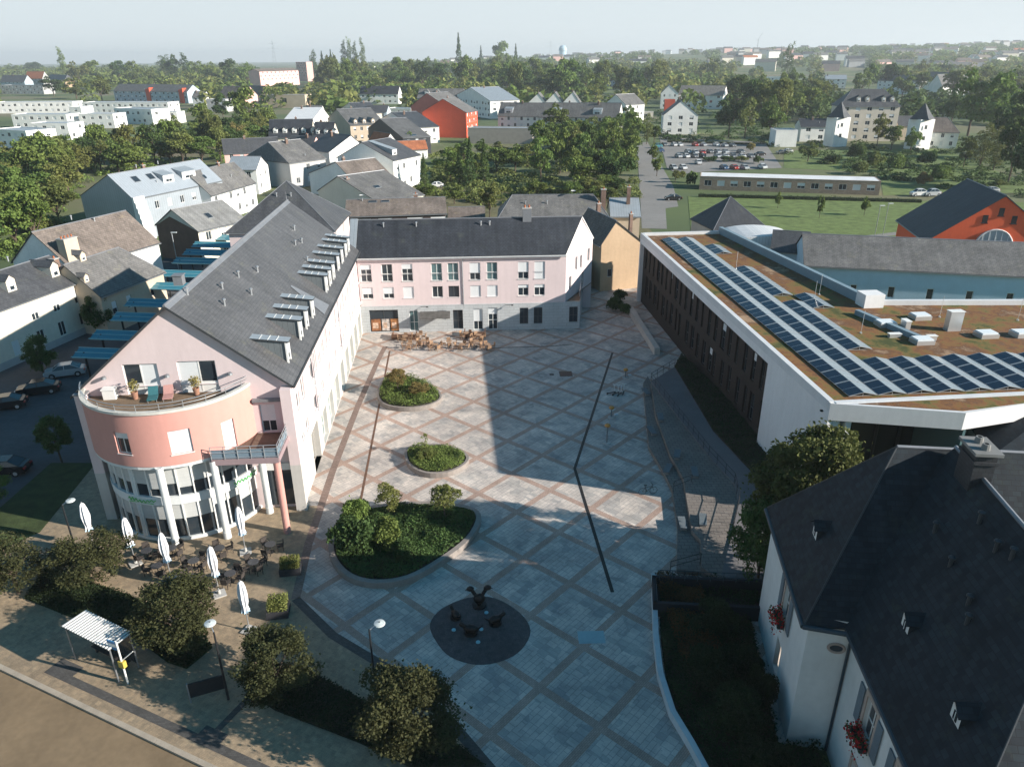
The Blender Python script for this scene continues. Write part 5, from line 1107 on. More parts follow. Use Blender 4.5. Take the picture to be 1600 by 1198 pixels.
# the castle
ca = at(1313, 166, 14); cb_ = at(1407, 166, 14)
t = H_side('castle', 'pale three-storey castle with tall dark hipped roof and four dormers', 'castle', (1313, 166), (1407, 166), 14, 13, (1366, 140), wm=mat('castle_stone', (.62, .55, .46), rough=.85, var=.08), rm=slate, hip=(5.5, 5.5), auto='F', step=4, dorm=[(7.5, 1.5, 1.6, 1.8), (11, 1.5, 1.6, 1.8), (17.5, 1.5, 1.6, 1.8), (21, 1.5, 1.6, 1.8)])
for (px, py, apy, h_, lb) in ((1311, 183, 159, 11, 'left white castle tower with pointed slate roof'), (1441, 186, 161, 11, 'right white castle tower with pointed slate roof')):
    q = at(px, py, h_); tw = thing('castle_tower', lb, 'tower', (q.x, q.y, 0), 0, 'castle towers')
    MB().obx((0, 0), (.97, .24), 6.4, 6.4, -.3, h_).build('wall', w_white, tw)
    zt = on_plane(px + 2, apy, (q.x - 5, q.y), (q.x + 5, q.y)).z; MB().lathe([(5.0, h_ - .1), (3.2, h_ + (zt - h_) * .30), (.05, zt)], n=4).build('roof', slate, tw)
    for z_ in (3.5, 7.5): far_window(tw, flatF((-.5, -3.95), (1, 0)), 0, z_, 1.0, 1.5, 'glass', .0)
H_side('house', 'low white castle wing with dark roof left of the left tower', 'house', (1252, 198), (1296, 198), 6, 10, (1275, 186), wm=w_white, rm=MATS['dark_slate'], auto='F', step=4)
H_flat('garage', 'white garage block left of the castle wing', 'garage', (1213, 205), (1247, 205), 6, 10, wm=w_white, rm=zinc)
H_side('house', 'brown-roofed castle outbuilding right of the right tower', 'house', (1450, 206), (1499, 207), 6, 12, (1470, 184), wm=w_white, rm=slate_b, auto='F', hip=(0, 4))
H_side('house', 'castle link building with grey roof between main house and right tower', 'house', (1404, 196), (1430, 196), 6, 9, (1417, 182), wm=w_beige, rm=slate)
for pa, pb_, he_, D_, rg, lb in (((1372, 126), (1438, 128), 11, 16, (1405, 117), 'white three-storey apartment house behind the castle'), ((1440, 124), (1490, 125), 12, 16, (1466, 113), 'taller white apartment house with pale roof behind the castle'),
                            ((1472, 134), (1518, 133), 10, 14, (1498, 116), 'grey-roofed house at the right of the white apartment houses')):
    H_side('apartment_house', lb, 'apartment house', pa, pb_, he_, D_, rg, wm=w_white, rm=slate_l, auto='F', step=5)
H_side('house', 'white house with blue-black roof at the far right edge', 'house', (1572, 135), (1640, 130), 8, 16, (1600, 120), wm=w_white, rm=MATS['dark_slate'])
# glazed canopies along the side street, left of the corner building
tg = mat('teal_canopy_glass', (.05, .20, .26), rough=.2, var=.05, spec=.6); tf = mat('teal_canopy_frame', (.20, .42, .48), rough=.4, var=.03)
cm = MB(); cm.slab([(0, -.8, 3.75), (13, -.8, 3.75), (13, .75, 4.3), (0, .75, 4.3)], .1, 0, 1)
for y_, z_ in ((-.8, 3.78), (.0, 4.06), (.75, 4.33)): cm.tube((-.1, y_, z_), (13.1, y_, z_), .055, 5, 1)
cme = cm.mesh('glass_roof', [tg, tf]); pm = MB().tube((0, 0, -.2), (0, 0, 4.1), .12, 8).tube((0, -.75, 3.72), (0, .7, 4.2), .06, 6).mesh('post', blackm)
for i in range(11):
    px, py = [(118, 548), (145, 520), (177, 492), (198, 470), (222, 444), (250, 425), (272, 405), (288, 392), (302, 380), (316, 369), (330, 360)][i]
    q = at(px, py, 4.2); nm = ['first', 'second', 'third', 'fourth', 'fifth', 'sixth', 'seventh', 'eighth', 'ninth', 'tenth', 'eleventh'][i]
    t = thing('canopy', f'{nm} slanted teal glass canopy from the front in the side street', 'canopy', (q.x, q.y, 0), -.12, 'teal glass canopies')
    inst('glass_roof', cme, t); inst('post', pm, t, (1, 0, 0)); inst('post', pm, t, (12, 0, 0))
# hipped block behind the long pink roof
B_ = at(520, 358, 10.4); C_ = at(544, 331, 10.4); dv = (C_ - B_).xy.normalized(); sd_ = (C_ - B_).xy.length; lx = Vector((dv.y, -dv.x)); Wd = sd_ * 1.15
A_ = B_.xy - lx * Wd; mp_ = A_ + dv * sd_ / 2
house('house', 'pink house with big dark pyramid roof and finial behind the long pink building', 'house', A_, B_.xy, sd_, 10.4, on_plane(452, 284, mp_, mp_ + lx).z, 'side', wm=pk, rm=slate, hip=(Wd / 2 - .05, Wd / 2 - .05), oh=.4, auto='R', vents=[(Wd / 2 - 1.2, 4.6), (Wd / 2 + 1, 4.6)])
# ---------------------------------------------------------------- vegetation
def leafmat(name, col, ov=.16): return mat(name, col, rough=.75, var=.3, scale=.5, kind='leaf', objvar=ov, spec=.25)
LM = {'dark green': leafmat('leaves_dark_green', (.070, .118, .034)), 'green': leafmat('leaves_green', (.145, .205, .050)), 'olive': leafmat('leaves_olive', (.165, .19, .055)),
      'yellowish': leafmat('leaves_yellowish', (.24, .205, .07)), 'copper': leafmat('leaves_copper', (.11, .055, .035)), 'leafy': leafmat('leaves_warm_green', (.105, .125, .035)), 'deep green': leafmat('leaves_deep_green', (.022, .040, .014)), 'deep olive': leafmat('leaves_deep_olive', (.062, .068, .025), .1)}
bark = mat('bark', (.10, .075, .055), rough=.9, var=.25, scale=3)
def quads_mesh(name, Q, m):
    n = len(Q); me = bpy.data.meshes.new(name); me.vertices.add(n * 4); me.vertices.foreach_set('co', Q.reshape(-1).astype(np.float32))
    me.loops.add(n * 4); me.loops.foreach_set('vertex_index', np.arange(n * 4, dtype=np.int32)); me.polygons.add(n)
    me.polygons.foreach_set('loop_start', np.arange(0, n * 4, 4, dtype=np.int32)); me.polygons.foreach_set('loop_total', np.full(n, 4, dtype=np.int32))
    me.materials.append(m); me.update(calc_edges=True); me.validate(); return me
def leaf_quads(rs, P, size, flat=.35):
    n = len(P); N = rs.normal(size=(n, 3)); N[:, 2] = np.abs(N[:, 2]) + flat; N /= np.linalg.norm(N, axis=1)[:, None]
    T_ = np.cross(N, rs.normal(size=(n, 3))); T_ /= np.linalg.norm(T_, axis=1)[:, None]; B2 = np.cross(N, T_)
    s = (size * rs.uniform(.55, 1.35, n))[:, None]; bend = N * s * .25
    return np.stack([P - T_ * s, P - B2 * s * .62 + bend, P + T_ * s, P + B2 * s * .62 + bend], 1)
def crown_points(rs, n, kind):
    """points of a crown inside x,y radius ~1, z 0..1"""
    out = []
    if kind == 'near':
        nl = 60; cs = []
        for k in range(nl):
            z = rs.uniform(.10, .92); rmax = math.sin(math.pi * (z * .84 + .11)) * .86; a = rs.uniform(0, 6.28); r = rmax * math.sqrt(rs.uniform(.15, 1))
            cs.append((r * math.cos(a), r * math.sin(a), z, rs.uniform(.14, .30), rs.uniform(.08, .14)))
        wts = np.array([c[3] ** 2 for c in cs]); wts /= wts.sum(); cs = np.array(cs)[rs.choice(nl, n, p=wts)]
        d = rs.normal(size=(n, 3)); d /= np.linalg.norm(d, axis=1)[:, None]; rr = rs.uniform(.1, 1.0, n) ** .45 * (1 + .35 * np.abs(rs.normal(size=n)) * (rs.uniform(size=n) < .18))
        P = np.stack([cs[:, 0] + d[:, 0] * cs[:, 3] * rr, cs[:, 1] + d[:, 1] * cs[:, 3] * rr, cs[:, 2] + d[:, 2] * cs[:, 4] * rr], 1); P[:, 2] = np.clip(P[:, 2], .02, 1.08); return P
    if kind == 'conifer':
        z = rs.uniform(0, 1, n) ** 1.25; tier = .82 + .18 * np.sin(z * 44 + rs.uniform(0, 6)); rad = (1 - z) * tier * np.sqrt(rs.uniform(.35, 1, n)); a = rs.uniform(0, 2 * np.pi, n)
        w_ = 1 + .12 * np.sin(a * 5 + z * 20); return np.stack([rad * np.cos(a) * w_, rad * np.sin(a) * w_, z - .05 * rad], 1)
    if kind == 'poplar': nl = 16; cs = [(rs.normal() * .28, rs.normal() * .28, z, .5 * math.sin(math.pi * (z * .8 + .15)) + .15, .13) for z in np.linspace(.08, .93, nl)]
    elif kind == 'weeping': nl = 14; cs = [(math.cos(a) * .5 * rs.uniform(.3, 1), math.sin(a) * .5 * rs.uniform(.3, 1), rs.uniform(.45, .8), .42, .28) for a in rs.uniform(0, 6.28, nl)]
    elif kind == 'bush': nl = 14; cs = [(math.cos(a) * r, math.sin(a) * r, rs.uniform(.25, .7) * (1 - .35 * r), rs.uniform(.28, .45), rs.uniform(.22, .34)) for a, r in zip(rs.uniform(0, 6.28, nl), rs.uniform(0, .68, nl))]
    else:
        nl = 20; cs = []
        for k in range(nl):
            z = rs.uniform(.16, .86); rmax = math.sin(math.pi * (z * .82 + .12)) * .72; a = rs.uniform(0, 6.28); r = rmax * math.sqrt(rs.uniform(.1, 1))
            cs.append((r * math.cos(a), r * math.sin(a), z, rs.uniform(.22, .40), rs.uniform(.10, .19)))
    wts = np.array([c[3] ** 2 for c in cs]); wts /= wts.sum(); idx = rs.choice(len(cs), n, p=wts); cs = np.array(cs)[idx]
    d = rs.normal(size=(n, 3)); d /= np.linalg.norm(d, axis=1)[:, None]; d[:, 2] = np.where(d[:, 2] < -.3, -d[:, 2], d[:, 2])
    rr = (rs.uniform(.45, 1.05, n) ** .6) * (1 + .16 * rs.normal(size=n) * (rs.uniform(size=n) < .25))
    P = np.stack([cs[:, 0] + d[:, 0] * cs[:, 3] * rr, cs[:, 1] + d[:, 1] * cs[:, 3] * rr, cs[:, 2] + d[:, 2] * cs[:, 4] * rr], 1)
    if kind == 'weeping': dr = rs.uniform(size=n) < .45; P[dr, 2] -= rs.uniform(0, .45, dr.sum())
    P[:, 2] = np.clip(P[:, 2], .0, 1.04); return P
_tc = {}
def crown_mesh(kind, color, seed, n, leaf, asp):
    """asp = height / radius of the tree, so that leaves stay square after scaling"""
    k = (kind, color, seed, n)
    if k in _tc: return _tc[k]
    rs = np.random.RandomState(seed * 13 + 5); P = crown_points(rs, n, kind); P[:, 2] *= asp
    _tc[k] = quads_mesh('crown', leaf_quads(rs, P, leaf), LM[color]); return _tc[k]
def trunk_mesh(kind, seed, asp, trunk_h):
    k = ('trunk', kind, seed, trunk_h)
    if k in _tc: return _tc[k]
    rnd = random.Random(seed); mb = MB(); hh = trunk_h; top = (rnd.uniform(-.05, .05), rnd.uniform(-.05, .05), hh + asp * .45)
    mb.tube((0, 0, -.15), (top[0] * .5, top[1] * .5, hh + .1), .055, 7, 0, .04).tube((top[0] * .5, top[1] * .5, hh + .1), top, .04, 6, 0, .015)
    for j in range(5):
        a = j * 1.256 + rnd.uniform(-.3, .3); z = hh + rnd.uniform(0, .3); mb.tube((0, 0, z), (math.cos(a) * .45, math.sin(a) * .45, z + asp * rnd.uniform(.25, .5)), .028, 5, 0, .008)
    _tc[k] = mb.mesh('trunk', bark); return _tc[k]
ASP = {'near': 1.7, 'round': 1.7, 'poplar': 4.2, 'conifer': 3.2, 'weeping': 1.7, 'bush': 1.15}
def tree(name, label, loc, H_, r, kind='round', color='green', seed=1, n=2600, leaf=.062, th=.35, group=None, cat='tree', squash=None):
    """H_ total height, r crown radius"""
    t = thing(name, label, cat, loc, random.uniform(0, 6.28), group); asp = ASP[kind]; tr = 0 if kind in ('bush', 'conifer') else th
    unit = asp + tr; t.scale = (r, r, H_ / unit)
    c = inst('crown', crown_mesh(kind, color, seed, n, leaf, asp), t, (0, 0, tr * .8))
    if kind != 'bush': inst('trunk', trunk_mesh(kind, seed % 4, asp, tr), t)
    return t
ORD = ['first', 'second', 'third', 'fourth', 'fifth', 'sixth', 'seventh', 'eighth', 'ninth', 'tenth', 'eleventh', 'twelfth', 'thirteenth', 'fourteenth', 'fifteenth', 'sixteenth', 'seventeenth', 'eighteenth', 'nineteenth', 'twentieth']
TENS = {2: 'twenty', 3: 'thirty', 4: 'forty', 5: 'fifty', 6: 'sixty', 7: 'seventy', 8: 'eighty'}
def ordn(k):
    if k < 20: return ORD[k]
    k += 1
    if k % 10 == 0: return TENS[k // 10][:-1] + 'ieth'
    return TENS[k // 10] + '-' + ORD[k % 10 - 1]
def px_tree(x, yb, yt, wpx):
    b_ = at(x, yb, 0); d = (b_ - Vector((0, 0, CAM_H))).dot(_fw)
    return b_, max(2.0, (yb - yt) * d / FPX / math.cos(PITCH) * .98), max(.8, wpx * d / FPX / 2)
def grove(place, specs, name='tree'):
    """specs = (x, y base, y top, width, kind, colour) read off the photograph, labelled from the left"""
    specs = sorted(specs, key=lambda s: s[0])
    for k, (x, yb, yt, wpx, kind, col) in enumerate(specs):
        b_, H_, r = px_tree(x, yb, yt, wpx); adj = {'round': 'bushy', 'poplar': 'slender', 'conifer': 'pointed', 'weeping': 'drooping', 'bush': 'low'}[kind]
        nm = {'conifer': 'conifer_tree', 'poplar': 'poplar_tree', 'bush': 'shrub'}.get(kind, 'tree')
        small = wpx < 26
        tree(nm, f'{adj} {col} {"shrub" if kind == "bush" else "tree"}, {ordn(k)} from the left {place}', (b_.x, b_.y, ZG), H_, r, kind, col, seed=(k * 7 + len(place)) % 5 + 1, n=1300 if small else 2800, leaf=.10 if small else .07, group='trees ' + place, cat='shrub' if kind == 'bush' else 'tree')
def scatter(poly, n, h, w, seed, mix, dy=1.0):
    """pick n tree specs inside a photo polygon of base points, sizes scaled with nearness"""
    rnd = random.Random(seed); xs = [p[0] for p in poly]; ys = [p[1] for p in poly]; out = []; tries = 0
    def inside(x, y):
        c = False
        for i in range(len(poly)):
            (x1, y1), (x2, y2) = poly[i], poly[i - 1]
            if (y1 > y) != (y2 > y) and x < (x2 - x1) * (y - y1) / (y2 - y1) + x1: c = not c
        return c
    while len(out) < n and tries < 20000:
        tries += 1; x, y = rnd.uniform(min(xs), max(xs)), rnd.uniform(min(ys), max(ys))
        s = (y - 88) / 100.0; ww = w * s * rnd.uniform(.75, 1.3)
        if not inside(x, y) or any(abs(x - o[0]) < ww * .42 and abs(y - o[1]) < ww * .22 * dy for o in out): continue
        kind, col = rnd.choice(mix); hh = h * s * rnd.uniform(.75, 1.25)
        if kind == 'conifer': hh *= 1.2; ww *= .6
        if kind == 'poplar': hh *= 1.45; ww *= .45
        if kind == 'bush': hh *= .45; ww *= .8
        out.append((x, y, y - hh, ww, kind, col))
    return out
G_, D_, O_, Y_ = ('round', 'green'), ('round', 'dark green'), ('round', 'olive'), ('round', 'yellowish')
MIX = [G_, G_, D_, O_, O_, G_, D_, O_, G_, O_, G_]
grove('in the garden wood at the left edge', scatter([(-30, 288), (115, 268), (118, 300), (100, 345), (60, 385), (-30, 400)], 26, 27, 34, 1, MIX + [('bush', 'olive')]))
grove('of the left wooded strip', scatter([(30, 272), (110, 262), (200, 250), (290, 230), (340, 212), (425, 212), (425, 238), (330, 262), (250, 266), (120, 282), (30, 292)], 40, 29, 32, 2, MIX + [D_]))
grove('beside the modern concrete house', [(388, 205, 140, 55, 'round', 'green'), (350, 190, 150, 34, 'round', 'dark green'), (320, 215, 165, 40, 'round', 'green'), (420, 205, 172, 36, 'weeping', 'green'), (372, 228, 190, 34, 'round', 'yellowish'), (440, 225, 198, 30, 'round', 'dark green')])
grove('along the far left skyline', [(103, 128, 82, 15, 'poplar', 'green'), (22, 118, 100, 26, 'round', 'green'), (55, 118, 99, 30, 'round', 'dark green'), (125, 133, 97, 36, 'round', 'olive'), (148, 132, 98, 32, 'round', 'green'), (85, 150, 122, 36, 'round', 'dark green'), (120, 155, 125, 40, 'round', 'olive'), (160, 158, 122, 36, 'round', 'olive'), (190, 132, 98, 32, 'round', 'dark green'), (212, 134, 100, 30, 'round', 'green'),
     (262, 128, 92, 26, 'poplar', 'dark green'), (272, 130, 90, 30, 'round', 'dark green'), (292, 130, 90, 20, 'poplar', 'dark green'), (310, 132, 100, 36, 'round', 'green'), (335, 134, 98, 36, 'round', 'green'), (362, 135, 96, 34, 'round', 'dark green'), (388, 136, 102, 32, 'round', 'green'), (240, 134, 106, 28, 'round', 'olive'), (405, 134, 108, 28, 'round', 'dark green')])
grove('on the middle hillside wood', [(493, 125, 85, 14, 'poplar', 'dark green'), (506, 122, 86, 16, 'conifer', 'dark green'), (520, 122, 84, 14, 'conifer', 'dark green'), (541, 120, 72, 14, 'poplar', 'dark green'), (549, 120, 68, 12, 'poplar', 'green'), (558, 122, 74, 12, 'poplar', 'dark green'), (569, 120, 69, 12, 'poplar', 'green'), (718, 118, 62, 20, 'conifer', 'dark green'), (752, 112, 78, 14, 'conifer', 'dark green'), (784, 118, 70, 34, 'round', 'green'), (806, 112, 75, 14, 'conifer', 'dark green')]
      + scatter([(500, 128), (690, 118), (800, 122), (800, 148), (650, 145), (500, 152)], 48, 75, 58, 3, MIX, .7))
grove('behind the white terrace', scatter([(790, 160), (800, 128), (1130, 125), (1130, 140), (1010, 150), (1000, 163)], 40, 72, 58, 4, MIX + [D_, D_, G_], .7))
grove('in the central garden wood', [(868, 215, 165, 48, 'round', 'green'), (735, 290, 222, 34, 'conifer', 'dark green'), (757, 288, 225, 30, 'conifer', 'dark green'), (718, 288, 235, 24, 'conifer', 'dark green'), (664, 298, 245, 24, 'conifer', 'dark green'), (765, 340, 285, 40, 'round', 'olive'), (665, 310, 284, 40, 'round', 'green'), (710, 318, 285, 38, 'round', 'green'), (640, 240, 205, 30, 'round', 'green')]
      + scatter([(835, 245), (900, 215), (985, 205), (992, 240), (996, 300), (960, 305), (900, 300), (845, 290)], 34, 31, 26, 5, [G_, G_, D_, O_, G_], .8) + scatter([(660, 262), (740, 240), (830, 236), (840, 265), (700, 285)], 9, 20, 22, 6, MIX)
      + scatter([(800, 305), (960, 303), (975, 322), (890, 316)], 8, 14, 20, 16, MIX))
grove('along the path and car park', [(1010, 225, 183, 22, 'poplar', 'olive'), (992, 222, 185, 30, 'round', 'green'), (1022, 222, 196, 26, 'round', 'green'), (1020, 255, 222, 20, 'round', 'green'), (1026, 275, 244, 22, 'round', 'green'), (1055, 285, 266, 16, 'round', 'olive'), (1082, 292, 268, 20, 'bush', 'dark green'), (1080, 285, 266, 20, 'bush', 'green'), (1110, 252, 243, 26, 'bush', 'dark green'), (1135, 252, 243, 26, 'bush', 'dark green'), (1160, 252, 243, 26, 'bush', 'olive'), (1183, 255, 243, 22, 'bush', 'dark green'), (1172, 236, 222, 16, 'bush', 'yellowish'), (1065, 280, 266, 14, 'bush', 'olive')])
grove('on the slope left of the castle', scatter([(1130, 215), (1135, 150), (1180, 150), (1300, 155), (1300, 175), (1250, 190), (1205, 225)], 30, 52, 42, 7, MIX + [D_, D_], .8) + [(1228, 130, 76, 20, 'poplar', 'dark green')])
grove('in the park around the castle', [(1370, 228, 180, 30, 'round', 'olive'), (1392, 235, 198, 34, 'round', 'green'), (1422, 240, 198, 30, 'round', 'green'), (1262, 252, 222, 34, 'round', 'olive'), (1340, 250, 222, 36, 'bush', 'dark green'), (1300, 256, 238, 30, 'bush', 'dark green'), (1365, 262, 236, 36, 'bush', 'olive'), (1400, 268, 240, 36, 'bush', 'green'), (1345, 272, 252, 34, 'bush', 'olive'), (1450, 258, 232, 36, 'bush', 'dark green'), (1475, 225, 202, 40, 'round', 'olive'),
      (1505, 262, 215, 30, 'round', 'olive'), (1530, 262, 200, 36, 'poplar', 'olive'), (1552, 266, 206, 36, 'poplar', 'olive'), (1575, 285, 190, 62, 'round', 'dark green'), (1602, 296, 195, 70, 'round', 'dark green'), (1596, 250, 140, 88, 'round', 'dark green'), (1512, 212, 118, 74, 'round', 'green'), (1550, 214, 124, 66, 'round', 'green'), (1570, 240, 160, 60, 'round', 'dark green'), (1485, 200, 140, 40, 'round', 'dark green'), (1440, 290, 268, 30, 'bush', 'yellowish'), (1470, 285, 256, 40, 'bush', 'green'), (1560, 292, 280, 30, 'bush', 'olive'), (1280, 340, 306, 14, 'round', 'green'), (1350, 336, 305, 16, 'round', 'green'), (1215, 325, 300, 12, 'round', 'green')])
grove('on the slope behind the castle', scatter([(1300, 150), (1330, 130), (1620, 128), (1620, 170), (1410, 165)], 28, 62, 50, 8, MIX + [D_], .8))
def hedge(pa, pb, h, w_, label, col='dark green', n=1800):
    a, b2 = at(*pa, 0), at(*pb, 0); L_ = (b2 - a).length; rs = np.random.RandomState(int(pa[0]))
    n = int(max(300, L_ * 40)); P = np.stack([rs.uniform(0, L_, n), rs.uniform(-w_ / 2, w_ / 2, n), rs.uniform(0, h, n)], 1); P[:, 2] *= 1 + .12 * np.sin(P[:, 0] * 1.7)
    t = thing('hedge', label, 'hedge', (a.x, a.y, ZG), math.atan2(b2.y - a.y, b2.x - a.x)); o = bpy.data.objects.new('foliage', quads_mesh('foliage', leaf_quads(rs, P, .16), LM[col])); C.objects.link(o); o.parent = t
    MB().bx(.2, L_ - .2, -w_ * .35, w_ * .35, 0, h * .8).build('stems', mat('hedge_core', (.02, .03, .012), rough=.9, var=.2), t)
hedge((1090, 307), (1440, 316), 1.0, 1.2, 'long clipped hedge in front of the white-roofed bungalow')
hedge((55, 272), (122, 270), 1.6, 1.4, 'dark clipped hedge in the left garden')
hedge((1042, 222), (1172, 226), 1.0, 1.0, 'low hedge along the upper edge of the car park', 'olive')
CLEAR = [(1196, 96, 1265, 134), (1285, 84, 1360, 142), (1390, 86, 1445, 102), (938, 106, 990, 122), (1134, 124, 1162, 142), (1150, 98, 1174, 118), (494, 104, 515, 120), (402, 92, 490, 130), (-5, 112, 104, 150), (178, 128, 302, 165), (1372, 112, 1520, 142), (1570, 116, 1605, 142), (560, 134, 634, 158), (340, 132, 410, 156), (1128, 76, 1215, 96), (868, 78, 892, 108), (520, 116, 552, 130), (1228, 168, 1250, 232), (-5, 150, 280, 230), (405, 143, 480, 172), (945, 112, 1014, 135), (1036, 80, 1105, 92)]
# far woods nobody could count, and distant hills
def mass(name, label, pts_fn, n, leaf, seed, col, per=44):
    rs = np.random.RandomState(seed); Q = []
    C3 = pts_fn(rs, n)
    for (x, y, z, r, h) in C3:
        tp = proj(Vector((x, y, z + h * .9))); sc2 = FPX / max(50, y) * r
        if any(x0 - sc2 * .5 < tp.x < x1 + sc2 * .5 and y0 < tp.y < y1 for x0, y0, x1, y1 in CLEAR): continue
        d = rs.normal(size=(per, 3)); d /= np.linalg.norm(d, axis=1)[:, None]; d[:, 2] = np.abs(d[:, 2]); rr = rs.uniform(.7, 1.1, per)[:, None]
        P = np.array([x, y, z]) + d * rr * np.array([r, r, h]); Q.append(leaf_quads(rs, P, leaf * r, .5))
    return tag(bpy.data.objects.new(name, quads_mesh(name, np.concatenate(Q), LM[col])), label, 'wood', kind='stuff')
def hill_z(x, y):
    t = min(1, max(0, (y - 650) / 2200)); s = min(1, max(0, (x + 500) / 2600)); t = t * t * (3 - 2 * t)
    return ZG + t * (6 + 62 * s ** .8 + 6 * math.sin(x / 330) * s)
hm = MB(); nx, ny = 60, 40
gx = [-2500 + i * (7500 / nx) for i in range(nx + 1)]; gy = [640 + j * (2400 / ny) for j in range(ny + 1)]
for j in range(ny):
    for i in range(nx):
        hm.poly([(gx[i], gy[j], hill_z(gx[i], gy[j]) + .0), (gx[i + 1], gy[j], hill_z(gx[i + 1], gy[j])), (gx[i + 1], gy[j + 1], hill_z(gx[i + 1], gy[j + 1])), (gx[i], gy[j + 1], hill_z(gx[i], gy[j + 1]))])
ho = struct('hills', hm, MATS['ground_cover']); ho.location.z = .03
def belt(x0, x1, y0, y1, h0, h1, w0=5, w1=9):
    def f(rs, n):
        out = []
        for _ in range(n):
            y = y0 + (y1 - y0) * rs.uniform() ** .7; ex = y / 800; x = rs.uniform(x0 * ex, x1 * ex); out.append((x, y, hill_z(x, y) + rs.uniform(0, 2), rs.uniform(w0, w1), rs.uniform(h0, h1)))
        return out
    return f
for nm, lb, fn, n_, col, sd2 in (('far_wood', 'wooded plain fading out to the left horizon', belt(-800, -80, 560, 2600, 9, 15, 8, 15), 1100, 'green', 1), ('far_wood', 'dark wooded belt along the middle horizon', belt(-300, 450, 480, 2700, 8, 15, 8, 14), 1250, 'green', 2),
                                 ('far_wood', 'olive trees and groves mixed into the middle distance', belt(-350, 700, 470, 1800, 9, 16, 7, 12), 800, 'olive', 3), ('far_wood', 'wooded hillside along the right horizon', belt(350, 820, 560, 3000, 8, 13, 9, 15), 1250, 'green', 4), ('far_wood', 'trees on the slope above the castle and park', belt(235, 640, 395, 950, 8, 14, 5, 9), 620, 'dark green', 5)):
    C.objects.link(mass(nm, lb, fn, n_, .24, sd2, col, 84))
# underwood below the garden woods
def under(label, poly, n, col, seed, hmax=2.4):
    rs = np.random.RandomState(seed); rnd = random.Random(seed); pts = []
    sp = scatter(poly, n, 10, 1.0, seed, [G_], .1)
    def f(rs2, n2): return [(q.x, q.y, ZG, rs2.uniform(1.5, 3.2), rs2.uniform(.8, hmax)) for q in (at(s[0], s[1], 0) for s in sp)]
    C.objects.link(mass('undergrowth', label, f, n, .16, seed, col, 90))
under('tangled undergrowth below the garden wood on the left', [(-40, 250), (120, 245), (300, 190), (430, 200), (425, 240), (250, 270), (120, 300), (70, 400), (-40, 410)], 260, 'green', 11)
under('tangled undergrowth in the central gardens', [(650, 245), (830, 225), (900, 205), (990, 205), (996, 315), (780, 322), (640, 300)], 260, 'olive', 12, 2.0)
under('scrub on the slopes around the castle', [(1130, 205), (1210, 190), (1400, 240), (1600, 200), (1620, 310), (1440, 292), (1300, 262), (1210, 235)], 160, 'dark green', 13, 2.0)
under('scrub behind the car park villas', [(990, 185), (1130, 150), (1215, 190), (1205, 222), (1040, 220)], 120, 'dark green', 14, 3.0)

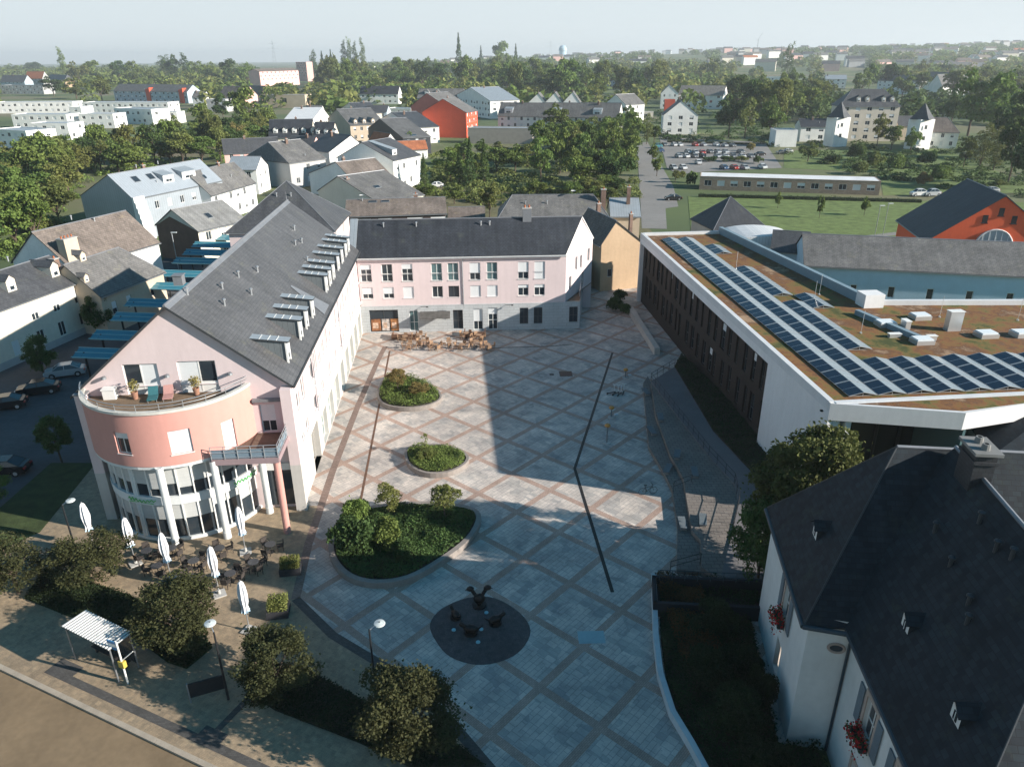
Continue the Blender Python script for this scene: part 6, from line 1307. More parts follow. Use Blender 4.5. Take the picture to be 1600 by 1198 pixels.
# more houses between the trees of the middle distance: (left, right, eave row, eave height, depth, roof, wall, roof material, label)
for (x0, x1, ye, he_, D_, rf_, wm_, rm_, lb) in ((1196, 1219, 106, 12, 14, 'flat', w_white, zinc, 'tall white flat-roofed block above the castle slope'), (1197, 1231, 121, 8, 14, 'flat', w_white, zinc, 'low white house below the tall white block'), (1236, 1265, 103, 9, 14, 'side', w_white, slate_b, 'white house with reddish brown roof left of the hillside trees'),
        (1281, 1310, 99, 8, 14, 'side', w_beige, slate_b, 'brown-roofed house on the right hillside'), (1290, 1323, 124, 9, 16, 'side', w_white, zinc, 'pale L-shaped house among trees above the castle'), (1324, 1360, 92, 13, 20, 'front', w_white, slate_l, 'big white gabled house high on the right hillside'), (1390, 1410, 92, 12, 18, 'front', w_cream, slate_b, 'cream gabled house right of the big hillside house'),
        (1412, 1444, 93, 10, 16, 'side', w_white, slate, 'white row with dark roof right of the cream gabled house'), (1232, 1251, 152, 6, 10, 'front', w_white, slate_l, 'small white gabled house in the wood left of the castle'), (1154, 1172, 106, 9, 12, 'flat', w_pink, zinc, 'small pink block left of the poplar on the hillside'), (1135, 1161, 131, 7, 12, 'side', w_white, zinc, 'white house behind the villas near the tall tree'),
        (997, 1021, 176, 3.5, 6, 'flat', w_cream, zinc, 'low cream garage between terrace and villa'), (940, 988, 111, 8, 14, 'flat', w_white, zinc, 'white roof terrace block above the dark glazed apartments'), (496, 514, 110, 7, 12, 'side', w_white, slate_l, 'white house right of the salmon tower'), (484, 498, 113, 6, 10, 'side', w_cream, slate, 'small cream house beside the salmon tower'),
        (0, 66, 134, 9, 16, 'flat', w_grey, slate_l, 'long grey flat block at the far left'), (108, 126, 168, 7, 12, 'flat', w_white, zinc, 'narrow white block between the two long white terraces'), (300, 318, 152, 7, 10, 'side', w_white, slate_l, 'white house at the right end of the blue-grey row'), (246, 276, 176, 6, 9, 'flat', w_white, zinc, 'low white annex right of the stepped white block'),
        (640, 668, 104, 8, 12, 'side', w_white, slate, 'white house high in the middle wood'), (770, 800, 102, 8, 12, 'side', w_white, slate_l, 'white house between conifers on the middle skyline'), (826, 850, 99, 8, 12, 'side', w_cream, slate_b, 'cream house left of the blue-domed tower'), (905, 935, 98, 9, 14, 'flat', w_white, zinc, 'white flat block right of the blue-domed tower'),
        (1536, 1560, 107, 8, 12, 'side', w_cream, slate_b, 'brown-roofed cream house on the far right hillside'), (1588, 1606, 104, 8, 12, 'side', w_white, slate, 'white house touching the right edge on the hillside'), (476, 500, 178, 6, 10, 'side', w_white, slate_l, 'small white house above the solar array house'), (616, 650, 140, 8, 12, 'side', w_grey, slate, 'grey house behind the long white house'), (640, 668, 196, 5, 8, 'side', w_white, slate_l, 'small white outbuilding left of the bright red gable')):
    pa_, pb_ = (x0, ye), (x1, ye)
    zz_ = hill_z(at(x0, ye, he_).x, at(x0, ye, he_).y); a_ = at(x0, ye, he_ + max(0, zz_)); b__ = at(x1, ye, he_ + max(0, zz_))
    for _ in range(5): zz_ = hill_z(a_.x, a_.y); a_ = at(x0, ye, he_ + zz_); b__ = at(x1, ye, he_ + zz_)
    house('house', lb, 'house', a_, b__, D_, he_, he_ if rf_ == 'flat' else he_ + (4 if rf_ == 'side' else 5), rf_, wm=wm_, rm=rm_, auto='F', step=4.5, z0=zz_, chim=() if rf_ == 'flat' else [(2, D_ * .4, .9, .7, he_ + 5)])
# far houses on the right hillside
def tiny(label, x, y, w_, h_, d_, wm_, rm_, group, z=0):
    q = at(x, y, 0); 
    for _ in range(6): q = at(x, y, hill_z(q.x, q.y) + 2)
    zz = hill_z(q.x, q.y); t = thing('far_house', label, 'house', (q.x - w_ / 2, q.y, zz), random.uniform(-.4, .4), group)
    MB().bx(0, w_, 0, d_, -4, h_).poly([(w_, 0, h_), (w_, d_, h_), (w_, d_ / 2, h_ + d_ * .35)]).poly([(0, d_, h_), (0, 0, h_), (0, d_ / 2, h_ + d_ * .35)]).build('wall', wm_, t)
    MB().slab([(-.4, -.4, h_), (w_ + .4, -.4, h_), (w_ + .4, d_ / 2, h_ + d_ * .38), (-.4, d_ / 2, h_ + d_ * .38)], .2).slab([(w_ + .4, d_ + .4, h_), (-.4, d_ + .4, h_), (-.4, d_ / 2, h_ + d_ * .38), (w_ + .4, d_ / 2, h_ + d_ * .38)], .2).build('roof', rm_, t)
rnd = random.Random(21); hs = []
for k in range(150):
    hs.append((rnd.uniform(1085, 1604), rnd.choice([88, 92, 96, 100, 105, 109, 114]) + rnd.uniform(-2, 2)))
hs += [(rnd.uniform(830, 1150), rnd.uniform(94, 104)) for k in range(22)] + [(rnd.uniform(500, 1085), rnd.uniform(94, 116)) for k in range(38)]
for k, (x, y) in enumerate(sorted(hs)):
    c = rnd.choice(['white', 'white', 'white', 'cream', 'grey', 'pink'])
    tiny(f'distant {c} house, {ordn(k % 60)} from the left in the {["left", "middle", "right", "last"][k // 60]} part of the far hillside', x, y, rnd.uniform(16, 36), rnd.uniform(9, 15), rnd.uniform(10, 14), {'white': w_white, 'cream': w_cream, 'grey': w_grey, 'pink': w_pink}[c], rnd.choice([slate, slate_l, slate_l, slate_b, tile_o if k % 9 == 0 else slate]), 'distant houses on the far hillside')
def bigfar(label, x, y, w_, h_, parts_):
    q = at(x, y, 0)
    for _ in range(8): q = at(x, y, hill_z(q.x, q.y) + 2)
    zz = hill_z(q.x, q.y); t = thing('apartment_block', label, 'apartment block', (q.x, q.y, zz), 0)
    for (a, b2, hh) in parts_:
        MB().bx(a, b2, 0, 20, -5, hh).build('wall', w_white, t); mb = MB()
        for f_ in range(int(hh / 3.2)): mb.bx(a + 1, b2 - 1, -.1, 0, f_ * 3.2 + 1.2, f_ * 3.2 + 2.6)
        mb.build('window_band', glass, t); MB().bx(a - .4, b2 + .4, -.4, 20.4, hh, hh + .6).build('roof', zinc, t)
bigfar('large white stepped apartment block on the right skyline', 1130, 96, 0, 0, [(0, 34, 14), (36, 60, 22), (62, 100, 26), (102, 130, 20)])
bigfar('low white office block on the skyline behind the poplars', 1040, 92, 0, 0, [(0, 60, 10)])
# tower crane, pylons, water tower
q = at(1181, 96, 10); q.y *= 1.0; t = thing('tower_crane', 'thin tower crane leaning its jib on the right skyline', 'crane', (q.x, q.y, hill_z(q.x, q.y)))
MB().bx(-1, 1, -1, 1, 0, 48).build('mast', metal, t); MB().tube((0, 0, 46), (14, 0, 72), .7, 4).build('jib', metal, t); MB().tube((0, 0, 46), (-8, 0, 44), .8, 4).build('counter_jib', metal, t)
q = at(879, 104, 0); t = thing('water_tower', 'white tower with pale blue dome on the middle skyline', 'tower', (q.x, q.y, ZG))
sc_ = (q - Vector((0, 0, CAM_H))).length / FPX * .85
MB().bx(-9 * sc_, 9 * sc_, -9 * sc_, 9 * sc_, 0, 16 * sc_).build('base', w_white, t); MB().lathe([(6 * sc_, 16 * sc_), (6 * sc_, 24 * sc_), (7 * sc_, 24 * sc_), (6.5 * sc_, 28 * sc_), (4 * sc_, 31.5 * sc_), (.3, 33 * sc_)], n=18).build('dome', mat('pale_blue_dome', (.42, .56, .66), rough=.4, var=.03), t)
for (x, yb, yt, lb) in ((431, 112, 70, 'lattice power pylon behind the salmon school'), (860, 100, 68, 'faint lattice power pylon beside the blue-domed tower'), (1445, 118, 80, 'tall thin mast on the right hillside')):
    b_, H_, r = px_tree(x, yb, yt, 5); t = thing('pylon', lb, 'pylon', (b_.x, b_.y, ZG)); mb = MB()
    for s1_ in (-1, 1):
        for s2_ in (-1, 1): mb.tube((s1_ * H_ * .07, s2_ * H_ * .07, 0), (s1_ * .3, s2_ * .3, H_), .22, 4)
    for k in range(1, 7): z = H_ * k / 7; w_ = H_ * .07 * (1 - k / 7) + .3; mb.tube((-w_, -w_, z), (w_, -w_, z + H_ * .06), .15, 4).tube((w_, -w_, z), (-w_, -w_, z + H_ * .06), .15, 4)
    mb.build('lattice', steel, t)
    if 'mast' not in lb: MB().tube((-H_ * .2, 0, H_ * .72), (H_ * .2, 0, H_ * .72), .25, 4).tube((-H_ * .14, 0, H_ * .88), (H_ * .14, 0, H_ * .88), .25, 4).build('cross_arm', steel, t)

# ---------------------------------------------------------------- cars
CW = {}
def car_meshes(col):
    if col in CW: return CW[col]
    paint = {'white': (.72, .72, .72), 'silver': (.42, .44, .46), 'grey': (.16, .17, .18), 'black': (.02, .02, .022), 'red': (.40, .03, .02), 'blue': (.05, .10, .2), 'teal': (.08, .28, .32)}[col]
    pm_ = mat('car_paint_' + col, paint, rough=.25, metal=.15, var=0, spec=.6)
    prof = [(-2.15, .3), (-2.2, .62), (-2.05, .88), (-1.2, .98), (1.25, 1.0), (2.0, .92), (2.15, .65), (2.1, .3)]
    cab = [(-1.25, .98), (-.55, 1.42), (.75, 1.46), (1.65, 1.0)]
    b = MB(); n = len(prof)
    for sgn, w0 in ((1, .88),):
        for i in range(n - 1):
            (x0, z0), (x1, z1) = prof[i], prof[i + 1]; wa = .88 - (.14 if abs(x0) > 1.9 else 0) - (.04 if z0 > .9 else 0); wb = .88 - (.14 if abs(x1) > 1.9 else 0) - (.04 if z1 > .9 else 0)
            b.poly([(x0, -wa, z0), (x1, -wb, z1), (x1, wb, z1), (x0, wa, z0)])
            b.poly([(x0, -wa, .25), (x1, -wb, .25), (x1, -wb, z1), (x0, -wa, z0)]); b.poly([(x0, wa, z0), (x1, wb, z1), (x1, wb, .25), (x0, wa, .25)])
    b.slab([(-.6, -.62, 1.47), (.8, -.62, 1.5), (.8, .62, 1.5), (-.6, .62, 1.47)], .05)
    for s_ in (-1, 1): b.tube((-1.28, s_ * .78, .98), (-.58, s_ * .63, 1.44), .035, 5).tube((.78, s_ * .63, 1.46), (1.68, s_ * .78, 1.0), .035, 5).tube((.05, s_ * .8, 1.0), (.05, s_ * .64, 1.46), .04, 5)
    g = MB()
    for i in range(3):
        (x0, z0), (x1, z1) = cab[i], cab[i + 1]; wa = .8 if i == 0 else .63; wb = .63 if i < 2 else .8
        g.poly([(x0, -wa, z0), (x1, -wb, z1), (x1, wb, z1), (x0, wa, z0)])
    for s_ in (-1, 1): q = [(-1.25, s_ * .8, .98), (-.55, s_ * .63, 1.42), (.75, s_ * .63, 1.46), (1.65, s_ * .8, 1.0)]; g.poly(q if s_ < 0 else q[::-1])
    wh_ = MB().tube((0, -.11, 0), (0, .11, 0), .33, 14).tube((0, -.12, 0), (0, .12, 0), .19, 10, 1)
    hd = MB().bx(-.06, .05, -.2, .2, -.08, .08)
    CW[col] = (b.mesh('body', pm_), g.mesh('car_windows', glass), wh_.mesh('wheel', [mat('tyre', (.02, .02, .02), rough=.9, var=0), steel]), hd.mesh('headlight', mat('lamp_glass', (.6, .62, .62), rough=.2, var=0)), hd.mesh('tail_light', mat('tail_red', (.35, .02, .02), rough=.3, var=0)))
    return CW[col]
def car(label, px, py, rz, col, group=None, sc=1.0, z=-.1, van=False):
    q = at(px, py, 0); t = thing('parked_car', label, 'car', (q.x, q.y, z), rz, group); t.scale = (sc, sc, sc * (1.3 if van else 1)); ms = car_meshes(col)
    inst('body', ms[0], t); inst('car_windows', ms[1], t)
    for x in (-1.35, 1.35):
        for y in (-.8, .8): inst('wheel', ms[2], t, (x, y, .33))
    for y in (-.55, .55): inst('headlight', ms[3], t, (-2.14, y, .68)); inst('tail_light', ms[4], t, (2.1, y, .72))
    return t
PI = math.pi
P1 = [(1038, 228, 'grey'), (1053, 228, 'white'), (1062, 228, 'white'), (1086, 228, 'red'), (1099, 228, 'silver'), (1119, 228, 'white'), (1132, 229, 'silver'), (1144, 229, 'grey')]
P2 = [(1075, 239, 'silver'), (1086, 240, 'silver'), (1097, 240, 'red'), (1109, 239, 'grey'), (1121, 239, 'silver'), (1133, 239, 'silver'), (1157, 239, 'grey')]
P3 = [(1060, 246, 'silver'), (1072, 246, 'white'), (1085, 246, 'grey'), (1098, 246, 'black'), (1121, 246, 'silver'), (1133, 246, 'white'), (1145, 246, 'grey'), (1159, 246, 'white'), (1172, 246, 'grey')]
P4 = [(1052, 264, 'silver'), (1067, 264, 'white'), (1131, 264, 'blue'), (1147, 264, 'red'), (1163, 264, 'silver'), (1191, 263, 'white')]
for rw, lst in (('top', P1), ('second', P2), ('third', P3), ('bottom', P4)):
    for k, (x, y, c) in enumerate(lst): car(f'{c} car, {ordn(k)} from the left in the {rw} row of the car park', x, y, PI / 2 + .15, c, 'cars in the car park')
for (x, y, a, c, lb) in ((1091, 256, PI / 2, 'white', 'white car alone in the lane of the car park'), (1027, 231, .1, 'teal', 'teal van behind the hedge at the car park entrance'), (1029, 238, .1, 'blue', 'blue car in front of the teal van'), (1187, 243, .3, 'black', 'black car at the right end of the car park'),
                         (1222, 240, 0, 'grey', 'grey car beside the white castle garage'), (1230, 238, 0, 'white', 'white car behind the grey one by the garage'), (1192, 262, PI / 2, 'silver', 'silver car driving on the right car park lane'),
                         (1052, 312, 0, 'black', 'dark estate car on the pale yard beside the path'), (1435, 306, .1, 'white', 'white van on the lawn beside the red barn'), (1456, 306, .1, 'silver', 'silver car right of the white van near the barn'), (1548, 300, .1, 'silver', 'silver car behind the red barn roof'),
                         (62, 612, .35, 'black', 'black estate car parked in the shaded side street'), (8, 636, .35, 'black', 'black car cut by the left edge, rear one'), (104, 585, .35, 'silver', 'silver car parked under the first teal canopy'), (8, 737, .1, 'black', 'black car at the left edge beside the lawn'),
                         (372, 355, .1, 'white', 'pale car behind the brown clad gable house, front one'), (366, 348, .1, 'silver', 'silver car behind the pale one near the gable house'), (352, 366, .1, 'blue', 'blue car in the shade of the long pink roof'), (682, 292, .2, 'white', 'white car in the garden yard behind the conifers')):
    car(lb, x, y, a, c, van='van' in lb)
# ---------------------------------------------------------------- planters of the square
def planter(label, px, h, ring_w, z_soil, fill='grass'):
    P0 = ccw(smooth_loop(PX(px, h * .5), 4)); c_ = sum(P0, Vector((0, 0))) / len(P0); loc_ = [p - c_ for p in P0]; inn = inset(loc_, ring_w); n = len(loc_)
    t = thing('planter', label, 'planter', (c_.x, c_.y, 0)); rg = MB()
    for i in range(n):
        j = (i + 1) % n; a, b2, c2, d = loc_[i], loc_[j], inn[j], inn[i]
        rg.poly([(*a, -.02), (*b2, -.02), (*b2, h), (*a, h)]); rg.poly([(*a, h), (*b2, h), (*c2, h), (*d, h)]); rg.poly([(*d, h), (*c2, h), (*c2, z_soil - .1), (*d, z_soil - .1)])
    rg.build('rim', mat('planter_rim_stone', (.25, .22, .20), rough=.8, var=.14, scale=1.2), t)
    s_ = MB(); m_ = sum(inn, Vector((0, 0))) / n
    for i in range(n):
        j = (i + 1) % n; a, b2 = inn[i], inn[j]; ma, mb_ = a.lerp(m_, .5), b2.lerp(m_, .5)
        s_.poly([(*a, z_soil), (*b2, z_soil), (*mb_, z_soil + .04), (*ma, z_soil + .04)]); s_.poly([(*ma, z_soil + .04), (*mb_, z_soil + .04), (*m_, z_soil + .06)])
    s_.build('soil', soil_m, t)
    return t, c_, inn
def poly_scatter(rs, poly, n):
    xs = [p[0] for p in poly]; ys = [p[1] for p in poly]; out = []
    while len(out) < n:
        x, y = rs.uniform(min(xs), max(xs)), rs.uniform(min(ys), max(ys)); c = False
        for i in range(len(poly)):
            (x1, y1), (x2, y2) = poly[i], poly[i - 1]
            if (y1 > y) != (y2 > y) and x < (x2 - x1) * (y - y1) / (y2 - y1) + x1: c = not c
        if c: out.append((x, y))
    return np.array(out)
def cover(name, label, poly, z, h, n, size, col, seed, parent=None, off=(0, 0)):
    rs = np.random.RandomState(seed); P = poly_scatter(rs, poly, n); c2 = P + np.array(off)
    zz = z + rs.uniform(0, 1, n) * h * (.55 + .45 * np.sin(c2[:, 0] * 1.9 + seed) * np.cos(c2[:, 1] * 1.6))
    o = bpy.data.objects.new(name, quads_mesh(name, leaf_quads(rs, np.stack([P[:, 0], P[:, 1], zz], 1), size, .6), LM[col] if isinstance(col, str) else col)); C.objects.link(o)
    if parent is not None: o.parent = parent
    else: tag(o, label, 'ground cover', kind='stuff')
    return o
tA, cA, iA = planter('teardrop planter with yellowish shrub near the far wing', [(590, 612), (592, 627), (608, 637), (640, 640), (672, 635), (690, 624), (683, 610), (660, 596), (628, 588), (602, 592)], .5, .22, .42)
cover('ground_cover', '', [(p.x, p.y) for p in inset(iA, .08)], .5, .75, 7000, .085, 'green', 1, tA)
tB, cB, iB = planter('small round planter with low green plants in the middle of the square', [(632, 712), (639, 729), (664, 742), (700, 741), (727, 728), (732, 715), (716, 703), (690, 697), (655, 697), (637, 703)], .5, .25, .40)
cover('ground_cover', '', [(p.x, p.y) for p in inset(iB, .08)], .5, .45, 6500, .07, 'green', 2, tB)
tC, cC, iC = planter('large dark teardrop planter with shrubs, nearest on the square', [(514, 850), (520, 880), (545, 905), (588, 915), (640, 907), (690, 880), (735, 845), (752, 812), (738, 796), (700, 789), (640, 787), (575, 795), (530, 815)], .5, .4, .35)
cover('ground_cover', '', [(p.x, p.y) for p in inset(iC, .1)], .48, .45, 22000, .085, 'dark green', 3, tC)
GR = random.Random(5)
def shrub(label, px, py, H_, r, col, seed, n=6000, leaf=.05, kind='near', z=.4, group=None, nm='shrub'):
    q = at(px, py, z); return tree(nm, label, (q.x, q.y, z), H_, r, kind, col, seed, n, leaf, .5, group, 'shrub' if nm == 'shrub' else 'tree')
shrub('tall loose yellowish shrub in the far teardrop planter', 622, 610, 2.9, 1.25, 'yellowish', 31, 5000, .05, 'round')
shrub('low yellow-green shrub spreading right in the far teardrop planter', 655, 615, 1.3, 1.3, 'yellowish', 32, 4500, .055)
shrub('low dark shrub in the middle of the small round planter', 668, 715, 1.0, 1.1, 'olive', 33, 4500, .055)
shrub('thin sapling standing up from the small round planter', 664, 706, 2.2, .45, 'olive', 34, 350, .09, 'round')
for px, py, H_, r, col, k, lb in ((552, 862, 3.0, 2.2, 'dark green', 1, 'big rounded green shrub at the left end of the large planter'), (612, 850, 2.4, 1.6, 'green', 2, 'loose olive shrub in the middle of the large planter'), (608, 805, 3.0, 1.3, 'olive', 3, 'airy pale shrub at the back left of the large planter'),
                           (695, 808, 3.1, 1.5, 'olive', 4, 'airy pale shrub at the back right of the large planter'), (556, 815, 2.3, 1.3, 'green', 5, 'small green shrub at the back left corner of the large planter'), (630, 870, 1.5, 1.3, 'dark green', 6, 'low dark shrub at the front of the large planter')):
    shrub(lb, px, py, H_, r, col, 40 + k, 7000 if 'airy' not in lb else 2600, .055, 'bush' if 'airy' not in lb else 'round')

# sculpture circle: cobbles with dark bronze figures
fp = ccw(smooth_loop(PX([(672, 975), (690, 951), (730, 934), (772, 934), (812, 957), (829, 985), (815, 1014), (785, 1032), (745, 1038), (704, 1026), (681, 1001)]), 4))
o = MB().prism([(p.x, p.y) for p in fp], -.02, .02).build('cobble_circle', cobble); tag(o, kind='structure')
bronze = mat('dark_bronze', (.035, .030, .028), rough=.45, metal=.5, var=.3, scale=3)
def figure(label, px, py, s, rz, kind):
    q = at(px, py, .02); t = thing('sculpture', label, 'sculpture', (q.x, q.y, .02), rz, None); t.scale = (s, s, s); b = MB()
    if kind == 'birds':
        b.blob((0, 0, .55), (.42, .28, .4), 0, 1, 12, .06).tube((0, 0, 0), (0, 0, .4), .16, 8)
        for sx in (-1, 1):
            b.path([(sx * .15, 0, .7), (sx * .35, .05, 1.05), (sx * .5, .02, 1.35)], .13, 8).blob((sx * .58, -.02, 1.45), (.26, .18, .18), 0, 3, 10, .08)
            b.tube((sx * .72, -.05, 1.45), (sx * .95, -.1, 1.4), .05, 6, 0, .01)
    else:
        b.blob((0, 0, .38), (.55, .28, .27), 0, 4, 12, .08).blob((.62, 0, .62), (.2, .15, .16), 0, 5, 10, .08).tube((.35, 0, .5), (.6, 0, .62), .13, 8).tube((-.5, 0, .4), (-.85, 0, .75), .07, 6, 0, .03)
        for x_ in (-.3, .3):
            for y_ in (-.14, .14): b.tube((x_, y_, 0), (x_, y_, .3), .06, 6)
        b.tube((.66, -.08, .72), (.7, -.12, .88), .05, 5, 0, .01).tube((.66, .08, .72), (.7, .12, .88), .05, 5, 0, .01)
    b.build('figure', bronze, t, True); MB().lathe([(.5, 0), (.5, .06), (0, .06)], n=14).build('plinth', bronze, t)
figure('dark bronze pair of birds with raised heads at the back of the cobbled circle', 749, 945, 1.0, .1, 'birds')
figure('dark bronze animal at the left of the cobbled circle', 712, 964, .8, 2.2, 'pig'); figure('dark bronze animal at the right of the cobbled circle', 774, 973, .9, .4, 'pig'); figure('dark bronze animal at the front of the cobbled circle', 736, 988, .95, 3.0, 'pig')
for px, py, lb in ((760, 957, 'back'), (752, 983, 'middle'), (709, 984, 'left'), (747, 1003, 'front')):
    q = at(px, py, .02); b = MB().lathe([(.14, 0), (.14, .05), (0, .06)], (0, 0, 0), 12); o = b.build('ground_light', mat('pale_blue_lens', (.30, .50, .55), rough=.3, var=0)); o.location = (q.x, q.y, .02); tag(o, f'{lb} pale blue ground light in the cobbled circle', 'light')

# umbrellas, furniture of the corner cafe
cloth = mat('white_parasol_cloth', (.74, .74, .76), rough=.8, var=.06, scale=2); bluecl = mat('pale_blue_band', (.40, .55, .66), rough=.8, var=.05)
def umbrella(px, py, lb, k):
    q = at(px, py, 0); t = thing('parasol', lb, 'parasol', (q.x, q.y, 0), k * .7, 'closed white parasols of the cafe'); n = 16; prof = [(.05, 4.0), (.14, 3.85), (.22, 3.45), (.27, 2.9), (.24, 2.4), (.17, 2.05), (.22, 1.75), (.26, 1.62)]
    mb = MB(); i0 = 0; rnd = random.Random(k)
    for r, z in prof:
        for j in range(n): a = 2 * math.pi * j / n; rr = r * (1.22 if j % 2 else .74) * rnd.uniform(.92, 1.08); mb.v.append((rr * math.cos(a), rr * math.sin(a), z))
    for a in range(len(prof) - 1):
        for j in range(n):
            j2 = (j + 1) % n; mb.f.append((a * n + j, a * n + j2, (a + 1) * n + j2, (a + 1) * n + j)); mb.m.append(1 if a == 6 else 0)
    mb.build('canopy', [cloth, bluecl], t)
    MB().tube((0, 0, .05), (0, 0, 4.1), .035, 8).build('pole', steel, t); MB().bx(-.42, .42, -.42, .42, 0, .08).lathe([(.12, .08), (.1, .4), (.04, .4)], n=10).build('base_plate', conc, t)
for k, (px, py, lb) in enumerate(((147, 855, 'closed white parasol furthest left, beside the lamp post'), (212, 880, 'closed white parasol second from the left'), (268, 905, 'closed white parasol third from the left, in front of the rotunda'), (343, 928, 'closed white parasol fourth from the left'), (390, 985, 'closed white parasol nearest the camera, with blue-grey base'), (384, 862, 'closed white parasol closest to the red column'))): umbrella(px, py, lb, k)
wick = mat('dark_wicker', (.05, .042, .038), rough=.8, var=.2, scale=6); wood = mat('orange_wood', (.30, .19, .12), rough=.6, var=.15, scale=4); tblk = mat('table_top_dark', (.06, .06, .065), rough=.35, var=.08)
def chair_proto(name, label, m_, mseat):
    t = thing(name, label, 'chair', (0, 0, -50)); MB().bx(-.24, .24, -.24, .24, .42, .47).build('seat', mseat, t); MB().slab([(-.24, .24, .47), (.24, .24, .47), (.24, .32, .88), (-.24, .32, .88)], .02).bx(-.24, .24, .23, .27, .47, .86).build('backrest', m_, t)
    for x, y in ((-.2, -.2), (.2, -.2), (-.2, .2), (.2, .2)): MB().bx(x - .02, x + .02, y - .02, y + .02, 0, .42).build('leg', m_, t)
    for x in (-.26, .26): MB().bx(x - .02, x + .02, -.22, .25, .64, .67).build('armrest', m_, t)
    return t
def table_proto(name, label, m_):
    t = thing(name, label, 'table', (0, 0, -50)); MB().lathe([(0, .71), (.4, .71), (.4, .74), (0, .74)], n=18).build('table_top', m_, t); MB().tube((0, 0, .02), (0, 0, .71), .035, 8).lathe([(.24, 0), (.24, .03), (.03, .05)], n=12).build('leg', blackm, t); return t
ch1 = chair_proto('cafe_chair', 'x', wick, wick); tb1 = table_proto('cafe_table', 'x', tblk); ch2 = chair_proto('cafe_chair', 'x', wood, wood); tb2 = table_proto('cafe_table', 'x', MATS['orange_wood'])
for p_ in (ch1, tb1, ch2, tb2): tag(p_, 'spare')
def seat_group(px, py, chp, tbp, where, k, nchair, first):
    q = at(px, py, 0); t = tbp if first else copy_tree(tbp); t.location = (q.x, q.y, 0); t['label'] = f'round cafe table, the {where}'; t['group'] = 'cafe tables'
    a0 = k * 1.1
    for j in range(nchair):
        a = a0 + j * 2 * math.pi / nchair; c = chp if (first and j == 0) else copy_tree(chp); c.location = (q.x + math.cos(a) * .68, q.y + math.sin(a) * .68, 0); c.rotation_euler = (0, 0, a - math.pi / 2)
        side = ['right', 'back', 'left', 'front'][int(((a % 6.283) + .785) / 1.571) % 4]; c['label'] = f'cafe chair on the {side} side of the {where}'; c['group'] = 'cafe chairs'
T1 = [(232, 872), (270, 868), (345, 868), (248, 896), (305, 888), (398, 890), (424, 862), (362, 908), (300, 914)]
for k, (x, y) in enumerate(T1): seat_group(x, y, ch1, tb1, f'{ordn(k)} rotunda terrace table', k, 4 if k % 3 else 3, k == 0)
T2 = [(640, 545), (662, 540), (680, 546), (702, 541), (722, 546), (744, 541), (762, 546), (655, 530), (728, 528), (748, 531), (633, 533)]
for k, (x, y) in enumerate(T2): seat_group(x, y, ch2, tb2, f'{ordn(k)} orange table by the far wing', k, 4, k == 0)
# rusty raised terrace screens by the wing
for px0, px1, py, lb in ((612, 650, 531, 'left'), (725, 758, 527, 'right')):
    a, b2 = at(px0, py, 0), at(px1, py, 0); t = thing('terrace_screen', f'{lb} low rust-coloured screen of the far terrace', 'screen', (a.x, a.y, 0)); L_ = b2.x - a.x
    MB().bx(0, L_, 0, .08, 0, .75).build('panel', rust, t); MB().bx(0, .08, .08, 1.6, 0, .7).bx(L_ - .08, L_, .08, 1.6, 0, .7).build('side_panel', rust, t)
for px, py, w_, d_, lb in ((455, 893, .75, 1.0, 'box hedge planter beside the red column'), (436, 957, .7, 1.3, 'box hedge planter nearest the large planter')):
    q = at(px, py, 0); t = thing('box_planter', lb, 'planter', (q.x, q.y, 0), .15); MB().bx(-w_, w_, -d_ * .5, d_ * .5, 0, .55).build('box', mat('dark_planter_box', (.035, .035, .04), rough=.7, var=.1), t)
    rs = np.random.RandomState(int(px)); P = np.stack([rs.uniform(-w_ * .9, w_ * .9, 2600), rs.uniform(-d_ * .45, d_ * .45, 2600), rs.uniform(.5, 1.25, 2600)], 1); o = bpy.data.objects.new('foliage', quads_mesh('foliage', leaf_quads(rs, P, .06), LM['olive'])); C.objects.link(o); o.parent = t
# bus shelter, stop sign, notice board, lamps
s1, s2, s3, s4 = at(97, 977, 2.7), at(133, 955, 2.7), at(205, 990, 2.7), at(170, 1012, 2.7)
v = (s3 - s2).xy; Ls = v.length; rz = math.atan2(v.y, v.x); q = s1; t = thing('bus_shelter', 'bus shelter with white ribbed roof beside the trees', 'bus shelter', (q.x, q.y, 0), rz); Dd = 1.55
r_ = MB(); r_.bx(-.05, Ls + .05, -.05, Dd, 2.62, 2.68)
for k in range(19): r_.bx(.04 + k * (Ls - .1) / 18, .15 + k * (Ls - .1) / 18, -.05, Dd, 2.68, 2.74, 1)
r_.build('roof', [mat('shelter_roof_gap', (.12, .13, .14), rough=.5, var=.05), white], t); f_ = MB()
for x, y in ((.1, .1), (Ls - .1, .1), (.1, Dd - .1), (Ls - .1, Dd - .1), (Ls / 2, Dd - .1)): MB().tube((x, y, 0), (x, y, 2.62), .05, 8).build('post', metal, t)
MB().bx(.15, Ls - .15, Dd - .12, Dd - .08, .3, 2.3).build('glass_panel', mat('smoky_glass', (.04, .05, .055), rough=.1, var=0, alpha=.75), t); MB().bx(.5, Ls - .5, Dd - .6, Dd - .2, .42, .48).bx(.7, .8, Dd - .5, Dd - .3, 0, .42).bx(Ls - .8, Ls - .7, Dd - .5, Dd - .3, 0, .42).build('bench', wick, t)
q = at(200, 1067, 0); t = thing('bus_stop_sign', 'leaning-looking white bus stop post with blue flag and yellow box', 'bus stop', (q.x, q.y, 0), -.35)
MB().tube((0, 0, 0), (0, 0, 3.2), .055, 10).build('post', white, t); sg = MB().bx(-.72, -.05, -.03, .03, 2.55, 3.15, 0).bx(-.7, -.07, -.035, .035, 2.75, 2.98, 1); sg.build('flag', [mat('sign_blue', (.04, .20, .42), rough=.4, var=0), white], t)
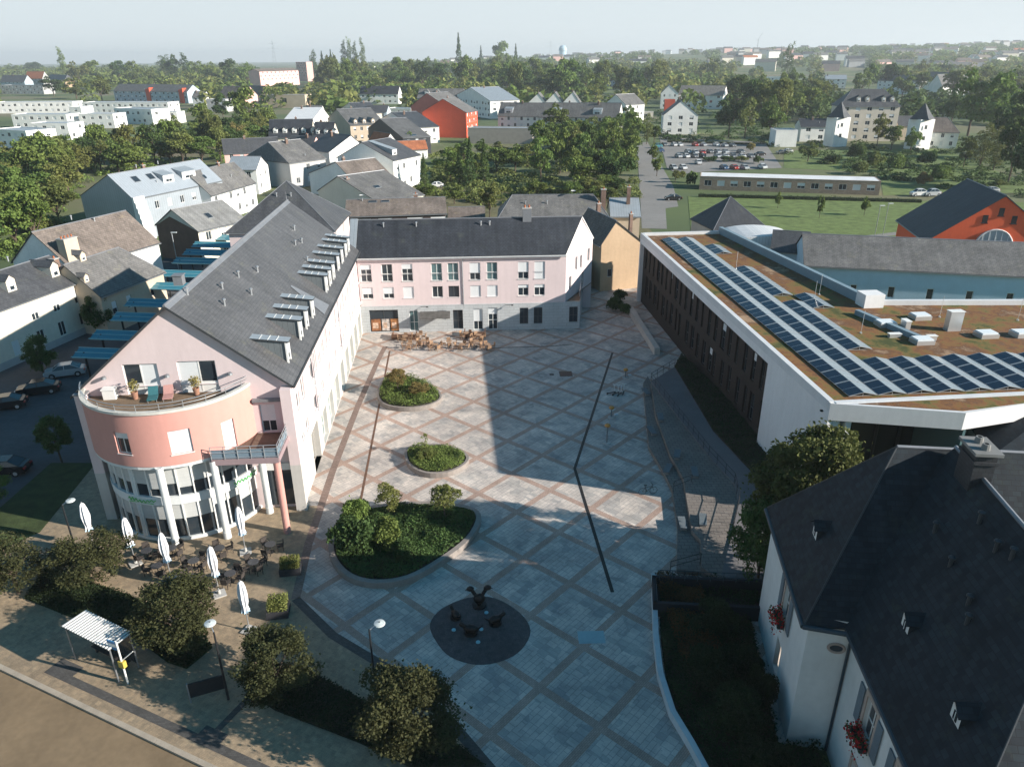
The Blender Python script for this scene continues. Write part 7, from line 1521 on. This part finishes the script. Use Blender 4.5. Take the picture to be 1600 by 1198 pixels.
MB().bx(-.2, .2, -.12, .12, 1.3, 1.75).build('timetable_box', mat('yellow_box', (.50, .38, .08), rough=.5, var=.05), t); MB().tube((0, 0, 1.75), (.75, .3, 2.45), .03, 6).build('arm', white, t)
a, b2 = at(297, 1097, 0), at(356, 1080, 0); v = (b2 - a).xy; t = thing('notice_board', 'dark notice board on two legs beside the lamp post', 'notice board', (a.x, a.y, 0), math.atan2(v.y, v.x)); Lb = v.length
MB().bx(0, Lb, -.05, .05, .35, 1.35).build('board', mat('board_black', (.022, .024, .028), rough=.35, var=.05), t)
for x in (.05, Lb - .05): MB().bx(x - .04, x + .04, -.07, .07, 0, 1.4).build('leg', metal, t)
def lamp(px, py, H_, arm, lb):
    q = at(px, py, 0); t = thing('street_lamp', lb, 'street lamp', (q.x, q.y, 0), arm); MB().tube((0, 0, 0), (0, 0, H_), .075, 10, 0, .05).build('pole', blackm, t); MB().tube((0, 0, H_ - .05), (.45, 0, H_ + .2), .03, 6).build('arm', steel, t)
    MB().lathe([(.05, .12), (.30, .06), (.33, 0), (.28, -.04), (0, -.05)], (.6, 0, H_ + .2), 16).build('lamp_head', mat('lamp_head_pale', (.50, .54, .54), rough=.4, var=.05), t)
lamp(120, 865, 4.4, .3, 'black street lamp with pale head beside the leftmost parasol'); lamp(357, 1092, 5.0, 2.2, 'black street lamp with pale head behind the notice board'); lamp(588, 1085, 4.9, .4, 'black street lamp with round pale head in front of the square')
lamp(283, 560, 4.6, .2, 'slim street lamp hidden in the side street beside the canopies')
# trees of the street side
for k, (px, py, r_, H_, col, lb) in enumerate(((30, 925, 2.6, 4.4, 'deep olive', 'loose dark tree at the left edge above the pavement'), (150, 905, 2.7, 3.9, 'deep olive', 'loose olive tree left of the bus shelter'), (285, 1012, 2.6, 5.0, 'deep olive', 'full round tree between bus shelter and cafe'), (437, 1086, 2.25, 4.6, 'deep olive', 'round tree with brownish tips in the middle of the planting bed'),
                                     (640, 1176, 2.55, 5.6, 'deep olive', 'largest dark tree at the bottom beside the round-headed lamp'), (-22, 800, 2.0, 4.5, 'green', 'green tree cut by the left edge beside the lawn'))):
    q = at(px, py, 0); tree('street_tree', lb, (q.x, q.y, 0), H_ * 1.05, r_ * 1.17, 'near', col, 60 + k, 19000 if k not in (0, 1) else 11000, .030, .5, 'trees along the pavement')
for k, (px, py, r_, H_, lb, kd_) in enumerate(((97, 722, 1.35, 5.0, 'slim dark tree on the shaded lawn left of the rotunda', 'round'), (68, 582, 1.5, 4.8, 'small dark tree in front of the cream house', 'round'), (160, 520, 1.7, 6.0, 'dark conical tree between cream house and low brown house', 'near'))):
    q = at(px, py, 0); tree('tree', lb, (q.x, q.y, 0), H_, r_ * 1.25, 'near', 'dark green', 70 + k, 9000, .045, .8 if k == 0 else .3)
q = at(1262, 770, 4.5); tree('tree', 'big leafy tree in front of the white corner of the solar hall', (20.3, 42.3, 0), 12.4, 4.3, 'near', 'leafy', 81, 44000, .028, .8)
tree('tree', 'second leafy tree leaning over the steps left of the big tree', (17.0, 41.2, 0), 7.6, 2.4, 'near', 'dark green', 82, 16000, .036, .35)
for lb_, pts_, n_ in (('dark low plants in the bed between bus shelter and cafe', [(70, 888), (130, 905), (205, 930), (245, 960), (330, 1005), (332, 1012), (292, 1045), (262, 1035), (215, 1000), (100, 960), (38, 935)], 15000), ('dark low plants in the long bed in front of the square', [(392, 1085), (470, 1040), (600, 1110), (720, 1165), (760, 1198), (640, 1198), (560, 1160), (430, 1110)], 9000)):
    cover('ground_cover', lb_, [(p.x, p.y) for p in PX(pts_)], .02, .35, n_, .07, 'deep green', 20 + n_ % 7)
# bed of the town hall: curved white wall, hedges and dark bushes
cw = PX([(1021, 905), (1022, 945), (1024, 1000), (1031, 1060), (1050, 1120), (1080, 1170), (1104, 1215)]); cwl = [p for p in cw]
t = thing('curved_wall', 'low curved white wall around the dark town hall garden', 'wall', (cw[0].x, cw[0].y, 0)); mb = MB(); pts = []
for i in range(len(cw) - 1):
    for k in range(5): pts.append(cw[i].lerp(cw[i + 1], k / 5) - cw[0])
pts.append(cw[-1] - cw[0])
for a, b2 in zip(pts, pts[1:]):
    n_ = Vector((b2.y - a.y, -(b2.x - a.x))).normalized() * -.17
    mb.prism(ccw([(a.x - n_.x, a.y - n_.y), (b2.x - n_.x, b2.y - n_.y), (b2.x + n_.x, b2.y + n_.y), (a.x + n_.x, a.y + n_.y)]), -.05, .55)
mb.build('wall', stucco('pale_wall', (.50, .54, .56), .08), t)
gpoly = [(p.x + .35, p.y) for p in cw] + [(16, 19), (16.2, 28), (14.2, 28.4), (15.6, 38), (18, 41.5)]
sheet('garden_bed', [Vector(p) for p in gpoly], .02, soil_m)
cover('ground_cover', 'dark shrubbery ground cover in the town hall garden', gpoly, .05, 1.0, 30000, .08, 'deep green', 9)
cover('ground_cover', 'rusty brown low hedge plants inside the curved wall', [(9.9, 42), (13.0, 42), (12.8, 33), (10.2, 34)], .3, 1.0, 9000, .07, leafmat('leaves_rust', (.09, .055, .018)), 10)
for k, (x, y, r_, H_) in enumerate(((12.8, 36.5, 1.9, 3.0), (11.6, 32.5, 1.8, 2.8), (13.4, 33.2, 1.5, 2.6), (12.2, 29.5, 2.0, 3.2), (12.4, 26.0, 1.8, 2.8), (13.9, 30.6, 1.0, 3.6))):
    tree('shrub', f'dark round bush in the town hall garden, {ordn(k)} from the back', (x, y, 0), H_, r_, 'bush', 'deep green', 90 + k, 9000, .042, .3, 'bushes in the town hall garden', 'shrub')
# sunken dark entrance box
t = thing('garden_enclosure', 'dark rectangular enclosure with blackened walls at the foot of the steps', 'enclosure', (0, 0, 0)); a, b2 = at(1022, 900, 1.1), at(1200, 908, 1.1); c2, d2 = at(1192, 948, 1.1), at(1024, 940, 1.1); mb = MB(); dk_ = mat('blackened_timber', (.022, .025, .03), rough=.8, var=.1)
qs = [a, b2, c2, d2]
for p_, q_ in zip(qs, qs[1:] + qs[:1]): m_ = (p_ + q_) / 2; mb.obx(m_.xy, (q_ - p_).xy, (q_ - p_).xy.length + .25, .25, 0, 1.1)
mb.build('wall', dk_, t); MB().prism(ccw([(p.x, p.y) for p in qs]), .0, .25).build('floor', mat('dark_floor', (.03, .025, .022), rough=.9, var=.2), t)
ra = MB(); pr = PX([(1030, 905), (1190, 912)], 1.1)
for z_ in (1.5, 1.9): ra.tube((*pr[0], z_), (*pr[1], z_), .025)
for k in range(9): p_ = pr[0].lerp(pr[1], k / 8); ra.tube((*p_, 1.1), (*p_, 1.92), .025)
ra.build('railing', MATS['blue_black_gutter'], t)

# ---------------------------------------------------------------- steps, ramp and bank along the solar hall
cA_ = [(1012, 590), (1005, 600), (1013.5, 700), (1037, 740), (1050, 767), (1058.6, 824), (1057, 892)]
cB_ = [(1017, 597), (1024, 653), (1047, 717), (1067, 753), (1080, 834), (1094, 850), (1095, 892)]
cC_ = [(1017, 597), (1060, 653), (1107, 713), (1147, 757), (1154, 790), (1140, 850), (1125, 905)]
cD_ = [(1054, 573), (1084, 623), (1114, 673), (1177, 740), (1200, 800), (1200, 908)]
cE_ = [(1070, 570), (1114, 627), (1181, 694), (1206, 716)]
terr = mat('terrace_pavers', (.20, .175, .155), rough=.8, var=.12, kind='paver', bs=(.6, .4), col2=(.17, .15, .135), mortar=(.09, .08, .075)); stepm = mat('step_edge', (.26, .25, .24), rough=.8, var=.1)
def W(pts, z): return [Vector((p.x, p.y)) for p in (at(x, y, z) for x, y in pts)]
A_, B_, C_, D_2, E_ = W(cA_, .2), W(cB_, .4), W(cC_, .8), W(cD_, .9), W(cE_, 1.1)
def level(name, a, b2, z0_, z1, m_):
    pts = ccw(a + b2[::-1]); mb = MB().prism([(p.x, p.y) for p in pts], z0_, z1); return tag(mb.build(name, m_), kind='structure')
level('lower_terrace', A_, B_, -.05, .38, terr); level('middle_terrace', B_[1:], C_, -.05, .78, terr); level('ramp', C_, D_2, -.05, .9, mat('ramp_asphalt', (.15, .145, .15), rough=.85, var=.1))
bnk = D_2[:3] + [D_2[3]] ; hallside = [Vector((19.9, 90)), Vector((20.6, 83)), Vector((24.0, 62)), Vector((24.3, 50.5)), Vector((24.8, 40))]
pts = ccw(D_2 + hallside[::-1][:-1]); tag(MB().prism([(p.x, p.y) for p in pts], -.05, 1.0).build('grass_bank', soil_m), kind='structure')
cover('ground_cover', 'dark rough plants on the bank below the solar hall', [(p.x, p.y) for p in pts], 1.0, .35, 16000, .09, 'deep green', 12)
def railing(label, pts, z, h=1.0, step=1.3):
    t = thing('handrail', label, 'handrail', (pts[0].x, pts[0].y, z)); rl = MB(); L_ = [p - pts[0] for p in pts]; po = MB()
    for a, b2 in zip(L_, L_[1:]):
        n_ = max(1, int((b2 - a).length / step))
        for zz in (h, h * .55): rl.tube((*a, zz), (*b2, zz), .025, 6)
        for k in range(n_): p_ = a.lerp(b2, k / n_); po.tube((*p_, 0), (*p_, h), .025, 5)
    po.tube((*L_[-1], 0), (*L_[-1], h), .025, 5); rl.build('rail', blackm, t); po.build('posts', blackm, t); t.children[-1]['kind'] = 'stuff'
railing('long black handrail along the ramp edge above the steps', C_[:6], .9); railing('short black handrail across the top of the ramp', [C_[0], D_2[0]], .9)
railing('black handrail across the steps in the middle', W([(1052, 768), (1080, 757)], .5), .5); railing('black handrail at the bottom of the steps beside the dark enclosure', W([(1047, 893), (1094, 880)], .6), .5)
# slab benches
bench_m = mat('blue_grey_bench_slab', (.13, .155, .17), rough=.7, var=.12)
for k, (x, y, a, z) in enumerate(((1009, 614, 1.75, .38), (1032, 654, 1.45, .78), (1018, 675, 1.75, .38), (1058, 712, 1.3, .78), (1043, 735, 1.15, .38), (1085, 740, 1.45, .78), (1066, 820, 1.5, .38), (1098, 815, 1.35, .78))):
    q = at(x, y, z); t = thing('bench', f'blue-grey slab bench on the steps, {ordn(k)} from the far end', 'bench', (q.x, q.y, z), a, 'slab benches on the steps'); MB().bx(-.8, .8, -.28, .28, .2, .28).build('seat', bench_m, t)
    for x_ in (-.6, .6): MB().bx(x_ - .1, x_ + .1, -.22, .22, 0, .2).build('leg', stepm, t)
# pale retaining wall, bushes at the back corner
a, b2 = at(985, 480, .8), at(1027, 545, .8); t = thing('low_wall', 'pale slanting low wall beside the dark hall facade', 'wall', (b2.x, b2.y, 0), math.atan2(a.y - b2.y, a.x - b2.x)); L_ = (a - b2).length
MB().prism([(0, -.35), (L_, -.35), (L_, .35), (0, .35)], -.05, .9, 0, 1).build('wall', [conc, mat('pale_wall_top', (.50, .45, .40), rough=.8, var=.08)], t)
for k, (x, y, r_, H_) in enumerate(((962, 486, 1.6, 2.2), (975, 490, 1.3, 1.7), (968, 470, 1.4, 2.0))): 
    q = at(x, y, 0); tree('shrub', f'dark bush in the far corner of the square, {["left", "right", "back"][k]} one', (q.x, q.y, 0), H_, r_, 'bush', 'dark green', 97 + k, 2600, .08, .3, 'bushes in the far corner', 'shrub')
# scooters and orange play posts on the shaded square
def scooter(px, py, rz, lb):
    q = at(px, py, 0); t = thing('kick_scooter', lb, 'scooter', (q.x, q.y, 0), rz, 'parked scooters'); MB().bx(-.4, .35, -.07, .07, .12, .17).build('deck', blackm, t); MB().tube((.42, 0, .12), (.3, 0, 1.05), .03, 6).tube((.3, -.25, 1.05), (.3, .25, 1.05), .022, 6).build('handlebar', white, t)
    for x in (-.48, .45): MB().tube((x, -.03, .11), (x, .03, .11), .11, 12).build('wheel', blackm, t)
for k, (px, py) in enumerate(((955, 615), (962, 616), (968, 617), (974, 615))): scooter(px, py, .4 + k * .3, f'parked kick scooter, {ordn(k)} from the left in the scooter row')
orange = mat('orange_enamel', (.50, .22, .04), rough=.45, var=.05)
for px, py, H_, lb in ((948, 692, 1.9, 'tall orange-headed play post nearest the camera'), (955, 652, 1.1, 'orange-headed play post with grey seat in the middle'), (977, 590, 1.0, 'orange play post furthest from the camera')):
    q = at(px, py, 0); t = thing('play_post', lb, 'play equipment', (q.x, q.y, 0)); MB().tube((0, 0, 0), (0, 0, H_), .06, 8).build('post', bench_m, t); MB().lathe([(0, .16), (.2, .14), (.3, 0), (.2, -.12), (0, -.16)], (0, 0, H_), 12).build('head', orange, t); MB().lathe([(.35, 0), (.35, .06), (0, .08)], n=14).build('base', MATS['pale_concrete'], t)
    if H_ < 1.5: MB().lathe([(.22, 0), (.22, .07), (0, .09)], (.45, -.2, .4), 12).tube((.45, -.2, 0), (.45, -.2, .4), .04).build('seat', steel, t)
# bicycle lying in the light band
q = at(1012, 772, 0); t = thing('bicycle', 'dark bicycle standing in the sunlit strip', 'bicycle', (q.x, q.y, 0), .2); fr = MB().path([(-.5, 0, .34), (-.1, 0, .3), (.35, 0, .75), (-.25, 0, .72), (-.1, 0, .3)], .02).path([(-.5, 0, .34), (-.25, 0, .72), (-.27, 0, .92)], .018).path([(.5, 0, .34), (.36, 0, .78), (.33, 0, 1.0)], .02).tube((.33, -.25, 1.0), (.33, .25, 1.0), .018); fr.build('frame', blackm, t); MB().bx(-.38, -.15, -.06, .06, .9, .95).build('saddle', blackm, t)
for x in (-.5, .5):
    wv = MB()
    for k in range(16): a, b2 = 2 * math.pi * k / 16, 2 * math.pi * (k + 1) / 16; wv.tube((x + .33 * math.cos(a), 0, .34 + .33 * math.sin(a)), (x + .33 * math.cos(b2), 0, .34 + .33 * math.sin(b2)), .02, 5)
    wv.build('wheel', blackm, t)
# things on the rotunda terrace and the balcony
def on_terr(px, py, z=10.62): return at(px, py, z)
q = on_terr(174, 622); t = thing('garden_box', 'white covered garden box on the rounded terrace', 'box', (q.x, q.y, 10.62), .1); MB().bx(-.45, .45, -.3, .3, 0, .75).build('body', white, t); MB().bx(-.5, .5, -.35, .35, .75, .85).build('lid', white, t)
for px, py, lb, k in ((212, 623, 'potted palm left of the terrace door', 0), (308, 617, 'potted palm right of the terrace doors', 1)):
    q = on_terr(px, py); t = thing('potted_plant', lb, 'plant', (q.x, q.y, 10.62)); MB().lathe([(.18, 0), (.26, .6), (.22, .6), (.2, .5), (0, .5)], n=14).build('pot', mat('terracotta', (.30, .16, .11), rough=.85, var=.1), t)
    rs = np.random.RandomState(k); n = 260; d = rs.normal(size=(n, 3)); d /= np.linalg.norm(d, axis=1)[:, None]; P = d * np.array([.42, .42, .55]) * rs.uniform(.3, 1, n)[:, None] + np.array([0, 0, 1.1]); o = bpy.data.objects.new('foliage', quads_mesh('foliage', leaf_quads(rs, P, .08), LM['yellowish'])); C.objects.link(o); o.parent = t
for px, py, col, lb in ((240, 624, (.03, .12, .14), 'dark teal lounge chair on the rounded terrace'), (264, 622, (.40, .22, .20), 'pinkish lounge chair on the rounded terrace')):
    q = on_terr(px, py); t = thing('lounge_chair', lb, 'chair', (q.x, q.y, 10.62), .3); m_ = mat('cushion_' + str(px), col, rough=.8, var=.1); MB().slab([(-.35, -.7, .3), (.35, -.7, .3), (.35, .2, .3), (-.35, .2, .3)], .08).slab([(-.35, .2, .3), (.35, .2, .3), (.35, .75, .8), (-.35, .75, .8)], .08).build('cushion', m_, t)
    for x in (-.3, .3):
        for y in (-.6, .15): MB().bx(x - .02, x + .02, y - .02, y + .02, 0, .24).build('leg', steel, t)
q = at(402, 668, 6.95); t = thing('balcony_table', 'small white table on the corner balcony', 'table', (q.x, q.y, 6.95)); MB().lathe([(0, .7), (.42, .7), (.42, .73), (0, .73)], n=16).build('table_top', white, t); MB().tube((0, 0, 0), (0, 0, .7), .03).build('leg', white, t)
for k, (px, py) in enumerate(((392, 664), (414, 662))):
    q = at(px, py, 6.95); t = thing('balcony_chair', f'{["left", "right"][k]} white chair on the corner balcony', 'chair', (q.x, q.y, 6.95), k * 2.5); MB().bx(-.22, .22, -.22, .22, .4, .44).build('seat', white, t); MB().bx(-.22, .22, .2, .24, .44, .85).build('backrest', white, t)
    for x in (-.2, .2):
        for y in (-.2, .2): MB().bx(x - .015, x + .015, y - .015, y + .015, 0, .4).build('leg', white, t)
# television aerials and dishes on the brown roofs
for px, py, z, lb in ((565, 306, 8.6, 'white satellite dish on the low grey roof'), (896, 299, 11.0, 'pale satellite dish on the ridge behind the wing')):
    q = at(px, py, z); t = thing('satellite_dish', lb, 'satellite dish', q); MB().tube((0, 0, -1.2), (0, 0, 0), .04).build('mast', steel, t); MB().lathe([(0, .0), (.3, .04), (.48, .14)], n=16).build('dish', white, t); t.children[-1].rotation_euler = (R(70), 0, .3)
def slim_lamp(px, py, lb):
    q = at(px, py, 0); t = thing('street_lamp', lb, 'street lamp', (q.x, q.y, 0)); MB().tube((0, 0, 0), (0, 0, 6.5), .07, 6).build('pole', steel, t); MB().bx(-.1, .9, -.12, .12, 6.4, 6.55).build('lamp_head', MATS['lamp_head_pale'], t)
for px, py, lb in ((1379, 368, 'slim lamp on the park path near the barn'), (1366, 372, 'short lamp post left of the slim park lamp'), (958, 445, 'slim lamp in front of the ochre gable'), (279, 420, 'slim lamp beside the brown clad house')): slim_lamp(px, py, lb)
# ---------------------------------------------------------------- air
hz = MB().bx(-6050, 6050, -320, 9050, -8.0, 112.0).build('haze', None); tag(hz, kind='stuff')
hm_ = bpy.data.materials.new('haze_air'); hm_.use_nodes = True; n_ = hm_.node_tree.nodes; n_.clear(); pv_ = n_.new('ShaderNodeVolumePrincipled'); ho_ = n_.new('ShaderNodeOutputMaterial')
pv_.inputs['Color'].default_value = (.88, .95, 1.0, 1); pv_.inputs['Density'].default_value = .00016; pv_.inputs['Anisotropy'].default_value = .2
hm_.node_tree.links.new(pv_.outputs[0], ho_.inputs['Volume']); hz.data.materials.clear(); hz.data.materials.append(hm_)
